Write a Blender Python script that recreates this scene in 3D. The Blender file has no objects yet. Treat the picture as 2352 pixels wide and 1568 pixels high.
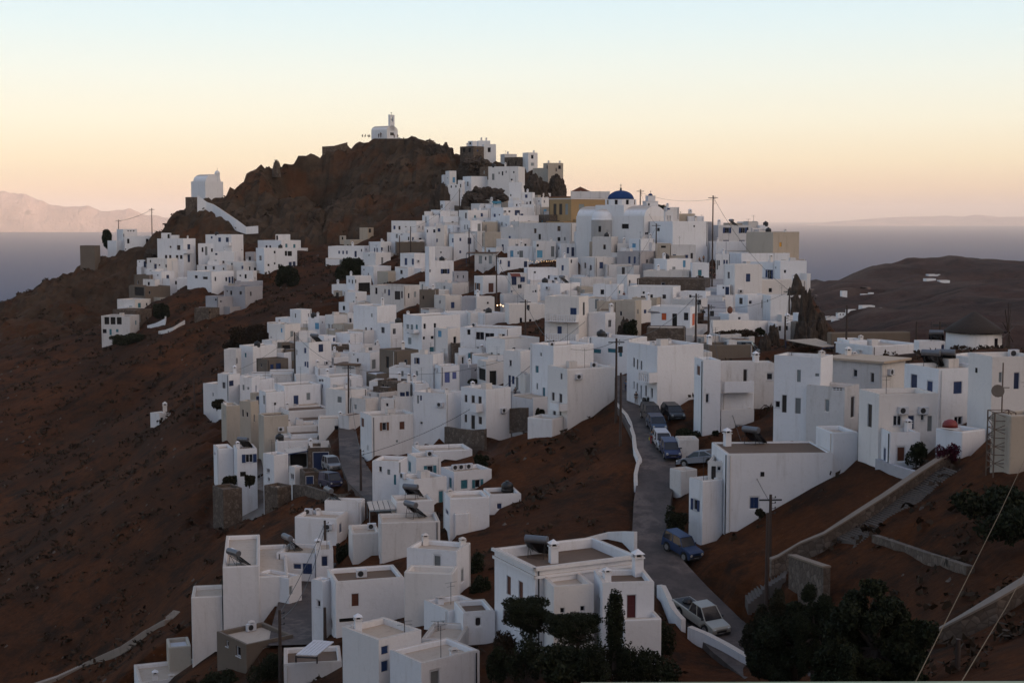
import bpy, bmesh, math, random
import numpy as np
from mathutils import Vector, noise
random.seed(7)
sc = bpy.context.scene
COL = sc.collection
# ------------------------------------------------------------------ camera model (photo space: 2352 x 1568)
F = 3231.0; CX = 1176.0; CY = 784.0; EYE = 500.0
PITCH = math.atan((CY-EYE)/F)
cp, sp = math.cos(PITCH), math.sin(PITCH)
def ray(x, y):
    X = x-CX; Z = CY-y
    return X/(F*cp+Z*sp), (-F*sp+Z*cp)/(F*cp+Z*sp)      # x/Y and z/Y
def proj(x, y, z):
    fw = y*cp - z*sp; up = y*sp + z*cp
    return CX+F*x/fw, CY-F*up/fw
def at(x, y, D):
    u, v = ray(x, y); return Vector((u*D, D, v*D))
# survey of the ground: picture column, picture row, distance in metres
SURVEY = [(0,700,430),(100,640,440),(200,605,440),(300,580,440),(390,560,430),(560,560,430),(700,560,430),(800,560,420),(900,540,410),
(390,530,440),(430,455,450),(450,520,440),(500,450,455),(585,385,472),(700,350,482),(800,322,490),(880,320,490),(950,342,485),(1040,352,472),(1060,362,465),(1200,388,450),
(1290,422,440),(1300,440,435),(600,480,450),(700,450,460),(800,450,460),(900,450,450),(1000,440,440),(1050,420,440),(1100,480,405),(1200,460,400),
(1200,520,375),(1100,560,350),(900,560,390),(1350,600,310),(1450,600,300),(1620,600,300),(1830,600,290),(1850,640,270),(700,700,330),(620,760,300),
(520,850,270),(460,910,255),(640,660,370),(900,700,300),(1200,700,270),(1400,700,250),(1600,700,240),(1860,740,232),(900,800,255),(1200,800,225),
(1400,790,205),(1600,790,190),(1900,800,180),(2300,800,165),(700,900,235),(900,900,215),(1200,900,190),(1400,900,170),(500,1000,215),(700,1000,205),
(900,1000,185),(1100,990,175),(1400,970,160),(1600,950,155),(500,1150,185),(700,1150,170),(900,1100,160),(1100,1150,148),(1300,1100,145),(1460,1050,140),
(500,1300,155),(700,1300,140),(900,1300,125),(1100,1250,126),(1300,1250,120),(1550,1280,116),(400,1480,130),(600,1480,115),(900,1480,98),(1200,1500,94),
(1400,1500,94),(1650,1450,103),(1750,1540,96),(0,1568,165),(0,1100,280),(0,800,390),(250,1568,150),(250,1100,250),(250,800,360),(400,1300,172),
(300,950,300),(1600,1000,146),(1750,990,138),(1600,1240,122),(1900,1090,120),(2000,1060,118),(2300,1000,110),(2350,1010,105),(2100,1250,98),
(2350,1250,84),(2350,1568,56),(2000,1568,74),(2200,1400,76),(1800,1400,98),(520,437,457),(545,415,462),(565,398,468),(605,382,474),(625,377,475),(650,372,477),(680,360,480),(725,345,484),(760,336,486),(785,327,488),(840,320,490),(915,322,489),(925,330,488),(980,345,479),(1000,332,476),(1030,332,474),(1050,350,470),(1090,352,467),(1150,368,460),(1240,385,452),(350,700,380),(1500,480,320),(1100,350,470),(0,1300,215)]
SV = np.array(SURVEY, float); SV[:,2] = np.log(SV[:,2])
def rbf_fit(P, v, lam):
    n = len(P); d = np.sqrt(((P[:,None]-P[None])**2).sum(-1))
    A = np.zeros((n+3, n+3)); A[:n,:n] = -d - lam*np.eye(n)*-1
    A[:n,:n] = -d + lam*np.eye(n); A[:n,n] = 1; A[:n,n+1:] = P; A[n,:n] = 1; A[n+1:,:n] = P.T
    return np.linalg.solve(A, np.concatenate([v, np.zeros(3)]))
def rbf_eval(P, w, Q):
    out = np.empty(len(Q)); n = len(P)
    for i in range(0, len(Q), 20000):
        q = Q[i:i+20000]; d = np.sqrt(((q[:,None]-P[None])**2).sum(-1))
        out[i:i+20000] = -d@w[:n] + w[n] + q@w[n+1:]
    return out
_P = SV[:,:2]/100; _w = rbf_fit(_P, SV[:,2], 0.02)
def DIST(x, y): return float(np.exp(rbf_eval(_P, _w, np.array([[x/100, y/100]]))[0]))
TILES = dict(A=(400,800,2.614),B=(1400,400,2.614),C=(1700,600,3.485),E=(2150,650,3.485),F=(2700,750,2.987),G=(1350,900,3.485),H=(1900,1000,3.485),
 I=(2450,1050,3.485),J=(850,1250,3.485),K=(1400,1300,3.485),L=(1950,1300,3.485),M=(800,1650,3.485),N=(1350,1650,2.614),O=(700,450,2.614),P=(2450,1350,3.485),
 Q=(3000,1200,3.485),R=(3496,1200,3.485),S=(2700,1600,2.614),T=(3296,1550,2.614),U=(600,2131,2.614),V=(1200,2000,2.614),W=(1900,2100,2.614),
 X=(2600,2050,2.614),Y=(1000,2331,2.613),Z=(3196,2050,2.302),o=(0,0,1.0),d=(0,0,0.574219))
def T(t, x, y):
    a, b, s = TILES[t]; return (a+x/s)*0.574219, (b+y/s)*0.574219
def at_t(t, x, y, D=None):
    X, Y = T(t, x, y); return at(X, Y, D or DIST(X, Y))
# ------------------------------------------------------------------ object helpers
def setp(o, label=None, cat=None, group=None, kind=None):
    for k, v in (('label',label),('category',cat),('group',group),('kind',kind)):
        if v: o[k] = v
    return o
def root(name, loc, label, cat, group=None):
    o = bpy.data.objects.new(name, None); o.empty_display_size = .3; COL.objects.link(o); o.location = loc
    return setp(o, label, cat, group)
class MB:
    def __init__(s): s.v = []; s.f = []; s.m = []
    def quad(s, a, b, c, d, m=0):
        n = len(s.v); s.v += [tuple(a),tuple(b),tuple(c),tuple(d)]; s.f.append((n,n+1,n+2,n+3)); s.m.append(m)
    def poly(s, pts, m=0):
        n = len(s.v); s.v += [tuple(p) for p in pts]; s.f.append(tuple(range(n, n+len(pts)))); s.m.append(m)
    def box(s, o, a, b, c, m=0):               # origin corner + three edge vectors
        o, a, b, c = Vector(o), Vector(a), Vector(b), Vector(c)
        if a.cross(b).dot(c) < 0: a, b = b, a
        p = [o, o+a, o+a+b, o+b, o+c, o+a+c, o+a+b+c, o+b+c]; n = len(s.v); s.v += [tuple(q) for q in p]
        for q in ((0,3,2,1),(4,5,6,7),(0,1,5,4),(1,2,6,5),(2,3,7,6),(3,0,4,7)): s.f.append(tuple(n+i for i in q)); s.m.append(m)
    def cbox(s, c, sx, sy, sz, rz=0, m=0):      # centred in plan, base at c.z
        ca, sa = math.cos(rz), math.sin(rz); a = Vector((ca*sx, sa*sx, 0)); b = Vector((-sa*sy, ca*sy, 0))
        s.box(Vector(c)-a/2-b/2, a, b, Vector((0,0,sz)), m)
    def tube(s, p0, p1, r0, r1=None, n=8, m=0, cap=True):
        p0, p1 = Vector(p0), Vector(p1); r1 = r0 if r1 is None else r1; d = (p1-p0).normalized()
        u = d.orthogonal().normalized(); w = d.cross(u); k = len(s.v)
        for p, r in ((p0, r0), (p1, r1)):
            for i in range(n):
                t = 2*math.pi*i/n; s.v.append(tuple(p+(u*math.cos(t)+w*math.sin(t))*r))
        for i in range(n):
            j = (i+1) % n; s.f.append((k+i, k+j, k+n+j, k+n+i)); s.m.append(m)
        if cap:
            s.f.append(tuple(k+n-1-i for i in range(n))); s.m.append(m); s.f.append(tuple(k+n+i for i in range(n))); s.m.append(m)
    def lathe(s, c, prof, n=16, m=0, axis=None):
        c = Vector(c); k = len(s.v)
        for r, z in prof:
            for i in range(n):
                t = 2*math.pi*i/n; s.v.append((c.x+r*math.cos(t), c.y+r*math.sin(t), c.z+z))
        for j in range(len(prof)-1):
            for i in range(n):
                i2 = (i+1) % n; s.f.append((k+j*n+i, k+j*n+i2, k+(j+1)*n+i2, k+(j+1)*n+i)); s.m.append(m)
        s.f.append(tuple(k+n-1-i for i in range(n))); s.m.append(m); s.f.append(tuple(k+(len(prof)-1)*n+i for i in range(n))); s.m.append(m)
    def path(s, pts, r, n=6, m=0):
        for a, b in zip(pts, pts[1:]): s.tube(a, b, r, n=n, m=m, cap=False)
    def build(s, name, mats, parent=None, smooth=False, bevel=0, org=None):
        me = bpy.data.meshes.new(name); o0 = Vector(org) if org is not None else Vector((0,0,0))
        me.from_pydata([tuple(Vector(v)-o0) for v in s.v], [], s.f); mats = mats if isinstance(mats, (list, tuple)) else [mats]
        for mt in mats: me.materials.append(mt)
        me.polygons.foreach_set('material_index', s.m)
        if smooth: me.polygons.foreach_set('use_smooth', [True]*len(me.polygons))
        me.update(); o = bpy.data.objects.new(name, me); COL.objects.link(o)
        if parent is not None: o.parent = parent
        elif org is not None: o.location = o0
        if bevel:
            b = o.modifiers.new('soft_edges', 'BEVEL'); b.width = bevel; b.segments = 2; b.limit_method = 'ANGLE'; b.angle_limit = math.radians(50)
        return o
# ------------------------------------------------------------------ materials
def nt(name):
    m = bpy.data.materials.new(name); m.use_nodes = True; t = m.node_tree; b = t.nodes['Principled BSDF']; return m, t, b
def N(t, typ, **kw):
    n = t.nodes.new(typ)
    for k, v in kw.items(): setattr(n, k, v)
    return n
def noise_tex(t, scale, detail=5, rough=.6, vec=None):
    n = N(t, 'ShaderNodeTexNoise'); n.inputs['Scale'].default_value = scale; n.inputs['Detail'].default_value = detail; n.inputs['Roughness'].default_value = rough
    if vec: t.links.new(vec, n.inputs['Vector'])
    return n.outputs['Fac']
def pos(t): return N(t, 'ShaderNodeNewGeometry').outputs['Position']
def mapped(t, v, sx, sy, sz):
    n = N(t, 'ShaderNodeMapping'); n.inputs['Scale'].default_value = (sx, sy, sz); t.links.new(v, n.inputs['Vector']); return n.outputs['Vector']
def ramp(t, fac, stops):
    n = N(t, 'ShaderNodeValToRGB'); r = n.color_ramp
    while len(r.elements) < len(stops): r.elements.new(.5)
    for e, (p, c) in zip(r.elements, stops): e.position = p; e.color = (*c, 1) if len(c) == 3 else c
    t.links.new(fac, n.inputs['Fac']); return n.outputs['Color']
def mix(t, fac, a, b, mode='MIX'):
    n = N(t, 'ShaderNodeMix', data_type='RGBA', blend_type=mode)
    if isinstance(fac, (int, float)): n.inputs[0].default_value = fac
    else: t.links.new(fac, n.inputs[0])
    for i, c in ((6, a), (7, b)):
        if isinstance(c, tuple): n.inputs[i].default_value = (*c, 1)
        else: t.links.new(c, n.inputs[i])
    return n.outputs[2]
def bump(t, b, h, strength, dist):
    n = N(t, 'ShaderNodeBump'); n.inputs['Strength'].default_value = strength; n.inputs['Distance'].default_value = dist
    t.links.new(h, n.inputs['Height']); t.links.new(n.outputs['Normal'], b.inputs['Normal'])
def plaster(name, c1, c2, stain, amt=.5, top=None):
    m, t, b = nt(name); p = pos(t)
    big = noise_tex(t, .35, 4, .6, p); streak = noise_tex(t, 1.0, 5, .65, mapped(t, p, 1.6, 1.6, .22)); fine = noise_tex(t, 3.0, 6, .7, p)
    base = mix(t, big, c1, c2)
    oi = N(t, 'ShaderNodeObjectInfo').outputs['Random']
    base = mix(t, ramp(t, oi, [(0,(0,0,0)),(.55,(.12,.12,.12)),(.8,(.45,.45,.45)),(1,(.85,.85,.85))]), base, (c2[0]*.90, c2[1]*.83, c2[2]*.75))
    s1 = mix(t, ramp(t, streak, [(.54,(0,0,0)),(.85,(amt*.8,amt*.8,amt*.8))]), base, stain)
    s2 = mix(t, ramp(t, fine, [(.55,(0,0,0)),(.8,(amt*.5,)*3)]), s1, stain)
    if top:
        sn = N(t, 'ShaderNodeSeparateXYZ'); t.links.new(N(t, 'ShaderNodeNewGeometry').outputs['True Normal'], sn.inputs[0])
        s2 = mix(t, ramp(t, sn.outputs['Z'], [(.75,(0,0,0)),(.9,(.85,.85,.85))]), s2, mix(t, fine, top, tuple(x*.6 for x in top)))
    t.links.new(s2, b.inputs['Base Color']); b.inputs['Roughness'].default_value = .85; b.inputs['Specular IOR Level'].default_value = .2
    bump(t, b, noise_tex(t, 2.2, 6, .6, p), .35, .08)
    return m
def simple(name, c, rough=.6, metal=0, var=.15, sc_=4):
    m, t, b = nt(name); f = noise_tex(t, sc_, 4, .6, pos(t))
    t.links.new(mix(t, f, tuple(x*(1-var) for x in c), tuple(min(1, x*(1+var)) for x in c)), b.inputs['Base Color'])
    b.inputs['Roughness'].default_value = rough; b.inputs['Metallic'].default_value = metal; return m
def stonemat(name, c1, c2, c3, scale=2.2):
    m, t, b = nt(name); p = pos(t)
    v = N(t, 'ShaderNodeTexVoronoi'); v.inputs['Scale'].default_value = scale; t.links.new(p, v.inputs['Vector'])
    v2 = N(t, 'ShaderNodeTexVoronoi', feature='DISTANCE_TO_EDGE'); v2.inputs['Scale'].default_value = scale; t.links.new(p, v2.inputs['Vector'])
    sep = N(t, 'ShaderNodeSeparateColor'); t.links.new(v.outputs['Color'], sep.inputs[0])
    c = ramp(t, sep.outputs[0], [(0, c1), (.5, c2), (1, c3)])
    c = mix(t, ramp(t, v2.outputs['Distance'], [(0,(1,1,1)),(.09,(0,0,0))]), c, tuple(x*.45 for x in c1))
    c = mix(t, noise_tex(t, .6, 5, .6, p), c, c2)
    t.links.new(c, b.inputs['Base Color']); b.inputs['Roughness'].default_value = .95
    bump(t, b, v2.outputs['Distance'], .8, .1); return m
WALL = {
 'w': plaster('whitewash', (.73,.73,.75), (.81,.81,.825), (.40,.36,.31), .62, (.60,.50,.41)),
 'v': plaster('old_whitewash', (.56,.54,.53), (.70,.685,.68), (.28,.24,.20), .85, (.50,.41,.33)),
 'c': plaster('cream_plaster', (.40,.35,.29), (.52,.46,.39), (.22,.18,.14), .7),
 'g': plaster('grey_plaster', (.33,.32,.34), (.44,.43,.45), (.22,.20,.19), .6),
 'b': plaster('brown_plaster', (.13,.105,.085), (.19,.155,.125), (.08,.06,.05), .6),
 'y': plaster('ochre_plaster', (.34,.23,.12), (.40,.28,.15), (.28,.20,.12), .5),
 's': stonemat('rubble_stone', (.060,.042,.030), (.11,.080,.060), (.20,.16,.13)),
 'r': simple('red_brick', (.24,.075,.04), .9, 0, .3, 6),
}
ROOF = {
 't': plaster('tan_roof', (.40,.32,.255), (.52,.43,.35), (.22,.16,.12), .7),
 'k': plaster('brown_roof', (.125,.080,.055), (.18,.125,.09), (.06,.04,.03), .6),
 'w': plaster('white_roof', (.52,.51,.53), (.62,.61,.63), (.35,.31,.28), .6),
}
PAINT = dict(b=(.009,.033,.115), B=(.006,.020,.072), t=(.03,.16,.21), a=(.10,.30,.48), r=(.11,.035,.018), R=(.075,.01,.013), g=(.22,.25,.26), G=(.17,.18,.18),
 D=(.018,.012,.012), l=(.12,.15,.36), x=(.55,.10,.02), X=(.55,.10,.02), q=(.15,.06,.025), A=(.13,.38,.55), z=(.60,.30,.03))
PM = {k: simple('paint_'+n, PAINT[k], .55) for k, n in dict(b='blue',B='deep_blue',t='teal',a='sky_blue',r='brown',R='dark_red',g='pale_grey',G='grey',D='dark_wood',l='lilac',x='orange',q='light_brown',A='turquoise',z='yellow').items()}
PM['X'] = PM['x']; PM['o'] = PM['b']; PM['p'] = PM['t']
GLASS = simple('window_glass', (.012,.013,.018), .12, 0, .3, .7)
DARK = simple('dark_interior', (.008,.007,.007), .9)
FRAME = simple('white_paint', (.55,.55,.57), .6)
METAL = simple('galvanised_steel', (.16,.16,.17), .45, .6)
DARKMETAL = simple('dark_metal', (.03,.03,.032), .5, .4)
BLACKP = simple('black_plastic', (.012,.012,.013), .45)
WOOD = simple('pole_wood', (.055,.036,.028), .9)
WHITE = WALL['w']
# ------------------------------------------------------------------ houses
FARB = []; CAND = []; BASES = []; FOOT = []; HOUSES = []
def face_cells(mb, C, d, nrm, L, z0, z1, ops, rec=.17):
    ops = [o for o in ops if o[1]-o[0] > .05 and o[3]-o[2] > .05]
    xs = sorted({0, L, *[v for o in ops for v in (o[0], o[1])]}); zs = sorted({z0, z1, *[v for o in ops for v in (o[2], o[3])]})
    P = lambda t, z, k=0: (C.x+d.x*t-nrm.x*k, C.y+d.y*t-nrm.y*k, z)
    fl = d.x*nrm.y-d.y*nrm.x > 0
    def q(a, b, c, e):
        mb.quad(*( (a,e,c,b) if fl else (a,b,c,e) ))
    for a, b in zip(xs, xs[1:]):
        for c, e in zip(zs, zs[1:]):
            mx, mz = (a+b)/2, (c+e)/2
            if any(o[0] < mx < o[1] and o[2] < mz < o[3] for o in ops): continue
            q(P(a,c), P(b,c), P(b,e), P(a,e))
    for a, b, c, e in ops:
        q(P(a,c,rec), P(a,c), P(a,e), P(a,e,rec)); q(P(b,c), P(b,c,rec), P(b,e,rec), P(b,e))
        q(P(a,c,rec), P(b,c,rec), P(b,c), P(a,c)); q(P(a,e), P(b,e), P(b,e,rec), P(a,e,rec))
def opening(R, org, C, d, nrm, t0, t1, a, b, code, D):
    g = lambda t, z, k: Vector((C.x+d.x*t-nrm.x*k, C.y+d.y*t-nrm.y*k, z))
    up = Vector((0,0,1)); w, h = t1-t0, b-a
    def slab(mb, x0, x1, z0, z1, k0, k1, m=0): mb.box(g(x0, z0, k1), d*(x1-x0), nrm*(k1-k0), up*(z1-z0), m)
    if code == 'n' :
        mb = MB(); mb.quad(g(t0,a,.19), g(t1,a,.19), g(t1,b,.19), g(t0,b,.19)); mb.build('doorway' if h > 1.6 else 'opening', DARK, R, org=org); return  # near-black panel stands in for the shade inside the opening
    if code == 'v':
        mb = MB(); slab(mb, t0, t1, a, b, .12, .16)
        o = mb.build('vent', DARK, R, org=org); mb = MB(); n = max(3, int(w/.35))
        for i in range(n+1): x = t0+(w-.06)*i/n; slab(mb, x, x+.06, a, b, .03, .08)
        slab(mb, t0, t1, (a+b)/2-.03, (a+b)/2+.03, .02, .07); mb.build('vent_block', WHITE, o); 
        bpy.data.objects[o.name].children[0].location = -org
        return
    door = code in 'BDRGAX'
    if code in 'kopq':
        mb = MB(); f = min(.07, w*.13) if D < 200 else .03; 
        slab(mb, t0, t0+f, a, b, .08, .15); slab(mb, t1-f, t1, a, b, .08, .15); slab(mb, t0+f, t1-f, a, a+f, .08, .15); slab(mb, t0+f, t1-f, b-f, b, .08, .15)
        if w > .75 and D < 330: slab(mb, (t0+t1)/2-f/2, (t0+t1)/2+f/2, a+f, b-f, .09, .15)
        if D < 200: slab(mb, t0-.08, t1+.08, a-.07, a, -.06, .0)
        o = mb.build('window', FRAME, R, org=org)
        mb = MB(); mb.quad(g(t0+f,a+f,.14), g(t1-f,a+f,.14), g(t1-f,b-f,.14), g(t0+f,b-f,.14)); mb.build('pane', GLASS, o, org=org)
        if code in 'opq':
            for s in (-1, 1):
                mb = MB(); x0 = t0-w*.5 if s < 0 else t1+.01; slab(mb, x0, x0+w*.5-.01, a, b, -.06, -.015)
                if D < 260:
                    for i in range(int(h/.14)): slab(mb, x0+.05, x0+w*.5-.06, a+.05+i*.14, a+.10+i*.14, -.075, -.06)
                mb.build('shutter', PM[code], o, org=org)
        return
    mb = MB(); k = .10
    if w > .8 and D < 330:
        slab(mb, t0, (t0+t1)/2-.012, a, b, k, k+.05); slab(mb, (t0+t1)/2+.012, t1, a, b, k, k+.05)
    else: slab(mb, t0, t1, a, b, k, k+.05)
    if D < 260 and not door:
        for i in range(int(h/.16)): slab(mb, t0+.05, t1-.05, a+.05+i*.16, a+.11+i*.16, k-.015, k)
    if D < 260 and door: slab(mb, t0+.1, t1-.1, a+h*.5, a+h*.5+.06, k-.015, k)
    o = mb.build('door' if door else 'shutter', PM[code], R, org=org)
    if D < 230 and w > .5:
        mb = MB(); slab(mb, t0-.02, t0+.05, a, b, .02, k); slab(mb, t1-.05, t1+.02, a, b, .02, k); slab(mb, t0+.05, t1-.05, b-.06, b+.02, .02, k)
        mb.build('frame', FRAME, o, org=org)
def chimney(R, org, p, h, D, pot=False):
    mb = MB(); w = max(.45, min(.75, h*.35)); p = Vector(p)
    mb.cbox(p+Vector((0,0,-.15)), w, w, h*.72+.15, .3); mb.cbox(p+Vector((0,0,h*.72)), w*1.25, w*1.25, h*.05, .3)
    n = 4
    for i in range(4):
        a = .3+math.pi/4+i*math.pi/2; mb.cbox(p+Vector((math.cos(a)*w*.55, math.sin(a)*w*.55, h*.77)), w*.16, w*.16, h*.12, .3)
    mb.cbox(p+Vector((0,0,h*.77)), w*.5, w*.5, h*.12, .3, 1)
    z = h*.89; q = [p+Vector((math.cos(.3+math.pi/4+i*math.pi/2)*w*.9, math.sin(.3+math.pi/4+i*math.pi/2)*w*.9, z)) for i in range(4)]
    top = p+Vector((0,0,h*1.08))
    for i in range(4): mb.poly([q[i], q[(i+1) % 4], top])
    mb.poly(q[::-1]); mb.build('chimney', [WHITE, DARK], R, org=org)
def ac_unit(R, org, p, nrm):
    mb = MB(); d = Vector((-nrm.y, nrm.x, 0)); up = Vector((0,0,1)); o = Vector(p)-d*.42-nrm*.0
    mb.box(o+up*.04, d*.84, nrm*.34, up*.6); c = o+d*.32+nrm*.345+up*.34
    k = len(mb.v); 
    for i in range(12):
        t = i*math.pi/6; mb.v.append(tuple(c+(d*math.cos(t)+up*math.sin(t))*.24))
    mb.f.append(tuple(range(k, k+12))); mb.m.append(1); 
    mb.box(o+d*.1, d*.06, nrm*.34, up*.04, 1); mb.box(o+d*.68, d*.06, nrm*.34, up*.04, 1)
    mb.build('air_conditioner', [FRAME, DARKMETAL], R, org=org)
def heater(p, label, rz=.5):
    rz = 2.3+.5*math.sin(p[0])
    p = Vector(p); R = root('solar_water_heater', p, label, 'solar heater', 'rooftop solar water heaters')
    ca, sa = math.cos(rz), math.sin(rz); d = Vector((ca, sa, 0)); n = Vector((-sa, ca, 0)); up = Vector((0,0,1)); O = Vector((0,0,0))
    mb = MB()
    for s in (-.6, .6):
        mb.tube(n*.5+d*s, n*.3+d*s+up*1.15, .025, n=5); mb.tube(-n*.9+d*s, n*.4+d*s+up*.95, .025, n=5); mb.tube(n*-.2+d*s, n*.35+d*s+up*1.0, .02, n=5)
    mb.tube(n*.5-d*.6, n*.5+d*.6, .02, n=5); mb.build('stand', DARKMETAL, R)
    mb = MB(); mb.tube(n*.35-d*.85+up*1.35, n*.35+d*.85+up*1.35, .29, n=16); mb.build('tank', METAL, R, smooth=False, bevel=.04)
    mb = MB(); q = n*-.95+up*.12; r = (n*1.15+up*.95); mb.box(q-d*.9, d*1.8, r, r.cross(d).normalized()*.08); mb.build('panel', GLASS, R)
def tank(p, label):
    p = Vector(p); R = root('water_tank', p, label, 'water tank', 'black water tanks on roofs')
    mb = MB(); mb.lathe((0,0,0), [(.55,0),(.62,.15),(.62,.35),(.58,.4),(.62,.45),(.62,.8),(.45,1.0),(.2,1.06),(.2,1.14)], 16); mb.build('tank', BLACKP, R, smooth=True)
    mb = MB(); mb.lathe((0,0,1.14), [(.22,0),(.2,.06)], 12); mb.build('lid', BLACKP, R)
def balcony(R, org, C, d, nrm, t0, t1, zt, zb, rail, pr=1.15):
    g = lambda t, z, k: Vector((C.x+d.x*t+nrm.x*k, C.y+d.y*t+nrm.y*k, z)); up = Vector((0,0,1)); h = zt-zb; mb = MB(); th = .14
    mb.box(g(t0, zb, 0), d*(t1-t0), nrm*pr, up*.16); mb.build('balcony', WHITE, R, org=org); o = R.children[-1]
    mb = MB()
    if rail:
        for a, b in ((t0, t1),):
            n = max(3, int((b-a)/.38))
            for i in range(n+1): mb.box(g(a+(b-a-.2)*i/n, zb+.16, pr-.12), d*.2, nrm*.1, up*(h-.3))
        mb.box(g(t0, zt-.14, pr-.16), d*(t1-t0), nrm*.16, up*.14)
    else: mb.box(g(t0, zb+.16, pr-th), d*(t1-t0), nrm*th, up*(h-.16))
    for t in (t0, t1-th): mb.box(g(t, zb+.16, 0), d*th, nrm*(pr-.16), up*(h-.17))
    mb.build('railing', WHITE, R.children[-1] if False else o, org=org)
def house(tile, line):
    f = [s.strip() for s in line.split('|')]; g = f[0].split(); wins = f[1].split(); label = f[2]; items = f[3] if len(f) > 3 else ''
    xl, xc, xr, yt, yb = map(float, g[0].split(',')); opt = dict(o.split('=') if '=' in o else (o, 1) for o in g[1:])
    wc = next((k for k in opt if k in WALL and opt[k] == 1), 'w'); rc = opt.get('r', 't'); s = TILES[tile][2]
    X = lambda x, y: T(tile, x, y)
    (Xc, Yt), (_, Yb) = X(xc, yt), X(xc, yb); (Xl, _), (Xr, _) = X(xl, yt), X(xr, yt)
    D = float(opt['D']) if 'D' in opt else DIST(Xc, Yb)*float(opt.get('k', 1)) if opt.get('k', 1) != 1 or 1 else 0
    if 'z' in opt: D = HOUSES[-1]['D']+float(opt['z'])
    C = at(Xc, Yt, D); zt = C.z; zb = at(Xc, Yb, D).z; sl, sr = Xc-Xl, Xr-Xc; Ym = (Yt+Yb)/2; pxm = F/D
    def run(xe, d):
        u = ray(xe, Ym)[0]; den = d.x-u*d.y
        return (u*C.y-C.x)/den
    if sl < 9/s*1.2 or sr < 9/s*1.2:
        a = math.radians(float(opt.get('a', 9)))
        if sl < sr: dr = Vector((math.cos(a), math.sin(a), 0)); dl = Vector((-math.sin(a), math.cos(a), 0)); Lr = run(Xr, dr); Ll = float(opt.get('d', min(max(.75*Lr, 4), 8)))
        else: dl = Vector((-math.cos(a), math.sin(a), 0)); dr = Vector((math.sin(a), math.cos(a), 0)); Ll = run(Xl, dl); Lr = float(opt.get('d', min(max(.75*Ll, 4), 8)))
    else:
        ph = math.atan2(sr**.85, sl**.85); ph = max(math.radians(10), min(math.radians(80), ph))
        if 'a' in opt: ph = math.radians(float(opt['a']))
        elif D < 800:
            best = None
            for deg in range(8, 89, 2):
                p_ = math.radians(deg); a_ = run(Xl, Vector((-math.cos(p_), math.sin(p_), 0))); b_ = run(Xr, Vector((math.sin(p_), math.cos(p_), 0)))
                if a_ <= 0 or b_ <= 0 or a_ > 60 or b_ > 60: continue
                lo_, hi_ = sorted((a_, b_)) if abs(math.log((sl+1)/(sr+1))) < .5 else ((a_, b_) if sl < sr else (b_, a_))
                tg = max(3.5, min(8, .75*hi_)) if min(sl, sr)/max(sl, sr) < .6 else hi_*.9
                c_ = abs(math.log(lo_/tg))+.5*abs(p_-ph)/.7+.3*max(0, math.log(max(a_, b_)/16))
                if best is None or c_ < best[0]: best = (c_, p_)
            if best: ph = best[1]
        dl = Vector((-math.cos(ph), math.sin(ph), 0)); dr = Vector((math.sin(ph), math.cos(ph), 0))
        Ll, Lr = run(Xl, dl), run(Xr, dr)
        if Ll < 0 or Lr < 0: print('BADHOUSE', tile, line[:40], Ll, Lr)
        mx = max(13, 190/pxm); Ll, Lr = min(abs(Ll), mx*1.3), min(abs(Lr), mx*1.3); Ll = max(Ll, 1.2); Lr = max(Lr, 1.2)
    nl, nr = -dr, -dl           # outward normals of the two seen faces
    ext = (9.0 if D > 160 else 5.0) if D < 800 else 3
    z0 = zb-ext; org = Vector((C.x, C.y, zb)); par = float(opt.get('p', .28 if D > 200 else .4))
    name = opt.get('n', 'house'); cat = {'house':'house','ruin':'ruin','shed':'shed','yard':'walled yard'}[name]
    R = root({'yard':'walled_yard','ruin':'ruined_house'}.get(name, name), org, label, cat, 'houses of the hillside village' if name == 'house' else None)
    R['D_'] = D
    opsL, opsR = [], []; todo = []
    for w in wins:
        x, y, ww, hh, code = w.split(','); x, y, ww, hh = map(float, (x, y, ww, hh)); left = x < xc if abs(xc-xl) > 8 else False
        if abs(xr-xc) <= 8: left = True
        d = dl if left else dr
        iw = ww*.5 if code in 'opq' else ww
        tt = []
        for xx in (x-iw/2, x+iw/2):
            Xp, Yp = X(xx, y); u = ray(Xp, Yp)[0]; tt.append((u*C.y-C.x)/(d.x-u*d.y))
        t0, t1 = sorted(tt); Lf = Ll if left else Lr
        if D > 180: g_ = .07*(t1-t0)+.03; t0 -= g_; t1 += g_; hh *= 1.12
        t0, t1 = max(.12, t0), min(Lf-.12, t1)
        if t1-t0 < .25: t0 = max(.1, min(Lf-.5, (t0+t1)/2-.2)); t1 = t0+.35
        m = (t0+t1)/2; Yd = C.y+d.y*m; Xp, Ya = X(x, y-hh/2); _, Yc = X(x, y+hh/2)
        b = ray(Xp, Ya)[1]*Yd; a = ray(Xp, Yc)[1]*Yd; b = min(b, zt-par-.05) if code != 'v' else min(b, zt-.1); 
        if b-a < .2 or t1 > Lf-.05: continue
        a = max(a, z0+.2)
        O = opsL if left else opsR
        if any(not (t1+.04 < o[0] or t0-.04 > o[1] or b+.04 < o[2] or a-.04 > o[3]) for o in O): continue
        O.append((t0, t1, a, b)); todo.append((left, t0, t1, a, b, code))
    rw = random.Random(int(Xc*3+Yb*17))
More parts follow.
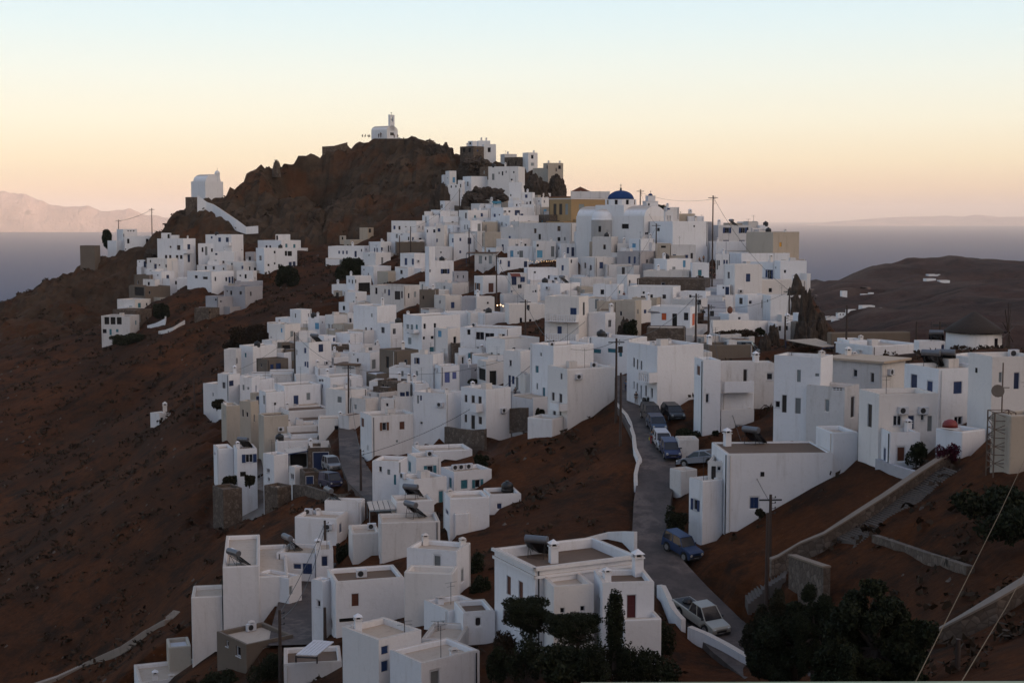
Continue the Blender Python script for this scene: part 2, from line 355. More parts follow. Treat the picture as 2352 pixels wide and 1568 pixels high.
    if D < 400 and name == 'house' and not any(k_ in label for k_ in ('blank', 'plain', 'windowless', 'no openings', 'bare', 'wall')):
        for left, O, Lf in ((True, opsL, Ll), (False, opsR, Lr)):
            hgt = zt-zb
            if Lf < 2.6 or hgt < 2.2 or (len(O) and Lf < 6): continue
            for f_ in ((.3, .7) if Lf > 5 else (.5,)):
                if rw.random() < .52:
                    w_ = rw.choice((.6,.7,.8)); hh_ = rw.choice((.8,1.1,1.2)); t_ = Lf*f_+rw.uniform(-.3,.3); zz_ = zt-par-rw.uniform(1.5, 1.9); dr_ = hgt > 4.6 and rw.random() < .25
                    o_ = (t_-w_/2, t_+w_/2, zz_-hh_/2, zz_+hh_/2) if not dr_ else (t_-.45, t_+.45, zt-par-2.6, zt-par-.6)
                    if o_[0] < .3 or o_[1] > Lf-.3 or any(not (o_[1]+.4 < q[0] or o_[0]-.4 > q[1] or o_[3]+.3 < q[2] or o_[2]-.3 > q[3]) for q in O): continue
                    O.append(o_); todo.append((left, *o_, 'D' if dr_ else rw.choice('kkkbgt')))
    mb = MB(); P2 = C+dl*Ll; P3 = C+dr*Lr; P4 = P2+dr*Lr; up = Vector((0,0,1))
    face_cells(mb, C, dl, nl, Ll, z0, zt, opsL); face_cells(mb, C, dr, nr, Lr, z0, zt, opsR)
    face_cells(mb, P2, dr, dl, Lr, z0, zt, []); face_cells(mb, P3, dl, dr, Ll, z0, zt, [])
    th = min(.28, Ll*.2, Lr*.2); zi = zt-par
    cs = [C, P3, P4, P2]; ins = [C+dl*th+dr*th, P3+dl*th-dr*th, P4-dl*th-dr*th, P2-dl*th+dr*th]
    for i in range(4):
        j = (i+1) % 4; a, b, c, e = (Vector((v.x, v.y, zt)) for v in (cs[i], cs[j], ins[j], ins[i])); mb.quad(a, b, c, e)
        mb.quad(Vector((ins[i].x, ins[i].y, zt)), Vector((ins[j].x, ins[j].y, zt)), Vector((ins[j].x, ins[j].y, zi)), Vector((ins[i].x, ins[i].y, zi)))
    wo = mb.build('wall', WALL[wc], R, org=org)
    bm = bmesh.new(); bm.from_mesh(wo.data); bmesh.ops.remove_doubles(bm, verts=bm.verts, dist=.002); bmesh.ops.recalc_face_normals(bm, faces=bm.faces); bm.to_mesh(wo.data); bm.free()
    if D < 260 and not wins: pass
    bv = wo.modifiers.new('soft_edges', 'BEVEL'); bv.width = .11 if D < 200 else .07; bv.segments = 2; bv.limit_method = 'ANGLE'; bv.angle_limit = math.radians(60)
    mb = MB(); mb.box(Vector((ins[0].x, ins[0].y, zi-.2)), dr*(Lr-2*th), dl*(Ll-2*th), up*.2); mb.build('roof', ROOF[rc], R, org=org)
    if 'e' in opt:   # overhanging slab
        e = float(opt['e']); mb = MB(); mb.box(Vector((C.x, C.y, zt+.004))-dl*e-dr*e, dr*(Lr+2*e), dl*(Ll+2*e), up*.2); mb.build('roof_slab', ROOF[rc], R, org=org)
    if 'q' in opt:   # moulded cornice
        for dz, e in ((.55, .12), (.0, .18)):
            mb = MB()
            for Pp, dd, LL, nn in ((C, dl, Ll, nl), (C, dr, Lr, nr)):
                mb.box(Vector((Pp.x, Pp.y, zt-dz-.22))+nn*.0-dd*e, dd*(LL+2*e), nn*e, up*.2)
            mb.build('cornice', simple('cornice_red', (.16,.05,.035), .8) if opt['q'] == '2' and dz == 0 else WHITE, R, org=org)
    for left, t0, t1, a, b, code in todo:
        opening(R, org, C, dl if left else dr, nl if left else nr, t0, t1, a, b, code, D)
    # balconies, chimneys, heaters
    for it in items.split(';'):
        it = it.strip()
        if not it: continue
        k, rest = it[0], it[1:].strip()
        if k in 'LN':
            x1, x2, a, b = map(float, rest.split(',')[:4]); left = (x1+x2)/2 < xc if abs(xr-xc) > 8 else True
            if abs(xc-xl) <= 8: left = False
            d, n = (dl, nl) if left else (dr, nr); pr = 1.15; C2 = C+n*pr; tt = []
            for xx in (x1, x2):
                Xp, Yp = X(xx, b); u = ray(Xp, Yp)[0]; tt.append((u*C2.y-C2.x)/(d.x-u*d.y))
            t0, t1 = sorted(tt); Lf = Ll if left else Lr; t0 = max(t0, 0); t1 = min(t1, Lf) if t1 < Lf*1.4 else t1
            Yd = C2.y+d.y*(t0+t1)/2; Xp, Ya = X((x1+x2)/2, a); _, Yc = X((x1+x2)/2, b)
            balcony(R, org, C, d, n, t0, t1, ray(Xp, Ya)[1]*Yd, ray(Xp, Yc)[1]*Yd, k == 'N', pr)
        else:
            parts = rest.split(' ', 1); nums = list(map(float, parts[0].split(',')))
            Xp, Yp = X(nums[0], nums[1])
            if k == 'W':
                left = nums[0] < xc if abs(xc-xl) > 8 else False
                d, n = (dl, nl) if left else (dr, nr); u, v = ray(Xp, Yp); t = (u*C.y-C.x)/(d.x-u*d.y); p = C+d*t; p.z = v*p.y-.3; ac_unit(R, org, p, n); continue
            u, v = ray(Xp, Yp)
            Dp = zi/v if abs(v) > .002 else D+1.5
            lo, hi = C.y+.3, C.y+dl.y*Ll+dr.y*Lr-.3
            if not (lo < Dp < hi): Dp = min(max(Dp, lo), hi) if abs(v) > .012 else lo+.5
            p = Vector((u*Dp, Dp, zi)); q = p-C; tl, tr = q.dot(dl), q.dot(dr); tl = min(max(tl, .5), Ll-.5); tr = min(max(tr, .5), Lr-.5); p = C+dl*tl+dr*tr; p.z = zi
            if k == 'C': chimney(R, org, p, nums[2]/s*.574219/F*D+par*.5, D)
            elif k == 'A': ac_unit(R, org, p, nr if sr > sl else nl)
            elif k == 'S': heater(p, parts[1], float(nums[2]) if len(nums) > 2 else .4)
            elif k == 'T': tank(p, parts[1])
            elif k == 'V':
                mb = MB(); h = nums[2]/s*.574219/F*D; mb.tube(p, p+Vector((0,0,h)), .03, n=5)
                for dz in (.0, .25): mb.tube(p+Vector((-.5, 0, h-dz)), p+Vector((.5, .2, h-dz)), .015, n=4)
                mb.build('antenna', DARKMETAL, R, org=org)
    rr = random.Random(int(Xc*7+Yt*13)); P0 = lambda a, b: Vector((C.x, C.y, 0))+dl*(Ll*a)+dr*(Lr*b)
    if D < 420 and name == 'house' and min(Ll, Lr) > 1.6:
        if rr.random() < .30 and 'V' not in items:
            p = P0(rr.uniform(.2,.8), rr.uniform(.2,.8)); p.z = zi; h = rr.uniform(1.6, 3.0); mb = MB(); mb.tube(p, p+up*h, .025, n=4); mb.tube(p+up*h-dr*.5, p+up*h+dr*.5, .014, n=4); mb.tube(p+up*(h-.3)-dr*.35, p+up*(h-.3)+dr*.35, .014, n=4); mb.build('antenna', DARKMETAL, R, org=org)
        if rr.random() < .22 and 'C' not in items:
            p = P0(rr.uniform(.15,.85), rr.choice((.12,.88))); p.z = zi; chimney(R, org, p, rr.uniform(1.0, 1.6), D)
        for fd, fn, fL, ops in ((dl, nl, Ll, opsL), (dr, nr, Lr, opsR)):
            if rr.random() < .35 and fL > 2.5:
                t = rr.choice((.25, fL-.3))
                if not any(o[0]-.15 < t < o[1]+.15 for o in ops):
                    p = C+fd*t+fn*.07; mb = MB(); mb.tube(Vector((p.x,p.y,zb-.5)), Vector((p.x,p.y,zt-.15)), .045, n=5); mb.build('drainpipe', WALL['v'] if rr.random() < .6 else DARKMETAL, R, org=org)
            if rr.random() < .30 and fL > 3 and zt-zb > 2.4:
                t = rr.uniform(.8, fL-1.0); z = rr.uniform(zb+1.6, zt-.9)
                if not any(o[0]-1 < t+.4 and o[1]+1 > t-.4 and o[2]-.8 < z and o[3]+.8 > z for o in ops):
                    if rr.random() < .45: p = C+fd*t; p.z = z-.3; ac_unit(R, org, p, fn)
                    else: p = C+fd*t; mb = MB(); mb.box(Vector((p.x,p.y,z))+fn*.01, fd*.34, fn*.02, up*.4); mb.build('vent', DARK, R, org=org)
        if rr.random() < .18 and 'T' not in items and Ll > 3 and Lr > 3:
            p = P0(rr.uniform(.4,.8), rr.uniform(.3,.7)); p.z = zi; mb = MB(); mb.box(p, dr*1.1, dl*.9, up*.8); mb.build('roof_hatch', WALL['v'], R, org=org)
    b0 = at(Xc, Yb, D)
    if D >= 800: FARB.append(tuple(b0))
    if D < 800: CAND.append((Xc, Yb, Xl, Xr, Yt, (b0.x, b0.y, b0.z), 'z' in opt))
    FOOT.append((C.x, C.y, dl.x, dl.y, dr.x, dr.y, Ll, Lr, zb))
    H = dict(C=C, dl=dl, dr=dr, nl=nl, nr=nr, Ll=Ll, Lr=Lr, zt=zt, zb=zb, R=R, org=org, D=D); HOUSES.append(H)
    return H

def annexes():
    """low side rooms built against the houses of the packed town"""
    r = random.Random(11); n = 0
    for i, (c, H) in enumerate(zip(CAND, [h for h in HOUSES if h['D'] < 800])):
        xc, yb, xl, xr, yt, p, up_ = c; D = H['D']
        if not (165 < D < 425) or H['R'].name.split('.')[0] != 'house': continue
        if not any(j != i and q[2]-2 < xc < q[3]+2 and q[4]-3 < yb < q[1]-6 for j, q in enumerate(CAND)): continue
        for d, nn, L in ((H['dl'], H['nl'], H['Ll']), (H['dr'], H['nr'], H['Lr'])):
            if L < 2.2 or r.random() > .78 or nn.y > -.15: continue
            w = L*r.uniform(.45, 1.0); t = r.uniform(0, L-w); dep = r.uniform(1.6, 3.6); top = H['zb']+r.uniform(-.1, .75); C = H['C']; mb = MB()
            o = C+d*t+nn*.02; o = Vector((o.x, o.y, top-9)); mb.box(o, d*w, nn*dep, Vector((0,0,9)))
            o2 = Vector((o.x, o.y, top+.01))+d*.18; mb.box(o2, d*(w-.36), nn*(dep-.2), Vector((0,0,.06)), 1)
            for a_, b_ in ((o2-d*.18+Vector((0,0,.0)), d*.18), (o2+d*(w-.36), d*.18)): mb.box(a_, b_, nn*dep, Vector((0,0,.22)))
            mb.box(o2-d*.18+nn*(dep-.18), d*w, nn*.18, Vector((0,0,.24))) if r.random() < .6 else None
            wm = next(k.data.materials[0] for k in H['R'].children if k.name.split('.')[0] == 'wall')
            mb.build('annex', [wm if r.random() < .75 else WALL[r.choice('vvc')], ROOF[r.choice('ttwk')]], H['R'], org=H['org'])
            if r.random() < .5 and w > 1.8:
                mb = MB(); q = o+d*(w*.5-.35)+nn*(dep+.01); k_ = r.choice('bkDGt'); z_ = top-1.9 if k_ in 'DG' else top-1.5
                mb.box(Vector((q.x, q.y, z_)), d*.7, nn*.03, Vector((0,0,1.7 if k_ in 'DG' else .95))); mb.build('door' if k_ in 'DG' else 'window', GLASS if k_ == 'k' else PM[k_], H['R'], org=H['org'])
            FOOT.append((o.x, o.y, d.x, d.y, nn.x, nn.y, w, dep, H['zb']-1.5)); n += 1
    return n
VILLAGE = {}
VILLAGE['A'] = '''
78,170,250,425,522||low white annex wall at the far left tip of the spur, beside the dark cypress
176,240,388,305,480|295,322,11,14,k 323,322,11,14,k 353,322,11,14,k 240,370,9,30,k|tall white cube with three little square windows, leftmost on the spur|
250,255,640,378,522|295,430,20,45,k 493,433,22,50,k 600,418,12,28,k 268,515,8,14,k 402,500,9,14,k|long plain white house with two upright windows on the spur left of the balcony house
635,640,735,345,420|717,380,18,42,n 645,416,16,34,b|small white rooftop room with open doorway on the spur ridge
735,740,820,368,420||tiny white box room beside the rooftop room on the spur ridge
600,870,1000,405,655|737,490,16,20,k 822,498,30,46,k 690,595,22,38,k 733,596,22,38,k 805,597,24,38,k 848,596,24,38,k 930,500,26,66,B 930,610,22,70,B|white house with blue balcony door and four square windows in its lower row|N 905,988,516,556;C 968,400,35
1105,1375,1500,362,600|1167,392,16,20,b 1250,415,24,40,b 1330,425,26,60,B|two-storey white house with blue windows below the white chapel stairway|N 1312,1350,440,480;T 1180,372 black water tank on the white house below the chapel stairway
1015,1025,1205,455,592|1072,520,16,45,k 1110,532,20,80,G 1170,525,16,34,k|low white wing with grey door left of the two-storey house under the stairway
1145,1400,1412,545,662|1208,645,20,30,k 1288,648,20,22,k 1215,548,20,50,B|plain white block in front of the two-storey house under the stairway
388,484,492,628,705|412,640,10,18,k 470,663,22,72,B|tiny white house with a tall blue door on bare rock at the spur edge
490,700,862,610,745|525,640,12,26,k 580,702,22,62,B 620,680,14,18,k 690,690,14,30,k 805,725,22,36,k 850,722,20,34,g|stepped white house with one blue door below the four-window house
480,640,780,748,855|710,818,24,62,B|small white house with single blue door just above the brown farmhouse
355,515,635,782,903 b r=k|395,860,12,35,k 548,862,22,36,k 595,870,38,50,n|unplastered brown farmhouse upper storey on the left slope
303,470,735,905,1030 b r=k|410,955,84,78,n 520,967,14,32,k|wide brown stone basement with a dark arch under the farmhouse
800,805,920,812,860||low white terrace wall under the blue tarpaulin on the left slope
912,1165,1400,750,902|1005,803,26,28,k 1100,815,44,26,k 1207,825,14,40,k 1322,828,16,38,k 1355,835,18,55,b 1388,842,18,75,B|long low white house on the left slope with blue doors at its right end
1012,1325,1462,682,748 v|1105,708,20,34,k 1188,710,20,34,k 1290,722,14,26,k|pale flat-roofed house directly behind the long low white one
1325,1500,1710,648,745|1377,668,14,18,k 1490,705,22,30,b 1625,722,26,30,k|white house with blue shutter left of the big dark bush on the left slope|C 1540,650,30
1430,1600,1640,740,852|1465,790,14,18,k 1522,798,18,40,k|small white cube with one narrow window left of the big dark bush
1820,1835,1990,360,428|1852,395,16,44,k|topmost white rooftop cube of the terraced house under the rocky hill
1650,1895,2100,424,512|1740,488,18,26,k 1778,488,16,26,k 1950,482,20,44,t 2033,487,20,44,t|middle tier with teal windows of the terraced house under the rocky hill
1632,1715,2062,505,765|1676,607,22,44,k 1827,545,16,26,k 1945,558,20,46,n 1985,560,38,46,n 1827,663,14,20,k 1762,680,16,22,k 1873,688,18,34,k 1990,672,26,45,B 2030,668,24,45,B|large white house with dark veranda behind the big bush on the left slope|T 1868,505 black tank on the terraced house beneath the rocky hill
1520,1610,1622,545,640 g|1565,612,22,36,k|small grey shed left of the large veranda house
1295,1515,1700,905,1070 g r=k|1327,953,12,18,k 1370,970,18,40,n 1470,970,18,32,n 1655,900,14,24,k|grey unpainted house lowest on the left slope below the dark bush
1398,1410,1700,852,905 g||grey retaining block behind the unpainted grey house
1105,1235,1410,1010,1130 g r=k|1208,1042,16,22,k 1265,1060,14,16,k|lower grey house with one small window, left of the unpainted grey house
985,1135,1250,1132,1232 s n=ruin r=k|1148,1175,16,20,n|roofless rubble stone ruin beneath the two grey houses
180,365,530,1042,1150|215,1135,24,28,t 320,1128,28,36,t 413,1100,26,44,t 490,1090,12,26,k|white upper storey of the stone villa with pale green windows, lowest left
135,365,540,1150,1322 s r=k|412,1240,24,70,G 495,1238,14,30,k 340,1290,20,40,g|rubble stone lower storey of the villa with pale green windows
15,310,322,1212,1425 v r=k|70,1255,44,80,n 135,1255,44,80,n 200,1255,44,80,n 47,1370,36,40,k 110,1380,20,56,t 180,1365,22,28,t|arcaded porch block with three dark arches, far left villa
'''
VILLAGE['B'] = '''
1150,1290,1400,482,602 s n=ruin r=k|1190,528,20,34,n 1250,524,22,40,n 1335,530,14,18,b|dark rubble stone house with two openings on the castle skyline|C 1170,486,40
1235,1280,1330,428,486|1255,455,14,22,k|small white cube behind the dark stone house on the castle skyline
1335,1340,1467,425,468||white attic room with two chimneys on the castle skyline|C 1375,430,36;C 1428,430,36
1390,1398,1527,462,566|1455,523,26,44,k|white house with one large dark window on the castle skyline
'''
VILLAGE['C'] = '''
1108,1330,1467,98,222 s n=ruin r=k|1165,185,14,56,n 1265,180,16,48,n 1397,215,38,100,n|wide rubble stone house with dark doorway right of centre on the castle rock
1360,1440,1570,35,245|1497,97,28,46,k 1497,200,36,38,g|narrow white tower house standing right of the wide rubble house|C 1562,38,38
1050,1110,1280,55,100 v||low white house under the aerial between the castle houses|C 1168,60,40;V 1130,60,60
1500,1650,1730,250,312 c||low cream wall-like house left of the two-chimney tower
1648,1715,1927,180,402 c|1700,240,14,46,k 1877,242,30,46,k 1830,275,10,46,k|cream tower house with a chimney at each corner, rightmost of the castle|C 1660,185,38;C 1912,185,38
285,340,437,290,450|403,418,26,66,a 310,390,9,14,k|little white house with pale blue door perched alone left of the castle houses
244,250,288,345,432||rounded white lean-to left of the pale blue door house
314,460,470,478,655|365,512,14,30,k 430,507,14,30,k|lowest step of the white houses climbing the rock spur, two small windows
458,520,532,420,640|495,500,12,46,k|middle step of the white houses climbing the rock spur
527,645,867,365,575|553,460,10,28,k 595,475,18,58,k|blank-sided white house topping the steps on the rock spur
763,875,885,235,362 s n=ruin r=k|825,312,12,40,g|dark rubble annex left of the broad white castle house
883,1300,1392,228,492|1032,322,12,30,k 1080,327,16,54,k 1130,305,10,28,k 1237,310,16,26,k 950,375,28,78,G 1207,415,22,24,k|broad white castle house with scattered windows below the rubble house|C 1103,232,60;T 925,232 white-rimmed tank on the broad castle house
860,945,1002,415,492|963,455,24,56,a|small white gatehouse with pale blue door below the broad castle house
1170,1345,1360,450,735|1195,632,12,26,k|tall white pillar-like house beneath the broad castle house|C 1210,470,36
1230,1350,1362,545,702|1262,610,56,56,o 1335,618,18,70,k|white house with open blue shutters on a jutting first floor|C 1378,545,40
1350,1500,1530,590,785|1411,645,28,42,b 1421,748,14,44,k 1468,745,18,58,k|white house with blue window and a narrow pair right of the open blue shutters
1228,1345,1352,705,800|1278,768,16,28,k 1330,773,26,44,b|ground floor of white house with blue door under the jutting first floor
1503,1575,1682,508,582|1536,545,12,26,r|small clean white cube against the rock right of the castle
1476,1640,1757,600,664||white roof terrace house left of the ochre town hall
1520,1625,1750,662,812|1665,720,10,34,k|white house wall directly left of the ochre mansion's grey front
145,275,442,708,852|163,788,12,20,k 233,785,18,48,n|white house with black doorway at the foot of the rock spur
-10,70,86,855,1010|20,960,9,14,k|small white house at the left end of the row under the rock spur
84,215,462,848,955|118,905,10,24,k 196,917,16,50,b|white house with narrow blue window below the black doorway house
604,610,702,663,752 s n=ruin r=k|632,705,34,56,n|rubble hut with dark doorway in the grass bank
704,920,1172,690,762 c||old cream wall house in the grass bank, left of the teal awning
640,770,912,745,850 v|843,796,38,10,k|low off-white house with a slit vent below the rubble hut
918,930,1060,725,798|990,765,24,44,t|small house with teal awning and door under the grass bank|A 1047,735
470,595,897,838,982|567,915,20,72,k 792,905,26,44,b|white house with one blue square window on its long side, near pole
918,1090,1502,800,992|970,912,26,40,b 1178,857,22,24,k 1288,875,62,64,B 1350,905,34,30,b|white courtyard house with wide blue doors below the grass bank|W 1112,858
225,250,467,925,1045|385,1015,24,32,k|low white house with a single dark window above the power pole
1013,1180,1582,912,1062|1070,1030,16,46,G 1130,1045,12,28,k 1245,985,10,16,k|white house with little rooftop screens beneath the courtyard house|C 1045,915,30;C 1305,915,40
788,800,1012,1000,1062 c||weathered cream roof wall between two white houses, mid village
1178,1310,1582,992,1102 v||stained old off-white house below the rooftop screens
1050,1310,1467,1075,1242 v|1363,1202,14,38,k 1178,1215,24,28,b|large stained white facade with one tiny blue window
480,630,792,983,1165|553,1075,14,58,g 590,1075,14,58,g 755,1095,36,120,G|white house with tall grey door and twin narrow windows
268,410,522,1045,1185||plain white block left of the twin narrow windows
150,270,285,1050,1295|195,1117,32,42,b 160,1260,28,42,b|white house with two blue shuttered windows left of two power poles
-5,20,152,1070,1185|22,1130,20,36,k 130,1130,26,42,k|white house with pair of dark windows at the far west of the row
335,400,700,1170,1425|385,1260,22,54,b 493,1247,20,40,b 620,1267,42,76,B 492,1420,20,34,b|tall white house with four blue openings behind the two power poles
823,832,1057,1145,1362 c||blank cream house left of the long railing terrace
883,1165,1505,1240,1382|1082,1360,24,80,B 1403,1323,26,28,k|clean white house with single blue door behind the long blue railing|W 1275,1325
1150,1510,1522,1345,1502|1210,1445,36,80,a 1298,1435,18,36,g 1340,1450,42,84,G|white house with two pale doors, left of the turquoise doors
1505,1550,1822,1270,1525|1600,1450,64,90,A 1675,1450,66,120,A 1780,1415,38,130,G 1570,1330,28,34,k|white house with bright turquoise door and shutters, centre of village
'''
VILLAGE['E'] = '''
-255,465,662,842,1112 v|298,922,38,66,k 30,1035,28,68,n 298,1068,34,48,n 380,1065,20,44,G 555,925,36,62,b|broad off-white house with dark windows in front of the ochre mansion
255,332,722,1133,1312|295,1195,18,34,k 424,1225,26,78,b 492,1245,32,112,B 640,1212,20,92,b|low white house with three blue doors left of the stacked bottles terrace
38,60,182,620,722 c|106,685,34,60,a|small shed room with pale blue shutter against the ochre mansion
20,165,462,727,855 s r=k|395,810,110,36,n|grey concrete terrace with a dark slot beneath the ochre mansion
160,470,1000,470,830 y r=k q=2 p=.5|242,652,36,136,D 323,652,36,136,D 405,652,34,136,g 615,645,64,116,g|ochre neoclassical town hall with red and white cornice left of the blue dome
508,840,962,965,1137||plain white house in the shade under the church apse
765,1030,1122,1035,1312 v|932,1178,30,62,k|grey-white house with a chimney on the roof below the church|C 1030,1035,56;T 1000,1040 black tank beside a chimney below the church
723,860,870,1105,1290 c|777,1143,22,34,k|small dingy cream house with a square hole window below the church
952,1162,1440,925,1042|1258,992,74,44,o 1357,990,34,46,b|white house with open blue shutters directly below the church wall
1112,1275,1282,1130,1232||low white wall-like room left of the pale blue window cube
1275,1440,1632,1062,1240|1342,1158,42,50,a|bright white cube with one pale blue window below the church
1110,1435,1642,1240,1462 g|1280,1358,24,86,b 1353,1360,24,86,b 1530,1378,28,48,k|grey lower storey with two narrow blue windows below the bright cube
1550,1885,2373,820,1142||huge blank white house right of the church behind the tall pole
1645,1850,1862,1130,1342 c|1755,1175,56,26,n 1735,1318,30,38,n|pale yellow house with a wide slot window right of the tall pole
1850,1862,2205,1150,1338 v|1908,1307,38,46,b 2075,1310,40,40,b 2150,1300,26,70,D|cream-white row house with blue windows right of the yellow house
1618,1805,2145,1345,1512|2046,1412,30,84,a|white house with a tall pale blue window and a black barrel in front|T 1715,1350 round black tank on white house below the tall pole
1815,1822,1977,622,762||plain white cube on the skyline right of the palm
600,805,1172,1322,1562 v|890,1432,44,80,b|stained white house with one open blue window and rust marks
960,968,1512,1418,1545 v|1128,1508,24,50,n|low old white house with a single hole window, centre right of village
'''
VILLAGE['F'] = '''
43,50,236,312,352 c||low cream roof house on the skyline right of the palm cube|V 60,320,40
150,157,347,342,402||low bright white house on the skyline left of the tallest pole|C 180,345,90
0,5,290,414,482||white parapet house in front of the glazed roof veranda
288,300,440,408,462 g|365,435,110,28,k|glazed grey roof veranda left of the tallest pole
453,517,907,450,645 v|622,512,80,60,o 812,512,80,60,o 868,493,16,32,n 610,636,56,14,b 800,636,56,14,b|off-white house with two pairs of open bright blue shutters on the skyline|S 690,452 silver solar heater left of centre on the skyline house with blue shutters;V 910,455,90
800,808,1000,408,452||white roof room with antenna behind the blue shuttered skyline house|V 940,410,90
1000,1008,1117,450,492||tiny white roof room with chimney on the right skyline|C 1103,455,50;T 1113,470 black tank at the right skyline chimney
915,922,1068,485,525||low white parapet room beside the black tank on the right skyline
848,1172,1482,532,866 c|1262,682,22,46,z|tall beige house with one small yellow window, rightmost on the skyline|C 1445,540,40;T 1115,545 black tank by the beige house on the right skyline
388,488,1062,647,780|970,708,30,44,k|long low blank white house in front of the beige skyline house|C 495,650,50
488,645,655,795,1005|505,925,12,100,G 527,900,12,56,k 588,890,16,46,b 620,890,14,42,b|curving white house with slim blue windows along the stepped lane
643,792,1372,785,920||white curved terrace house below the long blank one
900,1190,1392,890,1112|1128,1038,74,98,o|white recessed house with one window and bright blue open shutters, right edge
1188,1260,1572,877,1168|1315,1003,20,32,k|plain white corner house with a single small window above the brown crag
578,715,1042,920,1292|875,1078,42,84,b|tall white house with one blue shuttered window right of the stepped lane|W 782,1240
1035,1042,1562,1112,1262|1140,1226,32,46,k|low white wing joining the corner house above the brown crag
1570,1576,1620,1027,1162||sliver of white house jutting over the sea at the right end
498,655,717,1165,1292|577,1195,18,26,k 628,1233,46,106,B|small white house with wide deep blue door beside the steps
718,872,1142,1285,1452|785,1355,34,66,D 902,1372,26,34,k 1055,1390,34,84,D|white house with black-brown door under the flat tan roof, right of the steps
1130,1142,1512,1290,1530||large blank white block in front of the brown crag
1500,1508,1712,1510,1590||low white block at the foot of the brown crag
182,208,407,900,1112||white corner house above the brown boulder near the steps
'''
VILLAGE['I'] = '''
430,1065,1162,117,235 v||long low off-white block behind the round black tank
340,1290,1367,232,402 s r=k p=.2|705,305,42,50,k|half-plastered stone house with patchy rubble wall left of the steps
216,845,947,342,522|433,420,24,32,k 537,480,42,66,k 720,475,42,54,k|white house with a white-barred window above the cafe
938,1300,1367,407,522|1082,470,26,38,k|white house with one dark window under the patchy rubble wall
830,1225,1322,512,642 v|1237,670,20,40,G|low old white house with grey roof between rubble house and steps
534,1085,1182,622,912|717,752,58,88,x 865,800,56,160,n 1025,752,54,98,k 1132,790,34,150,x|cafe with orange shutters and door under a slanting awning
46,312,402,532,905 c|117,710,22,54,k|tall stained cream house left of the cafe
310,400,542,527,800|456,682,26,46,b|narrow white house with blue window between cream house and cafe
60,205,382,172,332|243,285,16,70,n|small white house with narrow dark doorway above the cafe row
476,1000,1012,912,1125 s p=.1||dark rubble stone terrace with an oval sign under the cafe
1480,1625,1902,715,802|1770,778,26,30,k|low white roof house with a round clay jar, right of the steps
1340,1500,1798,1003,1062 v||flat parapet roof with pale inner walls behind the two tall poles
1340,1795,1982,1050,1112 v||second flat parapet roof behind the poles, in front of inner walls
1345,1352,1962,1150,1335 b r=t||brown stone-coloured shed wall behind the parked grey van
1260,1266,1392,1243,1392 v||narrow annex on the right side of the huge pinkish house
'''
VILLAGE['H'] = '''
-5,270,276,45,205 v r=k e=.4|75,135,38,100,g 148,118,18,46,k 213,135,34,100,g|grey-white house with an overhanging dark roof and blue posts
320,330,747,115,285|358,167,16,52,b 472,193,26,76,b 705,215,38,104,B|low white house with three blue openings left of the string lights
718,735,1157,250,472|798,445,30,46,k|white terrace house with string lights on its roof
1132,1310,1437,112,382|1347,157,18,46,k|tall white round-chimney tower house right of the string lights|C 1165,118,76;
-10,108,492,367,592|35,510,60,90,q 225,525,58,112,r|white house with a brown door and brown shutters, left of red canopy
488,496,722,325,592 v|545,430,56,104,B 663,410,52,66,b 625,507,44,50,k 525,577,40,26,B|white house with a small red canopy over a blue door
685,872,880,490,762|808,578,14,18,k 843,573,10,30,k|narrow white annex left of the plain cube with solar heater
875,1190,1467,465,662||big plain white cube crowned by tanks and solar panels, mid village|S 1235,470 solar heater with black panels on the big plain white cube;T 970,470 black tank beside the dish on the big plain cube;A 1040,460
1295,1300,1427,567,657 r r=k||small red brick box under construction above the balcony house
1468,1660,1865,615,692 r r=k p=.1||long unfinished red brick parapet right of the balcony house
972,1448,1582,655,1320|1370,858,78,100,b 1178,1118,54,104,b 1025,1290,76,36,n 1180,1300,150,40,n 1355,1308,120,26,n|three-storey white house with two long balustraded balconies and blue doors|N 975,1440,895,1002;N 975,1440,1165,1268
1578,1815,1957,880,1192|1883,1025,34,86,k|plain white cube with one narrow window right of the balcony house
1698,1978,1986,712,884 c||beige roof volume between brick parapet and tall stained house
1645,1985,2072,480,692|1773,585,42,62,k 2018,585,18,36,t|white house with one window and a flat lid chimney above the beige one
1470,1476,1652,512,604 c||small pergola room with beige wall in mid village
1315,1480,1972,395,472 v||flat tan terrace roof house in mid village centre
383,396,702,620,775 v||low off-white house with a speckled wall left of the tall street pole
468,475,972,760,1005|640,990,26,86,k 770,1030,28,124,k 895,1065,96,150,g|white shop house with glass door and a red sign on its street front
-45,135,422,880,1002||white block with black barrels on top, left of the street sign pole|T 190,890 pair of black tanks lower village roof
16,26,272,655,872|143,842,44,26,k|blank white house with faint painted lettering above a small window
'''
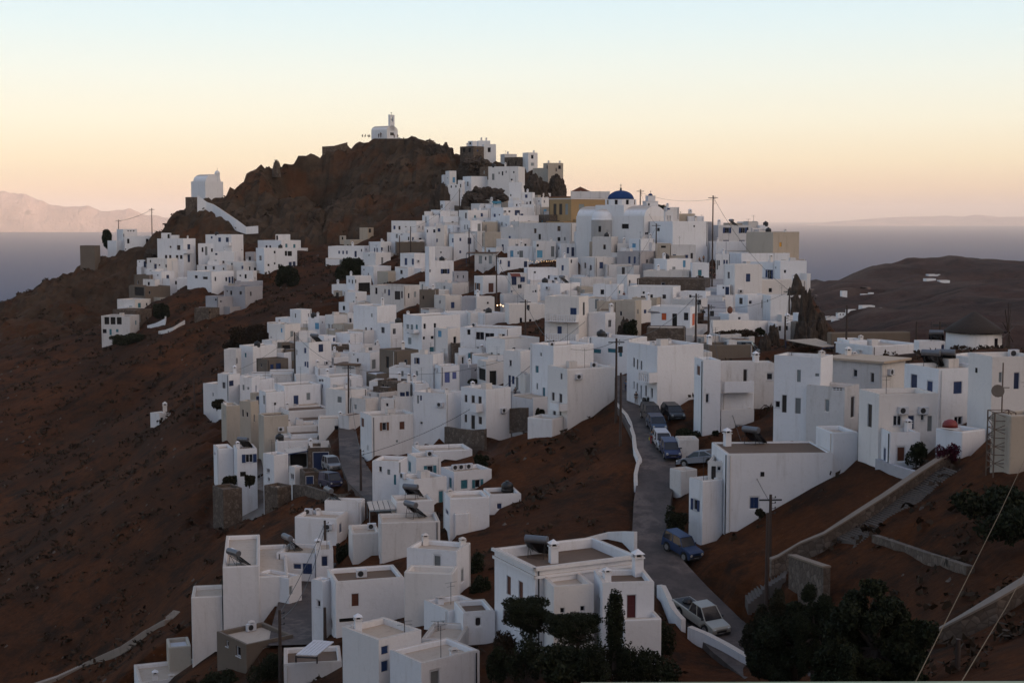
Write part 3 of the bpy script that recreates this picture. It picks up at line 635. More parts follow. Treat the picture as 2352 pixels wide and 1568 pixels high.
VILLAGE['G'] = '''
305,420,502,37,135 c n=ruin r=k|455,80,30,50,n|small beige ruin with doorway at the base of the rocky hill
30,36,120,150,220 c n=ruin r=k|70,185,16,36,n|tiny half-collapsed beige ruin on the dark slope
90,180,370,205,295 c n=ruin r=k||roofless cream barn walls above the long white row
-130,372,492,297,470|22,380,18,38,b 78,382,18,42,b 130,382,18,42,b 252,405,26,76,B 333,352,12,34,k 400,340,12,30,k|long white row with three blue windows and a blue door behind the oak bush
437,600,752,235,412|515,350,14,56,b 552,348,14,50,b 620,345,20,60,b 712,330,14,76,k 742,322,10,50,k|white house with two little chimneys under the dark slope|C 660,232,48;C 700,232,28
752,1100,1222,-60,112|793,35,24,44,b 950,25,20,12,k|broad white house topping the western edge of the village
738,1015,1212,110,232|825,150,24,56,G 890,130,26,14,k 990,190,18,46,k 1053,195,22,46,b 1155,200,36,36,k|white house below the broad one, blue door in its middle
358,530,742,385,582|625,510,22,104,G|white house with one tall grey shutter in front of the oak bush|C 755,390,36
875,1070,1227,395,632|952,510,32,86,b 1048,512,24,76,b|white house with two arched blue doors|W 1120,505
818,828,1216,235,342 b r=k||dark brownish unfinished walls between white houses, west side
1352,1360,1602,302,492 v||plain pinkish-white box with no openings left of the pergola
1268,1362,1620,500,812|1500,645,100,60,o 1322,640,18,66,b 1320,840,24,54,b|white house with wide open bright blue shutters facing the road side|T 1430,498 long black tank above the bright blue shutters;C 1560,502,36
1220,1275,1362,300,880|1288,640,10,34,k|tall narrow white house with drainpipes beside the blue shutters
1602,1622,1822,650,832 g|1677,720,12,42,k 1755,720,14,40,k|grey cement house right of the wide blue shutters
330,505,747,575,732|430,685,12,28,k 362,690,8,14,k|white house front with one slit, edge of dark bushes
553,705,1062,650,742 c||flat beige rooftop volume west of the drainpipe house
123,240,472,712,932|160,780,12,42,k 207,790,16,50,k 255,785,14,44,k 375,870,140,120,n|white house with a big open loggia at the western village edge
-80,150,236,830,932|142,860,18,20,k|low white house left of the loggia house
455,925,1152,850,1092 v r=k|540,918,26,82,k 660,922,14,54,k 717,940,22,74,b 835,980,66,106,D 897,970,18,86,D|long stained house with brown shutters and laundry
1143,1355,1367,900,1182 b r=k|1195,1010,16,40,n|dark brown windowless block in the middle of the west side
1348,1505,1737,985,1212 v|1425,1073,14,42,k|old white house directly right of the dark brown block
1363,1500,1506,908,985||low bright white parapet piece above the dark brown block
1728,1930,1942,1000,1202 g||rough grey cement side wall left of the lettered white house
1363,1600,1822,810,912 v|1487,875,22,46,G|low grey-white house under the cement one, one grey door
98,250,407,935,1112|265,1010,14,14,k 222,1080,14,44,g|white terrace house with rail left of the laundry house
405,612,780,985,1122 v|430,1100,16,36,k|low white terrace under the laundry house
222,550,822,1130,1500|477,1257,16,44,G 395,1455,20,54,k 470,1455,20,40,k|tall blank-topped white house with pinkish right wall
143,150,227,1230,1372|180,1330,24,54,k|narrow white stair house left of the tall pinkish-sided one
553,737,907,1372,1562|630,1465,38,74,k 795,1482,34,68,k|white house with two framed windows below the pinkish wall|T 850,1378 steel-grey tank west of the green shutters
-100,145,152,1245,1342 c||low tan roof west of the narrow stair house
1503,1510,1852,1215,1402||plain white wall house with a ducted roof, right of the green-grey shutters|C 1470,1215,30
1845,1852,2105,1222,1372||second plain white wall beside the ducted roof
'''
VILLAGE['J'] = '''
1082,1230,1382,-40,202|1153,42,12,52,k 1340,40,10,50,k|white cube with one slit window at the western edge, above the dark roof
1334,1495,1577,60,272|1455,187,44,78,a|white house with one pale blue shutter beside the black box tank|T 1400,290 square black tank on the western edge
1573,1690,1887,42,272|1625,200,14,70,k 1665,195,12,56,k 1600,255,8,16,k|white house with dark-edged flat roof left of the plain tall cube
1672,1812,1964,165,292 c r=k|1722,250,14,54,k|small cream house with a mossy dark roof
1716,1915,2102,290,462|1912,410,18,36,k|blank pinkish white wall house below the mossy roof
878,1060,1230,77,152|930,115,22,26,k 1145,140,22,28,k|low white roof house at the western rim, two dark holes
785,1005,1227,165,442 r=k|960,247,18,50,a 812,345,10,24,k|white house with pale blue slit and dark brown roof, western rim|C 1020,172,22;C 822,135,40
903,962,1142,430,550 b r=k|1030,490,90,60,n|brown open shed with a dark interior, western rim
918,990,1152,372,432 c r=k||cream low roof above the brown open shed
1118,1130,1342,225,302 c||cream house with rounded corner left of the black box tank
1193,1202,1457,267,402||plain white wall directly beneath the square black tank
1160,1342,1657,417,902|1290,528,26,66,b 1172,555,12,66,k 1292,715,20,56,b 1325,725,20,74,b 1513,495,54,94,B|tall white house with one deep blue balcony door and a grey tank|S 1440,420 grey-tanked solar heater lower west side
1338,1346,1758,560,722||terrace below the deep blue balcony door, west side
1455,1555,1717,325,542 r=k|1700,375,30,48,b|white house with brown roof and a blue door beside the blank wall
613,765,1057,655,852 b r=k|675,735,14,44,k 830,757,36,62,b 920,750,58,82,b|bare cement house with two blue shutters, west edge
788,796,1152,822,912|835,890,36,26,k 1077,905,30,14,k|white roof block in front of the bare cement house
160,325,402,512,852 v|340,675,24,74,k|tall bare white end house on the western rim
378,560,902,470,762||long white house with curved parapet on the western rim|C 630,475,28;T 692,600 small black tank behind curved parapet
700,1000,1142,560,602||white rounded terrace wall behind the bare cement house
75,225,387,862,1192|262,985,56,66,B 300,1050,18,110,B|white house with deep blue double window on the western tip|C 322,870,120
-130,100,292,1002,1172|128,1130,30,44,t 5,1140,10,44,k|lowest white house at the western tip beside green shrubs
383,545,562,905,1200|430,1042,12,66,g 495,1055,9,30,g|bluish white house with two faint slits
548,655,862,927,1092|588,1005,26,108,G 628,1020,24,106,G|white house with two tall grey shutters, west of the big cream house
385,700,790,880,925 r=k||flat dark patched roof above the bluish white house
862,1000,1507,1020,1332|1165,1215,60,116,b|big cream-white house with a single deep blue window beside the lane
652,745,1000,1110,1445|715,1215,18,110,k|lower wing of the big cream-white house
528,600,662,1120,1402 c|632,1220,48,106,B|cream corner with a deep blue door, left of the big cream house
380,530,645,1240,1720 c|585,1470,12,90,k 420,1400,12,90,k 480,1420,10,60,k|tall bare cream wall below the big cream-white house
125,192,382,1298,1640 c||lone beige tower block at the western slope edge|C 150,1260,40
640,712,1062,1440,1800 c r=k||bare cream flank with a brown roof strip below the big cream house
940,1062,1652,1370,1475 r=k||bright white L-shaped roof parapet with dark roof by the lane
1548,1690,1902,625,745|1608,685,24,84,k|white house with rubble-patched top west of the terrace pots
1423,1465,1700,770,922||bright white bench-like parapet house above the lane|A 1765,800
1450,1640,2092,905,1152|1495,945,26,34,k 1530,945,26,34,k 1527,1025,12,44,b|curved bright white house with two small dark windows
1580,1852,2152,1090,1402|1770,1210,50,76,G|white corner house at the bend of the lane with a small canopy|C 1850,1010,60
1720,1996,2107,740,882 v r=k e=.3||white house under a brown overhanging roof beside the street pole
1910,1918,2107,440,622|1965,562,22,54,k 2020,665,20,50,k|white house with two narrow windows right of a stone wall gap
1660,1668,1912,465,592 s n=yard r=k||dark rubble yard wall between two white houses, west side
'''
VILLAGE['M'] = '''
1160,1215,1662,190,322||bright white street house with box on roof, along the lane
1648,1655,2003,92,352|1903,208,46,48,k|bright white house with one black square window on the lane
1048,1070,1747,397,522||long white roof block with brown tank above the blue garage arch|T 1110,400 big black tank left of the long roof block;T 1780,420 brown square tank above the stone arch
193,257,472,500,1042|205,570,12,36,b|white house with a blank upper wall, lowest on western slope
470,515,797,505,985|687,635,170,104,o 600,855,66,60,n|white house with open blue shutters beside the blue veranda|S 620,500 solar heater on the blue-shuttered western house
175,320,592,1070,1332 s n=yard r=k||grey stone planter wall full of shrubs on the western slope
883,1030,1238,592,1002 r=k|950,808,36,56,k 955,930,18,46,k|tall bright white stair tower with arched niche, blue veranda house
1238,1245,1502,530,792 v|1375,660,240,180,n|shaded blue-posted veranda opening left of the stone arch
1240,1320,1437,757,962|1282,890,36,74,k|low rounded white wall block with a narrow window
1500,1507,1827,490,785 s|1685,670,190,220,B|pale crazy-paved stone front with wide blue arched gate
890,1080,1280,1040,1240 s n=yard r=t||stone cistern with a pale slab lid below the veranda house
1390,1460,1690,835,1010 s n=shed r=k|1530,930,110,130,b|low stone shed with bright blue doors behind the blue van
'''
VILLAGE['K'] = '''
-12,215,402,1030,1305 v|75,1140,24,54,g|plain white house with one small grey window at the lane bend
-20,280,422,385,642|48,390,20,50,k 105,490,18,48,k 335,545,44,114,G|white house with chimney, left of the big brown blank house
128,136,422,287,382|195,340,46,46,k 278,345,52,56,G|bright white roof flat with two windows left of the brown house|C 440,300,80;A 600,260
413,622,957,360,692 b r=k|520,520,34,140,n|big brown unpainted house in the middle of the lower village
545,845,857,592,772|730,675,24,66,G 838,690,10,50,b|low white wing in front of the brown unpainted house
850,1155,1302,410,772|935,497,54,76,o 932,672,22,62,g|white house with lilac-blue shutters and a satellite dish
1055,1062,1308,402,502|1175,467,38,46,l 1250,460,34,60,l|white upper room with two lilac windows
1180,1262,1522,572,800|1355,725,64,132,l 1455,700,50,90,l|white house with lilac door and lilac shutter below a roof terrace|W 1215,620
1488,1500,1712,420,552|1607,490,76,84,n|white garage front with a black opening set in brown rubble
1700,1712,1895,400,552 b r=k||brown rough side wall right of the black garage opening
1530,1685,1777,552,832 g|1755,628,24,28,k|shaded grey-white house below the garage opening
743,1000,1537,-125,382|805,50,32,110,g 862,45,32,96,g 832,220,38,82,g 1042,15,26,66,k 1185,10,26,66,k 1032,180,24,38,k 1148,173,36,40,k 1143,345,54,74,t|tall white house with green-grey shutters and small upper balcony|N 760,885,60,105;C 745,-125,60
1168,1362,1540,50,382|1248,122,40,78,a|white cube with one pale teal window right of the grey shutters
1535,2182,2392,50,392|1655,95,36,72,k 1810,150,96,96,k 1945,165,106,96,k 1780,330,22,42,k 2110,145,80,40,k|long white workshop building with wide barred windows|A 1500,-50
1410,1418,1742,252,382 s n=ruin r=k|1660,255,30,18,n|dark rubble stone wall remnant in front of the workshop
1778,1898,2182,512,842 v|1838,685,84,144,n 1995,740,76,180,n|white loggia house with dark openings and a blue barrel|
265,390,397,782,892||bright white stump of wall beside the stone-fronted cottage
388,655,882,790,932 s r=k|458,852,24,50,n 517,858,14,32,n|stone-fronted cottage with brown roof in the lower village
660,832,842,815,1080 v|730,975,62,80,B 800,960,34,66,B|recessed white yard wall with two deep blue windows
160,410,662,945,1055 v|222,975,14,30,k 275,972,16,38,k|low cream roof house left of the recessed blue windows
430,610,640,1035,1160|465,1065,10,28,k 515,1110,14,40,k|small white chimney hut with tan roof behind the brown shutters
-160,-10,182,745,892||rounded white parapet house with brown roof slots left of brown house lane
883,1340,1547,955,1532|947,1010,28,160,g 988,1000,26,98,b 995,1362,34,34,k|very large blank white house left of the wooden balcony house|C 990,800,50;C 1440,790,50
840,900,1100,815,1090|850,1030,20,150,b|white side wing with a blue door behind the very large house|
1547,1895,2242,900,1452|1615,1020,42,106,D 1715,1030,52,110,D 1810,1042,52,106,D 1613,1295,40,112,D 1715,1350,56,196,D 1815,1325,50,108,D|peeling white house with six dark shutters and a small wooden balcony|L 1670,1758,1092,1210
'''
VILLAGE['L'] = '''
-20,245,722,197,502|57,435,26,104,G 155,455,28,114,G|white house under a brown flat roof left of the tall lower pole|C 155,180,50
223,460,602,365,902|320,530,24,78,k 307,780,28,146,B 357,765,28,100,b 413,815,26,156,G|white house with blue doors and a lit lamp above the public steps
595,920,1480,290,1042|740,410,16,46,G 690,612,46,98,t 692,850,24,86,G 785,935,38,140,t|tall white house with teal shutter beside the public steps|A 885,305
928,1180,1547,520,610||low white roof terrace with a small panel in front of the box truck
838,1115,1777,612,1402|1030,710,28,86,D 915,990,40,116,D 1020,1015,44,126,D 932,1240,42,100,D 1015,1235,30,84,D|huge white corner house with a blank pinkish wall beside the road|L 870,1045,1085,1185;A 1475,590
555,905,1092,1308,1532 n=yard||white walled yard with a climbing plant below the huge corner house
1413,1972,2225,190,620|1528,360,94,54,t 1730,352,94,54,t 1855,390,32,84,t|long bluish-white tavern with teal windows and small wall lamps|T 1490,180 black tank lying on the tavern roof;A 1580,140;A 1700,140
1275,1400,1418,195,320||low grey-white wall left of the tavern under the balconies
516,524,602,690,990 v||narrow off-white wall at the head of the public steps
'''
VILLAGE['N'] = '''
240,357,828,38,432|262,100,30,92,r 490,143,94,84,q 675,132,58,84,r 622,297,22,24,g 317,367,12,56,g|white house with warm brown shutters above the blue van lane|V 565,60,50
778,860,1412,405,530|960,405,9,9,k|white back storey with tan roof of the teal-shuttered house|C 760,330,60
732,822,1082,472,702|752,560,30,106,t 968,625,130,146,p|white house with a teal double door behind a curved terrace|A 956,420;A 1030,450
1082,1218,1612,620,802|1178,730,30,106,t 1325,745,74,94,t 1465,740,116,88,p|white low wing with teal door and open teal shutters|A 1165,530;A 1240,525;A 1335,520
365,640,735,508,872|446,590,14,58,k 532,620,12,56,g 600,700,26,106,t|long white wing with teal shutters along the lane
640,800,1142,700,952|1083,875,50,124,t|curved white terrace wall with a teal door below it|W 700,660
560,614,1012,925,1102|975,978,12,18,k|white house with a slanted dark solar panel roof|S 770,880 wide dark solar panel on the white house by the lattice pergola
1113,1175,1590,893,1252|1143,1035,30,48,b|white house with rounded corners beside narrow outside stairs|C 1155,800,50
1212,1225,1382,1050,1252|1290,1083,22,26,k|small white outhouse with one tiny black window
1523,1592,1920,853,1042 r=k|1693,977,44,52,b|white house with brown sunken roof, black tank and pointed chimney|T 1775,830 square black tank in the brown sunken roof;C 1790,800,70
'''
VILLAGE['V'] = '''
-57,383,502,188,442|425,285,24,96,b|white house with pinkish flat roof and one blue slit beside the pole|C 205,60,50;A 40,130
258,640,682,8,232||white block behind the pinkish flat roof by the lower lane|S 30,-30 solar heater at the pale roof by the lower lane
508,546,842,345,642||white house with brown sunken terrace left of the plain cream block|A 795,300
835,845,1467,232,642 v||plain cream-white block with rust streaks and a solar heater|S 1190,180 steel solar heater lying on the rust-streaked block
1118,1636,1782,532,962|1435,650,72,164,G 1700,780,26,130,g|white house with two tall pointed chimneys and a grey door|C 1210,440,100;C 1755,470,90
1088,1595,1652,762,1225 p=.9||white terrace with garden chairs under the grey-doored chimney house
290,372,1092,850,1402 r=k|577,1037,84,136,r 303,920,18,136,r 330,1290,14,100,r 500,1250,180,40,n|white house with a single brown shutter under a broad brown roof|A 640,800
172,235,292,842,1402|190,1080,10,66,k 225,1120,26,110,r|narrow white front with dark shutters facing the lower lane
1297,1552,1932,1150,1382|1490,1297,12,56,g|cream flat-roofed house with a pointed chimney, lower centre|C 1360,1000,60
1610,1705,2037,1170,1482 r=k|1863,1270,48,80,D|small white house with one arched brown window, lower centre
'''
VILLAGE['W'] = '''
205,628,1702,440,1400 r=k p=.75 q=1|352,625,46,200,r 478,690,48,220,r 310,960,40,150,r|grand white house with moulded cornice and brown roof, lower right|S 660,330 steel solar heater on the brown roof of the grand house;C 820,390,190
682,825,1242,640,1425 z=-2.2|915,890,50,60,k 1125,870,50,60,k|white lower front wing of the grand house with two tiny windows
1240,1335,1872,600,1130 r=k z=-.4|1452,780,100,90,k 1635,850,104,262,R|white front room with a dark red door, right of grand house|C 1325,610,140;C 1745,520,250
1545,1556,1952,985,1260 n=yard z=-1.6||white courtyard wall in front of the dark red door
'''
VILLAGE['Y'] = '''
968,1345,1792,595,1145|1408,682,80,118,b 1408,863,80,118,b|nearest white house with two blue shutters one above the other|C 1130,515,170;V 1700,500,130
1464,1790,2400,835,1200|1933,985,96,150,G|white house with a pale green glazed door at the bottom edge|C 2300,860,90
345,352,962,842,1160 r=k||white house with brown roof under a slatted frame, bottom left of centre
1790,2190,2196,590,760 v||weathered tan roof block behind the two stacked blue shutters|V 1700,480,100
'''
VILLAGE['U'] = '''
408,430,1450,668,1202 D=124.2 a=80||long lowest tier with sunken red terrace of the tall windowless white house
714,760,1152,352,1182 D=124 a=80|735,430,14,106,b|tall windowless white house with steel solar tank, lower left|S 910,345 big solar heater on the tall windowless house lower left
716,762,1450,470,1190 D=124.1 a=80||middle tier with blue-posted canopy of the tall windowless white house
1440,1451,1587,472,882 D=124.3 a=55|1475,600,12,80,g|white return wall by the lane, at the right end of the windowless tiers
1325,1725,1737,215,482|1645,370,106,116,b 1540,345,84,56,b|bright white house with wide blue shutters beside the lower pole|S 1470,180 tank-topped solar heater on the bright white house;C 1395,160,90
1728,1735,1917,177,502|1825,290,66,106,B|white annex with a deep blue door behind the lower pole
703,1007,1502,1165,1442 b r=t|805,1140,22,90,k 925,1235,46,106,k 1230,1215,84,46,k|dark brown house with a pale flat roof and white window frames|C 985,900,80;A 960,900
172,195,432,1195,1292 c n=yard r=w||small white terrace with a jar left of the tall windowless house
-160,-110,640,1562,1900||white roof edge with two slim chimneys at the bottom left corner|C 65,1600,120;C 240,1590,60
'''
VILLAGE['P'] = '''
200,626,1267,118,962|300,345,22,126,D 348,370,20,136,D 402,385,22,124,D 300,655,18,94,k 345,685,20,110,k 400,760,20,190,g 548,770,28,134,k 467,740,20,150,D|huge pinkish white house with street balcony above the parked cars|N 350,620,480,620;C 760,80,50;C 560,110,40

1135,1265,1505,312,1340|1197,455,46,134,r 1322,845,44,124,k|tall white tower wing with one brown shutter right of the parked cars
1490,1510,1972,332,900 v z=3|1853,545,28,196,D|recessed upper floor with dark door and thin roof canopy
1505,1518,1972,770,1000 z=-1.2||recessed middle floor behind the wavy terrace parapet|L 1505,1972,610,765
1360,1518,1972,1005,1372 z=-1.5|1435,1230,130,240,n|white lower terrace with wavy top and a dark garage opening
'''
VILLAGE['Q'] = '''
-12,55,332,872,1482 v|275,1065,88,96,k|pinkish house part with a brown window left of the big near house
330,987,1145,800,1925|680,1055,56,170,g 935,1042,56,40,g 477,1440,76,250,D 668,1470,86,220,G 377,1450,84,96,k|big white house with grey shutters and long terrace, right side|C 1000,830,100;V 610,700,60
1060,1845,2165,880,1430 v z=3 e=.4|1465,1018,62,106,k 1703,1080,56,140,k|set-back upper storey under a thin projecting roof slab, right side|C 1190,770,170;C 1505,760,100;C 1900,860,50
780,1322,1512,1218,2078 v z=-5|1072,1470,50,160,g 875,1152,138,34,v 1043,1192,140,34,v 1220,1238,146,34,v|grey-white terrace block with three pierced vent strips
1370,1378,1640,560,690||low white boundary wall with a pointed chimney behind the flat roofs|C 1580,590,80
565,640,887,317,502 b r=k|755,368,34,38,k|small brown plastered house with one square window before the crag
715,722,952,195,392||white stepped block left of the brown crag
365,372,640,330,450|415,385,30,80,D 510,375,30,80,D 583,380,28,70,k|shaded white house with dark doors behind the two thin poles
'''
VILLAGE['R'] = '''
-600,-596,505,458,632 b r=k d=1.5||long rough brown boundary building in front of the far hills
552,632,992,572,722|962,640,40,120,B|low white house with blue door against the windmill|S 860,560 brass-coloured solar heater left of windmill
-560,-20,640,640,735||long low white parapet behind the flat roofs, right side
414,905,1642,958,1850|555,1160,92,264,B 775,1215,82,184,b 1168,1215,126,176,b 1516,1560,104,340,B 1176,1680,116,124,k|white house with deep blue windows and twin solar tanks on its roof|S 680,900 left solar tank above the deep blue windows;S 920,870 right solar tank above the deep blue windows;V 1100,800,180
1010,1382,1660,788,960||white raised roof block below the windmill
1640,1652,2300,792,1860|1760,1075,42,140,g 1987,1120,86,236,B|white house with a deep blue door at the right photo edge|A 2020,780
1668,2012,2300,1255,1640||white terrace parapet beside the steel mast, right photo edge
'''
VILLAGE['T'] = '''
360,578,1182,72,800|768,345,92,112,k 910,370,72,168,B 1030,312,34,60,k 1105,375,48,160,G|white house with barred window, deep blue door and two air conditioners|W 820,240;W 1030,240
575,695,1002,465,785 z=-2.5|805,690,86,150,r|protruding white basement with a faded brown door by the fig bush
1163,1445,1692,460,692 n=yard||white walled patio with a red bowl on its parapet
1737,1952,2300,290,860 c||beige concrete water house behind the lattice mast, right edge
'''
VILLAGE['S'] = '''
1640,1648,1915,335,700||low white linking wall between the pierced terrace block and barred-window house
375,548,1642,560,1345 r=k p=.15|830,1070,98,122,b|large blank white house with brown roof and one blue shutter above the road|S 800,420 steel tank on the chimney block of the large blank house
145,290,502,842,1490|213,1092,90,116,o|lower front of the blank house with blue open shutters, beside the blue car
343,495,548,640,842 z=1.5|403,730,48,196,D 456,705,20,66,k|small roof-level entry room with a black door above the road
0,36,250,405,600 v n=yard||pale retaining wall block behind the silver sedan
-60,60,235,735,960 v n=yard||low pale wall with a ledge under the silver sedan
'''
VILLAGE['d'] = '''
345,366,392,950,976|372,962,5,6,k|isolated little white chapel low on the bare western slope|C 388,952,26
'''
VILLAGE['o'] = '''
320,378,386,982,1050 b n=ruin r=k||squat brown roofless hut at the far left spur edge
'''
FAR = '''
1220,1228,1332,178,226 D=950|1260,200,12,20,k 1300,200,12,20,k|white farmhouse leftmost of the distant valley cluster
1363,1370,1497,135,182 D=960||upper small white house of the distant valley cluster
1374,1382,1612,190,232 D=930|1420,210,14,20,k 1520,210,14,20,k|long low white house at the front of the distant valley cluster
1558,1568,1742,78,137 D=980||tall white house at the back of the distant valley cluster
1650,1662,1892,115,182 D=960||rightmost white terrace house of the distant valley cluster
1155,1165,1252,268,337 D=880||lone white cube nearest below the distant cluster
1065,1072,1202,230,272 D=900||low white house just right of the brown crag in the valley
1560,1570,1700,165,225 D=940||small white house in the middle of the distant valley cluster
'''
FARD = '''
1928,1934,1946,668,680 D=1150||isolated white house near the dirt track in the valley
1974,1980,1995,675,684 D=1150||small white farm on the valley floor, left of two
1994,1998,2007,672,683 D=1160||small white farm on the valley floor, right of two
2122,2128,2150,640,646 D=1450||white house leftmost on the far hillside terrace
2155,2160,2182,644,650 D=1440||second white house from the left on the far hillside terrace
2192,2196,2222,668,673 D=1350||single long white house below the far hillside terrace
2205,2210,2232,648,655 D=1430||middle white house on the far hillside terrace
2240,2246,2262,650,656 D=1430||white house rightmost but one on the far hillside terrace
2262,2266,2282,652,657 D=1430||rightmost white house on the far hillside terrace
2128,2134,2160,630,636 D=1500||upper white house above the far hillside terrace
'''
HAZE = 3.8e-5; EXPO = 0.2
# ------------------------------------------------------------------ build the village
for t, b in list(VILLAGE.items())+[('Q', FAR), ('d', FARD)]:
    for l in b.strip().split('\n'):
        if l.strip(): house(t, l)
UP = Vector((0,0,1))
print('annexes', annexes())
def hand(tile, line, cat, name):
    H = house(tile, line); H['R'].name = name; H['R']['category'] = cat
    if 'group' in H['R']: del H['R']['group']
    for k in list(H['R'].children):
        if k.name.startswith('roof') and name != 'town_hall': pass
    return H
def vault(H, t0, t1, s0, s1, z, rise=1.0, name='vault', along='l', mat=None):
    """barrel roof: runs along dl from t0 to t1, spans s0..s1 along dr"""
    C, a, b = (H['C'], H['dl'], H['dr']) if along == 'l' else (H['C'], H['dr'], H['dl'])
    mb = MB(); r = (s1-s0)/2; n = 16; rise = rise/r; rings = []
    for t in (t0, t1):
        rings.append([C+a*t+b*(s0+r-math.cos(math.pi*i/n)*r)+UP*(z-C.z+math.sin(math.pi*i/n)*r*rise) for i in range(n+1)])
    for i in range(n): mb.quad(rings[0][i], rings[1][i], rings[1][i+1], rings[0][i+1])
    for rg in rings: mb.poly(rg)
    o = mb.build(name, mat or WHITE, H['R'], org=H['org']); return o
def cross(mb, p, h):
    p = Vector(p); mb.cbox(p, h*.1, h*.1, h); mb.cbox(p+UP*h*.6, h*.6, h*.1, h*.12)
# summit chapel
H = hand('B', '222,385,500,318,398 p=.03 a=32|440,357,34,28,D|small barrel-vaulted white chapel with open belfry on the rocky summit', 'chapel', 'summit_chapel')
vault(H, 0, H['Ll'], 0, H['Lr'], H['zt']-.02, 1.75)
mb = MB(); C, dl, dr = H['C'], H['dl'], H['dr']; m = H['Lr']/2; z = H['zt']; w = 2.7
q = C+dr*(m-w/2)+UP*(0); mb.box(Vector((q.x,q.y,z)), dr*w, dl*.7, UP*3.1)
for a in (0, w-.8): mb.box(Vector((q.x,q.y,z+3.1))+dr*a, dr*.8, dl*.7, UP*1.7)
mb.box(Vector((q.x,q.y,z+4.8)), dr*w, dl*.7, UP*.7); mb.build('belfry', WHITE, H['R'], org=H['org'])
mb = MB(); c = q+dr*w/2+dl*.35; mb.lathe((c.x,c.y,z+3.5), [(.4,0),(.34,.1),(.25,.5),(.1,.7)], 10); mb.build('bell', DARKMETAL, H['R'], org=H['org'])
mb = MB(); cross(mb, (c.x,c.y,z+5.5), 1.0); mb.build('cross', DARKMETAL, H['R'], org=H['org'])
CHAPEL = H
# cliff chapel on the left
H = hand('O', '168,315,505,718,880 p=.03 a=38||big plain white vaulted chapel on the left cliff above its stairway', 'chapel', 'cliff_chapel')
vault(H, .4, H['Ll']-.4, .6, H['Lr']-.6, H['zt']-.02, 2.3)
mb = MB(); c = H['C']+H['dr']*(H['Lr']*.78)+H['dl']*.9; mb.lathe((c.x,c.y,H['zt']), [(.85,0),(.85,2.5),(.98,2.5),(.98,2.65),(.85,2.65),(.72,3.1),(.4,3.45),(.08,3.6)], 16); mb.build('belfry', WHITE, H['R'], org=H['org'])
mb = MB(); cross(mb, (c.x,c.y,H['zt']+3.6), .6); mb.build('cross', DARKMETAL, H['R'], org=H['org'])
CHAPEL2 = H
house('O', '108,200,240,885,960 s n=yard r=t||rubble terrace wall under the white cliff chapel')
# blue domed church
H = hand('E', '540,1490,1790,745,1085 p=.03|797,915,40,86,k 1222,890,84,60,n 1525,990,40,30,k|large white church with blue dome and barrel vaults on the village ridge', 'church', 'domed_church')
CH = H; C, dl, dr, Ll, Lr, zt = (H[k] for k in ('C','dl','dr','Ll','Lr','zt'))
mE = H['D']/F*.574219/3.485
vault(H, .05, Ll*.36, .15, Lr-.15, zt-.03, 2.25, 'vault')
vault(H, Ll*.70, Ll-.1, .15, Lr-.15, zt-.03, 2.25, 'vault')
ct = Ll*.475; cross_w = Lr*.94; hB = 155*mE; hD = 82*mE; rD = 190*mE
mb = MB(); o = C+dl*(Ll*.30)+dr*(Lr*.02); mb.box(Vector((o.x,o.y,zt-.3)), dl*(Ll*.42), dr*(Lr*.96), UP*(hB+.3)); mb.build('crossing', WHITE, H['R'], org=H['org'], bevel=.08)
cc = C+dl*(Ll*.50)+dr*(Lr*.5); zc = zt+hB; mb = MB()
oct_ = [(rD*1.17, 0), (rD*1.17, hD), (rD*1.1, hD+.06)]
mb.lathe((cc.x, cc.y, zc-.05), oct_, 8); mb.build('drum', WHITE, H['R'], org=H['org'])
mb = MB(); n = 24; mb.lathe((cc.x,cc.y,zc+hD-.05), [(rD*1.0*math.cos(a), rD*.68*math.sin(a)) for a in [i*math.pi/2/10 for i in range(10)]]+[(.05, rD*.68)], 32)
DOME = plaster('dome_blue', (.010,.036,.12), (.015,.05,.16), (.08,.10,.16), .2); mb.build('dome', DOME, H['R'], smooth=True, org=H['org'])
mb = MB(); zz = zc+hD+rD*.68; mb.lathe((cc.x,cc.y,zz-.05), [(.28,0),(.2,.3),(.25,.45),(.05,.7)], 10); cross(mb, (cc.x,cc.y,zz+.5), .9); mb.build('finial', DARKMETAL, H['R'], org=H['org'])
for k in range(8):
    a = 2*math.pi*(k+.5)/8; nn = Vector((math.cos(a), math.sin(a), 0)); tt = Vector((-nn.y, nn.x, 0)); p = cc+nn*(rD*1.17*math.cos(math.pi/8)+.01)
    mb = MB(); mb.box(Vector((p.x,p.y,zc+.12))-tt*.32, tt*.64, nn*.03, UP*1.05); mb.build('window', GLASS, H['R'], org=H['org'])
ap = C+dl*(Ll*.60); ra = 165*mE; hz = 60*mE; mb = MB(); zb = H['zb']-3
mb.lathe((ap.x, ap.y, zb), [(ra, 0), (ra, zt-hz-zb), (ra*1.02, zt-hz-zb+.02), (ra*1.02, zt-hz-zb+.15), (ra*.98, zt-hz-zb+.17)]+[(ra*.98*math.cos(i*math.pi/2/8), zt-hz-zb+.17+ra*.9*math.sin(i*math.pi/2/8)) for i in range(1, 8)]+[(.05, zt-hz-zb+.17+ra*.9)], 28)
mb.build('apse', WHITE, H['R'], smooth=True, org=H['org'])
for a in (-1.9,):
    nn = Vector((math.cos(a), math.sin(a), 0)); tt = Vector((-nn.y, nn.x, 0)); p = ap+nn*(ra-.03); z_ = zt-hz-2.6; mb = MB(); mb.box(Vector((p.x,p.y,z_))-tt*.3, tt*.6, nn*.05, UP*1.3); mb.build('window', GLASS, H['R'], org=H['org'])
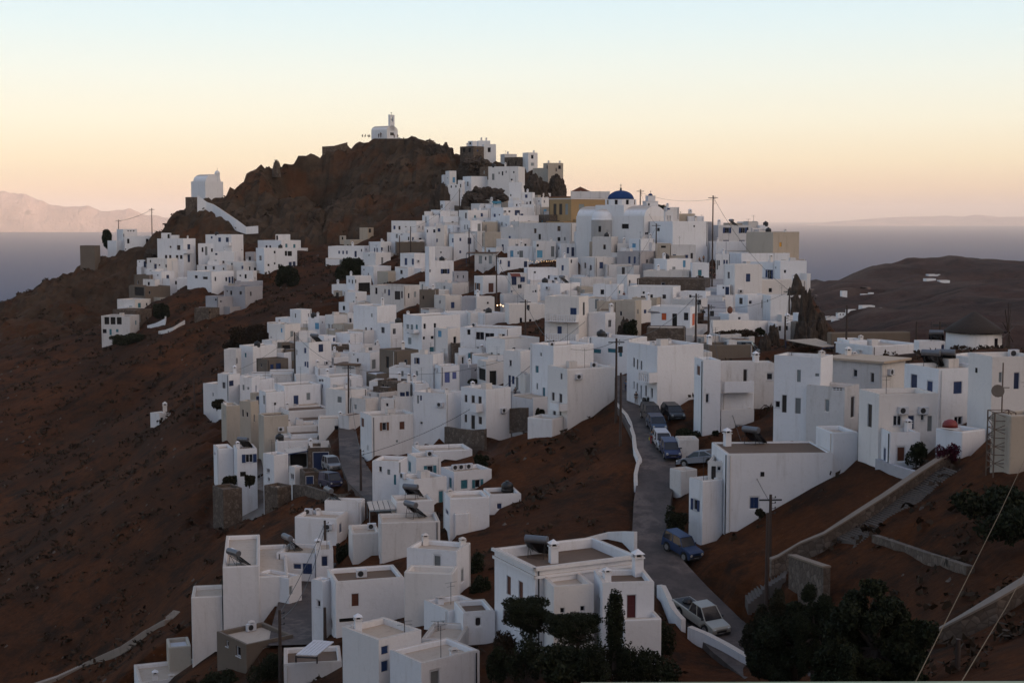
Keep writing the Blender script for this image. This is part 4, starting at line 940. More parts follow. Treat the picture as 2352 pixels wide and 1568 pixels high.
# bell tower and small belfry beside it
T2 = at_t('E', 1572, 700, CH['D']+9); R = root('bell_tower', T2, 'tiered white bell tower with a tiny blue dome right of the church', 'bell tower'); m_ = (CH['D']+9)/F*.574219/3.485
mb = MB(); z0 = at_t('E', 1572, 545, CH['D']+9).z-T2.z
mb.cbox((0,0,-6), 175*m_, 140*m_, z0+6, .3); mb.cbox((0,0,z0), 190*m_, 155*m_, .12, .3); mb.cbox((0,0,z0+.12), 110*m_, 100*m_, 68*m_, .3); mb.cbox((0,0,z0+.12+68*m_), 125*m_, 112*m_, .1, .3); mb.build('tower', WHITE, R, bevel=.03)
mb = MB(); zt_ = z0+.22+68*m_; r_ = 32*m_; mb.lathe((0,0,zt_), [(r_*math.cos(i*math.pi/2/6), r_*math.sin(i*math.pi/2/6)) for i in range(6)]+[(.03, r_)], 14); mb.build('dome', DOME, R, smooth=True)
mb = MB(); cross(mb, (0,0,zt_+r_), .6); mb.build('cross', DARKMETAL, R)
for s in (-1, 0, 1):
    mb = MB(); mb.cbox((s*30*m_*.95, -(70*m_)+s*.3+.02, z0-55*m_), .28, .12, .5, .3); mb.cbox((s*14*m_, -50*m_+.03, z0+.6), .22, .1, .5, .3) if s == 0 else None; mb.build('opening', DARK, R)  # near-black boxes on the wall stand in for shaded bell openings
T3 = at_t('E', 1826, 812, CH['D']-2); R = root('belfry', T3, 'small arched white belfry with blue cupola right of the church vault', 'belfry'); m_ = (CH['D']-2)/F*.574219/3.485
mb = MB()
for s in (-1, 1): mb.cbox((s*40*m_, 0, -3), 34*m_, 60*m_, 3+70*m_, .2)
mb.cbox((0,0,70*m_), 114*m_, 62*m_, 55*m_, .2); mb.cbox((0,0,125*m_), 50*m_, 40*m_, 28*m_, .2); mb.build('tower', WHITE, R)
mb = MB(); r_ = 22*m_; mb.lathe((0,0,153*m_), [(r_*math.cos(i*math.pi/2/5), r_*math.sin(i*math.pi/2/5)) for i in range(5)]+[(.02, r_)], 12); mb.build('cupola', DOME, R, smooth=True)
# town hall pediment and pale attic parapet
p0 = at_t('E', 470, 402, CH['D']+14); p1 = at_t('E', 1000, 408, CH['D']+16); R = root('attic_parapet', p0, 'weathered white attic parapet and low red gable above the ochre town hall', 'parapet')
mb = MB(); d_ = (p1-p0); d_.z = 0; mb.box((0,0,-1.6), d_, (0,.5,0), (0,0,1.6))
for i in range(5): mb.box(d_*(i/4)+Vector((-.12,-.08,-1.6)), (.24,0,0), (0,.08,0), (0,0,1.7))
mb.build('parapet', WALL['v'], R); mb = MB(); a = d_*.0; b = d_*.5; t = d_*.24+Vector((0,0,1.05)); mb.poly([a+Vector((0,.1,0)), b+Vector((0,.1,0)), t+Vector((0,.1,0))]); mb.poly([a+Vector((0,3,0)), b+Vector((0,3,0)), t+Vector((0,3,0))]); mb.quad(a+Vector((0,.1,0)), a+Vector((0,3,0)), t+Vector((0,3,0)), t+Vector((0,.1,0))); mb.quad(b+Vector((0,.1,0)), b+Vector((0,3,0)), t+Vector((0,3,0)), t+Vector((0,.1,0)))
mb.build('gable', simple('old_red_tile', (.13,.05,.03), .9), R)
# windmill
D = 186; m_ = D/F*.574219/3.485; c = at_t('R', 1385, 710, D+3.6); R = root('windmill', c, 'round white windmill with thatched cone roof and bare radial spars', 'windmill')
hz = 287*m_; rr = 385*m_; mb = MB(); mb.lathe((0,0,-5), [(rr*1.03,0),(rr*1.0,5),(rr*.985,5+hz)], 40); mb.build('tower', WALL['w'], R, smooth=True)
mb = MB(); random.seed(3); prof = [(rr*1.07,hz-.12),(rr*1.08,hz+.05),(rr*.8,hz+85*m_),(rr*.45,hz+175*m_),(rr*.12,hz+262*m_),(.05,hz+275*m_)]; mb.lathe((0,0,0), prof, 40)
THATCH = plaster('thatch', (.035,.026,.022), (.06,.045,.035), (.02,.015,.012), .8); ro = mb.build('thatched_roof', THATCH, R, smooth=True)
mb = MB()
for i in range(500):
    a = random.random()*2*math.pi; k = random.random()**.6; r = rr*1.09*k; z = hz+(1-k)*270*m_; e = Vector((math.cos(a), math.sin(a), 0)); p = e*r+UP*(z+.02); q = e*(r+.28)+UP*(z-.2); s = Vector((-e.y, e.x, 0))*.05; mb.quad(p-s, p+s, q+s, q-s)
mb.build('straw', THATCH, ro)
ax = Vector((.86, -.5, 0)).normalized(); hub = ax*(rr*1.02)+UP*(hz+.0); mb = MB(); mb.tube(hub-ax*.6, hub+ax*1.0, .17, .13, n=10); mb.build('axle', WOOD, R)
tt = Vector((-ax.y, ax.x, 0))
for i in range(12):
    a = i*math.pi/6+.12; e = tt*math.cos(a)+UP*math.sin(a); mb = MB(); mb.tube(hub+ax*.75, hub+ax*.7+e*4.0, .09, .05, n=5); mb.build('spar', WOOD, R)
mb = MB(); e = Vector((.55,-.835,0)).normalized(); p = e*rr*.985; s = Vector((-e.y, e.x, 0)); mb.box(p+UP*(hz-1.95)-s*.3, s*.6, e*.06, UP*1.2); mb.build('window', GLASS, R)
# ------------------------------------------------------------------ awnings, pergolas, canopies
def canopy(tile, pts, label, cat, mat, post_mat, drop, name='canopy', slats=0, D=None, posts=(0,1)):
    P = [at_t(tile, x, y, D) if len(q) == 2 else at_t(tile, x, y, q[2]) for q in pts for x, y in [q[:2]]]
    o = P[0]; R = root(name, o, label, cat); P = [p-o for p in P]; mb = MB(); n = (P[1]-P[0]).cross(P[3]-P[0]).normalized()*.08
    if slats:
        for i in range(slats):
            a, b = i/slats, (i+.86)/slats
            q = [P[0].lerp(P[1], a), P[0].lerp(P[1], b), P[3].lerp(P[2], b), P[3].lerp(P[2], a)]
            k = len(mb.v); mb.v += [tuple(v) for v in q]+[tuple(v+n) for v in q]
            for f in ((0,1,2,3),(4,7,6,5),(0,4,5,1),(1,5,6,2),(2,6,7,3),(3,7,4,0)): mb.f.append(tuple(k+i_ for i_ in f)); mb.m.append(0)
    else:
        k = 0; mb.v = [tuple(v) for v in P]+[tuple(v+n) for v in P]
        for f in ((0,1,2,3),(4,7,6,5),(0,4,5,1),(1,5,6,2),(2,6,7,3),(3,7,4,0)): mb.f.append(f); mb.m.append(0)
    mb.build('cover', mat, R)
    for i in posts:
        mb = MB(); mb.tube(P[i]+Vector((0,0,-drop)), P[i], .06, n=6); mb.build('post', post_mat, R)
    mb = MB(); mb.tube(P[0]-UP*.1, P[1]-UP*.1, .06, n=5); mb.tube(P[3]-UP*.1, P[2]-UP*.1, .06, n=5); mb.build('beam', post_mat, R)
def dz(tile, x, y, dd=0): X, Y = T(tile, x, y); return DIST(X, Y)+dd
d0 = dz('I', 800, 905); canopy('I', [(490,682,d0-1.4),(955,702,d0-2.2),(1000,655,d0+.2),(525,648,d0+.4)], 'slanting beige awning shading the cafe front', 'awning', WALL['c'], PM['b'], 2.3, 'awning', posts=(1,))
d0 = dz('U', 1350, 520); canopy('U', [(1155,372,d0+1),(1350,370,d0+.5),(1390,280,d0+4),(1130,258,d0+4.5)], 'white sheet canopy on blue posts over the lower left terrace', 'canopy', WALL['w'], PM['b'], 2.2, posts=(0,1,2))
d0 = dz('N', 520, 1130); canopy('N', [(335,1020,d0),(612,1005,d0-.5),(580,910,d0+4),(310,935,d0+4.5)], 'white slatted pergola on grey posts, lower lane', 'pergola', WALL['w'], PM['g'], 2.4, 'pergola', slats=5, posts=(0,1,3))
d0 = dz('Q', 900, 760); canopy('Q', [(1010,658,d0),(1230,645,d0+2),(930,540,d0+9),(500,562,d0+10)], 'wide brown slatted pergola on blue beams behind the big right house', 'pergola', ROOF['t'], PM['B'], 2.5, 'pergola', slats=6, posts=(0,3))
d0 = dz('M', 1380, 800); canopy('M', [(1235,570,d0-.5),(1530,520,d0-.5),(1370,485,d0+3),(1180,515,d0+3)], 'white sheet roof of the blue-posted western veranda', 'canopy', WALL['w'], PM['b'], 2.5, posts=(0,1))
d0 = dz('Y', 700, 1160); canopy('Y', [(480,755,d0+1),(700,765,d0+1),(880,620,d0+4.5),(670,600,d0+4.5)], 'white slatted frame lying over the brown roof, bottom left of centre', 'pergola', ROOF['w'], DARKMETAL, .5, 'pergola', slats=6)
d0 = dz('V', 1260, 1210); canopy('V', [(1205,1010,d0),(1290,1040,d0),(1295,995,d0+1.2),(1210,990,d0+1.2)], 'little blue and white porch roof on a single blue post', 'canopy', WALL['w'], PM['b'], 2.3, posts=(0,))
d0 = dz('C', 990, 805); canopy('C', [(950,745,d0-1),(1065,742,d0-1),(1060,715,d0),(930,718,d0)], 'teal awning on the small house beneath the castle', 'awning', PM['t'], PM['t'], 1.8, 'awning')
d0 = dz('H', 560, 600); canopy('H', [(510,372,d0-.9),(640,372,d0-.9),(625,330,d0-.05),(488,330,d0-.05)], 'small red tiled canopy above a blue door, mid village', 'canopy', simple('red_tile', (.15,.035,.02), .8), PM['b'], .3)
d0 = dz('C', 700, 1565); canopy('C', [(575,1440,d0-3),(960,1440,d0-3),(975,1425,d0+1),(600,1425,d0+1)], 'dark flat veranda roof on blue posts, mid village', 'pergola', ROOF['k'], PM['B'], 2.4, 'pergola', posts=(0,1))
# ------------------------------------------------------------------ walls along lines
WP = []
def wall_line(name, label, tile, pts, thick, mats, cap=None, cat='wall', D=None, deep=2.0):
    P = []
    for x, yt, yb in pts:
        X, Yb = T(tile, x, yb); _, Yt = T(tile, x, yt); d = D or DIST(X, Yb); P.append((at(X, Yt, d), at(X, Yb, d)))
    o = P[0][1]; R = root(name, o, label, cat); mb = MB(); mc = MB(); L = []
    for i, (a, b) in enumerate(P):
        j = min(i+1, len(P)-1); k = max(i-1, 0); d = P[j][1]-P[k][1]; d.z = 0; d.normalize(); n = Vector((-d.y, d.x, 0))
        if n.y < 0: n = -n
        L.append((a-o, b-o, n))
        if D is None: BASES.append((b.x, b.y, b.z)); WP.append((b, thick/2+1.2))
    rings = [[a-n*thick/2, a+n*thick/2, b+n*thick/2-UP*deep, b-n*thick/2-UP*deep] for a, b, n in L]
    for r, s in zip(rings, rings[1:]):
        for i in range(4): j = (i+1) % 4; mb.quad(r[i], s[i], s[j], r[j])
    mb.quad(*rings[0]); mb.quad(*rings[-1][::-1]); mb.build('masonry', mats, R)
    if cap:
        t2 = thick/2+.06; rg = [[a-n*t2+UP*.003, a-n*t2+UP*.13, a+n*t2+UP*.13, a+n*t2+UP*.003] for a, b, n in L]
        for r, s in zip(rg, rg[1:]):
            for i in range(4): j = (i+1) % 4; mc.quad(r[i], s[i], s[j], r[j])
        mc.quad(*rg[0]); mc.quad(*rg[-1][::-1]); mc.build('coping', cap, R)
STONE = WALL['s']; CAP = plaster('concrete_cap', (.18,.145,.12), (.25,.205,.17), (.14,.11,.09), .6)
wall_line('stairway_wall', 'white wall of the stairway descending from the cliff chapel', 'O', [(232,862,980),(330,935,985),(400,960,1010),(470,1005,1070),(640,1120,1170),(745,1195,1205),(870,1185,1197)], .5, WHITE)
wall_line('boundary_wall', 'long stone wall with pale coping along the right outdoor staircase', 'T', [(1300,690,790),(1000,880,1000),(640,1125,1250),(300,1340,1470),(0,1530,1650),(-250,1630,1760),(-480,1770,1900),(-560,1800,1960)], .5, STONE, CAP)
wall_line('roadside_kerb_wall', 'low white kerb wall curving along the left side of the road', 'P', [(52,905,965),(112,980,1040),(192,1065,1125),(247,1175,1240),(267,1265,1335),(297,1360,1425),(317,1535,1600),(387,1690,1750),(357,1735,1790),(322,1890,1960),(327,2010,2100)], .35, WHITE)
wall_line('garden_wall', 'curved white wall between the grand house and the road', 'X', [(95,750,830),(140,760,870),(190,860,980),(240,980,1090),(300,1060,1160),(350,1110,1200)], .4, WHITE)
wall_line('garden_wall', 'thick white wall in front of the silver pickup, bottom right', 'X', [(415,1185,1260),(600,1260,1360),(800,1365,1470),(1080,1530,1640)], .5, WHITE)
wall_line('garden_wall', 'long white sloping wall among grass on the far left slope', 'A', [(618,1368,1392),(690,1355,1380),(770,1325,1350),(885,1255,1280)], .4, WHITE)
wall_line('garden_wall', 'short white wall by the path below the stone villa', 'A', [(500,1310,1335),(590,1285,1312),(680,1240,1285),(685,1215,1250)], .4, WHITE)
wall_line('retaining_wall', 'long white curved retaining wall above the scrub, right of the poles', 'I', [(1380,800,985),(1500,800,965),(1700,800,945),(1960,805,910),(2150,810,905),(2300,815,925)], .5, WHITE)
wall_line('field_wall', 'crumbling stone field wall crossing the grass at bottom right', 'Z', [(700,200,245),(850,250,300),(1000,300,345),(1200,370,415),(1400,430,470),(1580,490,525)], .5, STONE)
wall_line('terrace_wall', 'stone wall with pale coping at the lower right edge', 'Z', [(1280,1085,1200),(1500,965,1080),(1800,795,930),(2110,610,760)], .5, STONE, CAP)
wall_line('field_wall', 'short grey wall below the basement door on the right', 'T', [(560,740,810),(700,790,870),(850,840,920),(995,880,970)], .4, WALL['g'])
wall_line('gate_wall', 'white curved entrance wall with a small gate behind the grand house', 'W', [(1170,130,170),(1280,100,150),(1390,70,140),(1550,62,170),(1680,65,260)], .3, WHITE)
wall_line('retaining_wall', 'rubble wall under the peeling house with brown windows', 'N', [(1135,145,245),(1300,170,270),(1420,180,275),(1548,170,265)], .5, STONE)
wall_line('retaining_wall', 'rubble wall beside the public steps', 'L', [(318,1160,1290),(440,1150,1270),(560,1150,1260)], .4, STONE)
wall_line('retaining_wall', 'stone retaining wall below the blue van', 'M', [(1310,1000,1130),(1500,1015,1150),(1720,1085,1200),(1900,1140,1230),(2080,1120,1200)], .4, STONE)
wall_line('stair_wall', 'stone wall turning off the staircase behind the big tree', 'X', [(1485,450,740),(1600,490,800),(1850,575,900)], .5, STONE, CAP)
wall_line('summit_wall', 'low stone wall on the skyline left of the summit chapel', 'O', [(1540,357,385),(1660,350,378),(1800,313,335)], .6, WALL['s'])
wall_line('stairway_wall', 'white stairway wall dropping right of the summit chapel', 'B', [(512,393,420),(560,420,470),(620,455,505),(690,490,515)], .5, WALL['g'])
wall_line('field_wall', 'old dry stone wall on the castle slope', 'C', [(418,775,830),(540,785,830),(640,790,835)], .5, STONE)
wall_line('parapet', 'pale mossy parapet top crossing the bottom right edge', 'd', [(1335,1575.2,1620),(2420,1572.0,1620)], .16, plaster('mossy_concrete', (.30,.34,.22), (.40,.44,.32), (.1,.1,.06), .5), D=9, deep=.5)
# ------------------------------------------------------------------ stairs
def stairs(label, pts, w, n, mat, name='staircase'):
    """pts: 3-D points from the bottom up"""
    R = root(name, pts[0], label, 'stairs'); o = pts[0]; L = [0]
    for a, b in zip(pts, pts[1:]): L.append(L[-1]+(b-a).length)
    for p in pts: BASES.append((p.x, p.y, p.z-.25))
    mb = MB()
    for i in range(n):
        s = L[-1]*i/n
        for k in range(len(pts)-1):
            if L[k] <= s <= L[k+1]+1e-6: break
        a, b = pts[k], pts[k+1]; f = (s-L[k])/max(L[k+1]-L[k], 1e-6); p = a.lerp(b, f); d = b-a; d.z = 0; d.normalize(); sd = Vector((-d.y, d.x, 0))
        z = o.z+(pts[-1].z-o.z)*0+p.z
        mb.box(p-o-sd*w/2-UP*.9, sd*w, d*(L[-1]/n*.93), UP*.9); mb.box(p-o-sd*w/2-UP*.9+d*(L[-1]/n*.9), sd*w, d*(L[-1]/n*.2), UP*.80)
    mb.build('steps', mat, R)
TREAD = plaster('step_stone', (.075,.062,.055), (.14,.118,.105), (.08,.065,.055), .7)
stairs('flight of grey stone steps beside the long coping wall, upper part', [at_t('T', x, y) for x, y in ((230,1590),(700,1290),(1000,1070),(1370,850))], 3.0, 44, TREAD)
stairs('lower flight of grey stone steps ending by the dark tree', [at_t('X', x, y) for x, y in ((1010,900),(1190,760),(1420,620))], 2.4, 13, TREAD)
stairs('whitewashed public steps climbing between houses at the right ridge', [at_t('F', x, y) for x, y in ((480,1540),(478,1400),(470,1230),(470,1080))], 3.6, 26, plaster('limed_steps', (.34,.33,.34), (.5,.49,.5), (.2,.18,.17), .6))
stairs('broad public steps below the blue door house, a man on them', [at_t('L', x, y) for x, y in ((385,1150),(410,1040),(430,910))], 4.2, 12, plaster('limed_steps_lower', (.28,.26,.26), (.4,.38,.38), (.15,.13,.12), .6))
stairs('long pale stepped path curving down the far lower left slope', [at_t('d', x, y) for x, y in ((60,1575),(130,1552),(200,1520),(287,1481),(344,1443),(385,1420),(408,1400))], 1.1, 120, plaster('limed_steps_left', (.24,.19,.15), (.36,.30,.25), (.12,.09,.07), .6))
stairs('stepped street with white risers beside the tavern', [at_t('I', x, y) for x, y in ((1000,1010),(1120,930),(1230,850))], 2.5, 14, WALL['v'])
# ------------------------------------------------------------------ road line (columns, rows, half width in metres)
ROAD = [(1433,862,1.0),(1438,900,1.3),(1451,940,1.6),(1478,975,1.9),(1500,1010,2.0),(1507,1050,1.9),(1509,1085,1.8),(1498,1150,1.7),(1497,1220,1.7),(1520,1290,1.9),(1568,1350,2.1),(1632,1420,2.3),(1708,1490,2.4),(1800,1560,2.5),(1850,1600,2.5)]
LANE = [(905,1180,1.3),(868,1141,1.5),(834,1108,1.7),(810,1062,1.6),(797,991,1.2),(792,960,.9)]
LANE2 = [(668,1480,1.8),(678,1440,2.0),(696,1365,2.1),(722,1310,1.8),(740,1290,1.5)]
def line3(pts, sub=8):
    out = []
    for i in range(len(pts)-1):
        for k in range(sub):
            f = k/sub; p = [a+(b-a)*f for a, b in zip(pts[i], pts[i+1])]; out.append(p)
    out.append(list(pts[-1])); return [(at(x, y, DIST(x, y)), w) for x, y, w in out]
ROADS = [('road', line3(ROAD)), ('village_lane', line3(LANE)), ('lower_lane', line3(LANE2))]
for _, L in ROADS:
    for i in range(0, len(L), 4): p = L[i][0]; BASES.append((p.x, p.y, p.z))
# cars' ground points
VEH = [('pickup','X',(395,1075),(640,1250),'silver pickup truck driving down the road at bottom right','pickup'),
 ('suv','X',(262,400),(395,480),'small blue off-road car parked at the roadside below the blank house','off-road car'),
 ('sedan','S',(420,672),(130,690),'silver sedan seen side-on behind the blank white house','car'),
 ('suvdark','P',(500,1120),(580,1195),'dark off-road car heading the row parked on the road','car'),
 ('hatch_navy','P',(575,1230),(650,1330),'navy blue car second in the row parked on the road','car'),
 ('hatch_black','P',(790,1080),(890,1160),'black hatchback parked alone beside the pinkish house','car'),
 ('hatch_white','P',(650,1450),(735,1570),'white hatchback parked on the road behind a navy one','car'),
 ('hatch_blue','P',(760,1580),(835,1700),'dark blue car nearest in the row on the road','car'),
 ('suv4','M',(1760,770),(1925,845),'silver off-road car parked before the blue garage arch','off-road car'),
 ('van','M',(1690,1020),(1960,1075),'dark blue van with red roof line near the stone shed','van'),
 ('truck','L',(1520,632),(1900,650),'small blue lorry with a white cargo box behind the corner house','lorry'),
 ('vang','P',(1700,258),(1900,262),'grey van showing above the flat roof by the brown wall','van')]
VP = []
for k, t, a, b, lab, cat in VEH:
    A, B = at_t(t, *a), at_t(t, *b)
    if k in ('truck', 'vang'): dd = dz(t, *a); A, B = at_t(t, a[0], a[1], dd), at_t(t, b[0], b[1], dd-.6)
    VP.append((k, A, B, lab, cat)); BASES.append(((A.x+B.x)/2, (A.y+B.y)/2, (A.z+B.z)/2))
# ------------------------------------------------------------------ terrain
for i, (xc, yb, xl, xr, yt, p, up_) in enumerate(CAND):
    if up_ or any(j != i and c[2]-2 < xc < c[3]+2 and c[4]-3 < yb < c[1]-6 for j, c in enumerate(CAND)): continue
    BASES.append(p)
ctrl = [tuple(at(x, y, D)) for x, y, D in SURVEY]
for x, y, D in SURVEY:                       # the far side of every ridge falls away
    if (x <= 400 and 560 < y < 710) or (D >= 430) or (y <= 600 and x > 1150):
        p = at(x, y, D); k = 1+45/D; ctrl.append((p.x*k, p.y+45, p.z-16)); k = 1+140/D; ctrl.append((p.x*k, p.y+140, p.z-60))
ctrl += [tuple(at(x, y, D)) for x, y, D in ((1880,735,262),(1895,775,275),(1930,800,285),(1890,765,300),(1960,800,320),(2000,810,260),(1875,720,285),(1905,790,255),(1900,765,245),(1950,800,240),(1915,790,300),(1900,850,230),(2000,860,260),(2200,850,260),(1950,830,320),(2300,850,300),(1890,800,262),(2100,840,210),(2352,850,220),(1890,800,330))]
ctrl += [(-320,450,-80),(-320,300,-80),(-300,150,-75),(-200,60,-50),(-320,700,-170),(0,760,-150),(200,760,-110),(320,500,-90),(320,300,-45),(0,0,-11),(30,15,-12),(-40,20,-18),(0,-60,-3),(120,0,-10),
 (150,100,-18),(300,120,-10),(-150,-60,-20),(320,760,-110),(-320,820,-186),(160,420,-70),(150,330,-38),(190,230,-32),(70,180,-17.5)]
pts = np.array(ctrl+BASES); ok = pts[:,1] < 800; pts = pts[ok]
rs = np.random.RandomState(1); PP = pts[:,:2]/50+rs.normal(0, .002, (len(pts), 2)); wts = rbf_fit(PP, pts[:,2], .012)
gx = np.concatenate([np.arange(-330, -170, 2.5), np.arange(-170, 110, 1.35), np.arange(110, 331, 2.5)]); gy = np.concatenate([np.arange(-70, 60, 3.0), np.arange(60, 400, 1.6), np.arange(400, 520, 1.2), np.arange(520, 840, 5.0)])
GX, GY = np.meshgrid(gx, gy); Q = np.stack([GX.ravel(), GY.ravel()], 1)
GZ = rbf_eval(PP, wts, Q/50).reshape(GX.shape)
# rock mask: the castle hill and the crags
FWD = GY*cp-GZ*sp; PXX = CX+F*GX/np.maximum(FWD, 1); PYY = CY-F*(GY*sp+GZ*cp)/np.maximum(FWD, 1)
def sm(x, a, b): t = np.clip((x-a)/(b-a), 0, 1); return t*t*(3-2*t)
rock = sm(GY, 405, 435)*sm(PXX, 360, 420)*(1-sm(PXX, 1330, 1400))*(1-sm(PYY, 540, 600))
for (x, y, D, r) in ((1866,700,246,34),(1250,410,440,18),(1090,440,425,22),(1000,440,440,30),(300,600,440,40),(120,650,430,40)):
    p = at(x, y, D); rock = np.maximum(rock, np.exp(-((GX-p.x)**2+(GY-p.y)**2)/r**2)*.8)
def fbm(GX, GY, s, seed, ridged=False):
    out = np.empty(GX.shape); f = out.ravel(); X = GX.ravel(); Y = GY.ravel()
    for i in range(len(f)):
        v = noise.fractal((X[i]/s+seed, Y[i]/s-seed, seed), .9, 2.1, 4)
        f[i] = v
    return out
N1 = fbm(GX, GY, 22, 3.1); N2 = fbm(GX, GY, 7, 8.7); N3 = fbm(GX, GY, 2.6, 5.2)
N4 = fbm(GX, GY, 4.0, 11.3)
wild = sm(PYY, 640, 760)*(1-sm(GX, -40, 60)) 
disp = rock*np.minimum(-np.abs(N1)*5.5 -np.abs(N2)*4.6+1.2 + N3*1.9 - np.abs(N4)*2.6, .4) + (1-rock)*(N2*.22+N3*.10) + N1*.6*(GX < -30)
near = np.ones(GX.shape)
for _, L in ROADS:
    for p, w in L[::3]: near = np.minimum(near, sm(np.sqrt((GX-p.x)**2+(GY-p.y)**2), w+1, w+6))
cnt = np.zeros(GX.shape)
for f_ in FOOT:
    hx, hy = f_[0]+f_[2]*f_[6]/2+f_[4]*f_[7]/2, f_[1]+f_[3]*f_[6]/2+f_[5]*f_[7]/2
    i0, i1 = np.searchsorted(gx, [hx-12, hx+12]); j0, j1 = np.searchsorted(gy, [hy-12, hy+12]); S = (slice(j0, j1), slice(i0, i1)); cnt[S] += ((GX[S]-hx)**2+(GY[S]-hy)**2 < 144)
GZ = GZ-4.5*sm(cnt, 3, 8)*near*sm(GY, 150, 185)+disp*near
inside = np.zeros(GX.shape, bool)
for cx_, cy_, ax, ay, bx, by, La, Lb, zb in FOOT:
    dx, dy = GX-cx_, GY-cy_; a = dx*ax+dy*ay; b = dx*bx+dy*by; m = (a > -.8) & (a < La+.8) & (b > -.8) & (b < Lb+.8)
    GZ = np.where(m, np.minimum(GZ, zb-.25), GZ); inside |= m
CH_=0
WL = []
for (a, w1), (b, w2) in zip(WP, WP[1:]):
    n_ = int((a-b).length/1.2) if (a-b).length < 30 else 0
    WL += [(a.lerp(b, i/max(n_,1)), w1) for i in range(n_+1)]
for p, w in WL:
    i0, i1 = np.searchsorted(gx, [p.x-w, p.x+w]); j0, j1 = np.searchsorted(gy, [p.y-w, p.y+w]); GZ[j0:j1, i0:i1] = np.minimum(GZ[j0:j1, i0:i1], p.z+.12)
for _, L in ROADS:            # bed the carriageway
    for i, (p, w) in enumerate(L):
        m = ((GX-p.x)**2+(GY-p.y)**2) < (w+.9)**2; GZ = np.where(m, p.z-.35, GZ)
for h_, mg, dz_ in ((CHAPEL, 7, .5), (CHAPEL2, 3, .3)):
    c_ = h_['C']+h_['dl']*h_['Ll']/2+h_['dr']*h_['Lr']/2; q_ = ((GX-c_.x)**2+(GY-c_.y)**2) < (max(h_['Ll'], h_['Lr'])/2+mg)**2; GZ = np.where(q_, np.minimum(GZ, h_['zb']-dz_), GZ)
for h_, x0_, x1_ in ((CHAPEL, 828, 930), (CHAPEL2, 436, 516)):
    v_ = ray(880, proj(*h_['C'][:2], h_['zb'])[1])[1]; c_ = h_['C']
    GZ = np.where((PXX > x0_) & (PXX < x1_) & (GY > c_.y-70) & (GY < c_.y+8), np.minimum(GZ, GY*v_-.2), GZ)
town = sm(cnt, 5, 9)*near*sm(GY, 150, 180)
def ground(x, y):
    i = int(np.searchsorted(gx, x)-1); j = int(np.searchsorted(gy, y)-1); i = max(0, min(len(gx)-2, i)); j = max(0, min(len(gy)-2, j))
    u = (x-gx[i])/(gx[i+1]-gx[i]); v = (y-gy[j])/(gy[j+1]-gy[j])
    return float((GZ[j,i]*(1-u)+GZ[j,i+1]*u)*(1-v)+(GZ[j+1,i]*(1-u)+GZ[j+1,i+1]*u)*v)
def grid_mesh(name, GX, GY, GZ, mat, attr=None):
    h, w = GX.shape; v = np.stack([GX.ravel(), GY.ravel(), GZ.ravel()], 1); i = np.arange(h*w).reshape(h, w)
    f = np.stack([i[:-1,:-1].ravel(), i[:-1,1:].ravel(), i[1:,1:].ravel(), i[1:,:-1].ravel()], 1)
    me = bpy.data.meshes.new(name); me.from_pydata(v.tolist(), [], f.tolist()); me.materials.append(mat)
    me.polygons.foreach_set('use_smooth', [True]*len(me.polygons))
    if attr is not None and name == 'ground':
        fr = (attr[:-1,:-1]+attr[1:,1:]).ravel()/2; me.polygons.foreach_set('use_smooth', (fr < .35).tolist())
    if attr is not None:
        a = me.attributes.new('rock', 'FLOAT', 'POINT'); a.data.foreach_set('value', attr.ravel().astype(np.float32))
    o = bpy.data.objects.new(name, me); COL.objects.link(o); o['kind'] = 'structure'; return o
def groundmat(name, g1, g2, g3, r1, r2, scale=1.0):
    m, t, b = nt(name); p = pos(t); at_ = N(t, 'ShaderNodeAttribute', attribute_name='rock').outputs['Fac']
    big = noise_tex(t, .035*scale, 5, .65, p); mid = noise_tex(t, .22*scale, 6, .7, p); fine = noise_tex(t, 1.4*scale, 6, .75, p)
    g = mix(t, ramp(t, big, [(.35,(0,0,0)),(.65,(1,1,1))]), g1, g2)
    g = mix(t, ramp(t, mid, [(.50,(0,0,0)),(.64,(1,1,1))]), g, g3)
    g = mix(t, ramp(t, fine, [(.35,(.55,.55,.55)),(.7,(0,0,0))]), g, tuple(x*.45 for x in g3))
    g = mix(t, ramp(t, noise_tex(t, 1.0, 5, .65, mapped(t, p, .05*scale, .05*scale, .75*scale)), [(.46,(0,0,0)),(.64,(.55,.55,.55))]), g, g3)
    v = N(t, 'ShaderNodeTexVoronoi'); v.inputs['Scale'].default_value = .9*scale; t.links.new(p, v.inputs['Vector'])
    g = mix(t, ramp(t, v.outputs['Distance'], [(.03,(.6,.6,.6)),(.10,(0,0,0))]), g, (.10,.075,.055))
    rk = mix(t, ramp(t, noise_tex(t, .10*scale, 8, .72, mapped(t, p, 1, 1, 1.6)), [(.38,(0,0,0)),(.62,(1,1,1))]), r1, r2)
    rk = mix(t, ramp(t, noise_tex(t, .5*scale, 6, .7, p), [(.45,(0,0,0)),(.7,(.8,.8,.8))]), rk, tuple(x*.35 for x in r1))
    rk = mix(t, ramp(t, noise_tex(t, .07*scale, 4, .6, p), [(.50,(0,0,0)),(.62,(.35,.35,.35))]), rk, g1)
    tw = N(t, 'ShaderNodeAttribute', attribute_name='town').outputs['Fac']
    pave = mix(t, noise_tex(t, .5, 5, .7, p), (.20,.175,.155), (.34,.31,.29)); pave = mix(t, ramp(t, mid, [(.45,(0,0,0)),(.6,(.7,.7,.7))]), pave, (.14,.105,.08))
    t.links.new(mix(t, tw, mix(t, at_, g, rk), pave), b.inputs['Base Color']); b.inputs['Roughness'].default_value = 1; b.inputs['Specular IOR Level'].default_value = .1
    bump(t, b, noise_tex(t, 1.1*scale, 8, .75, p), .9, .35/scale); return m
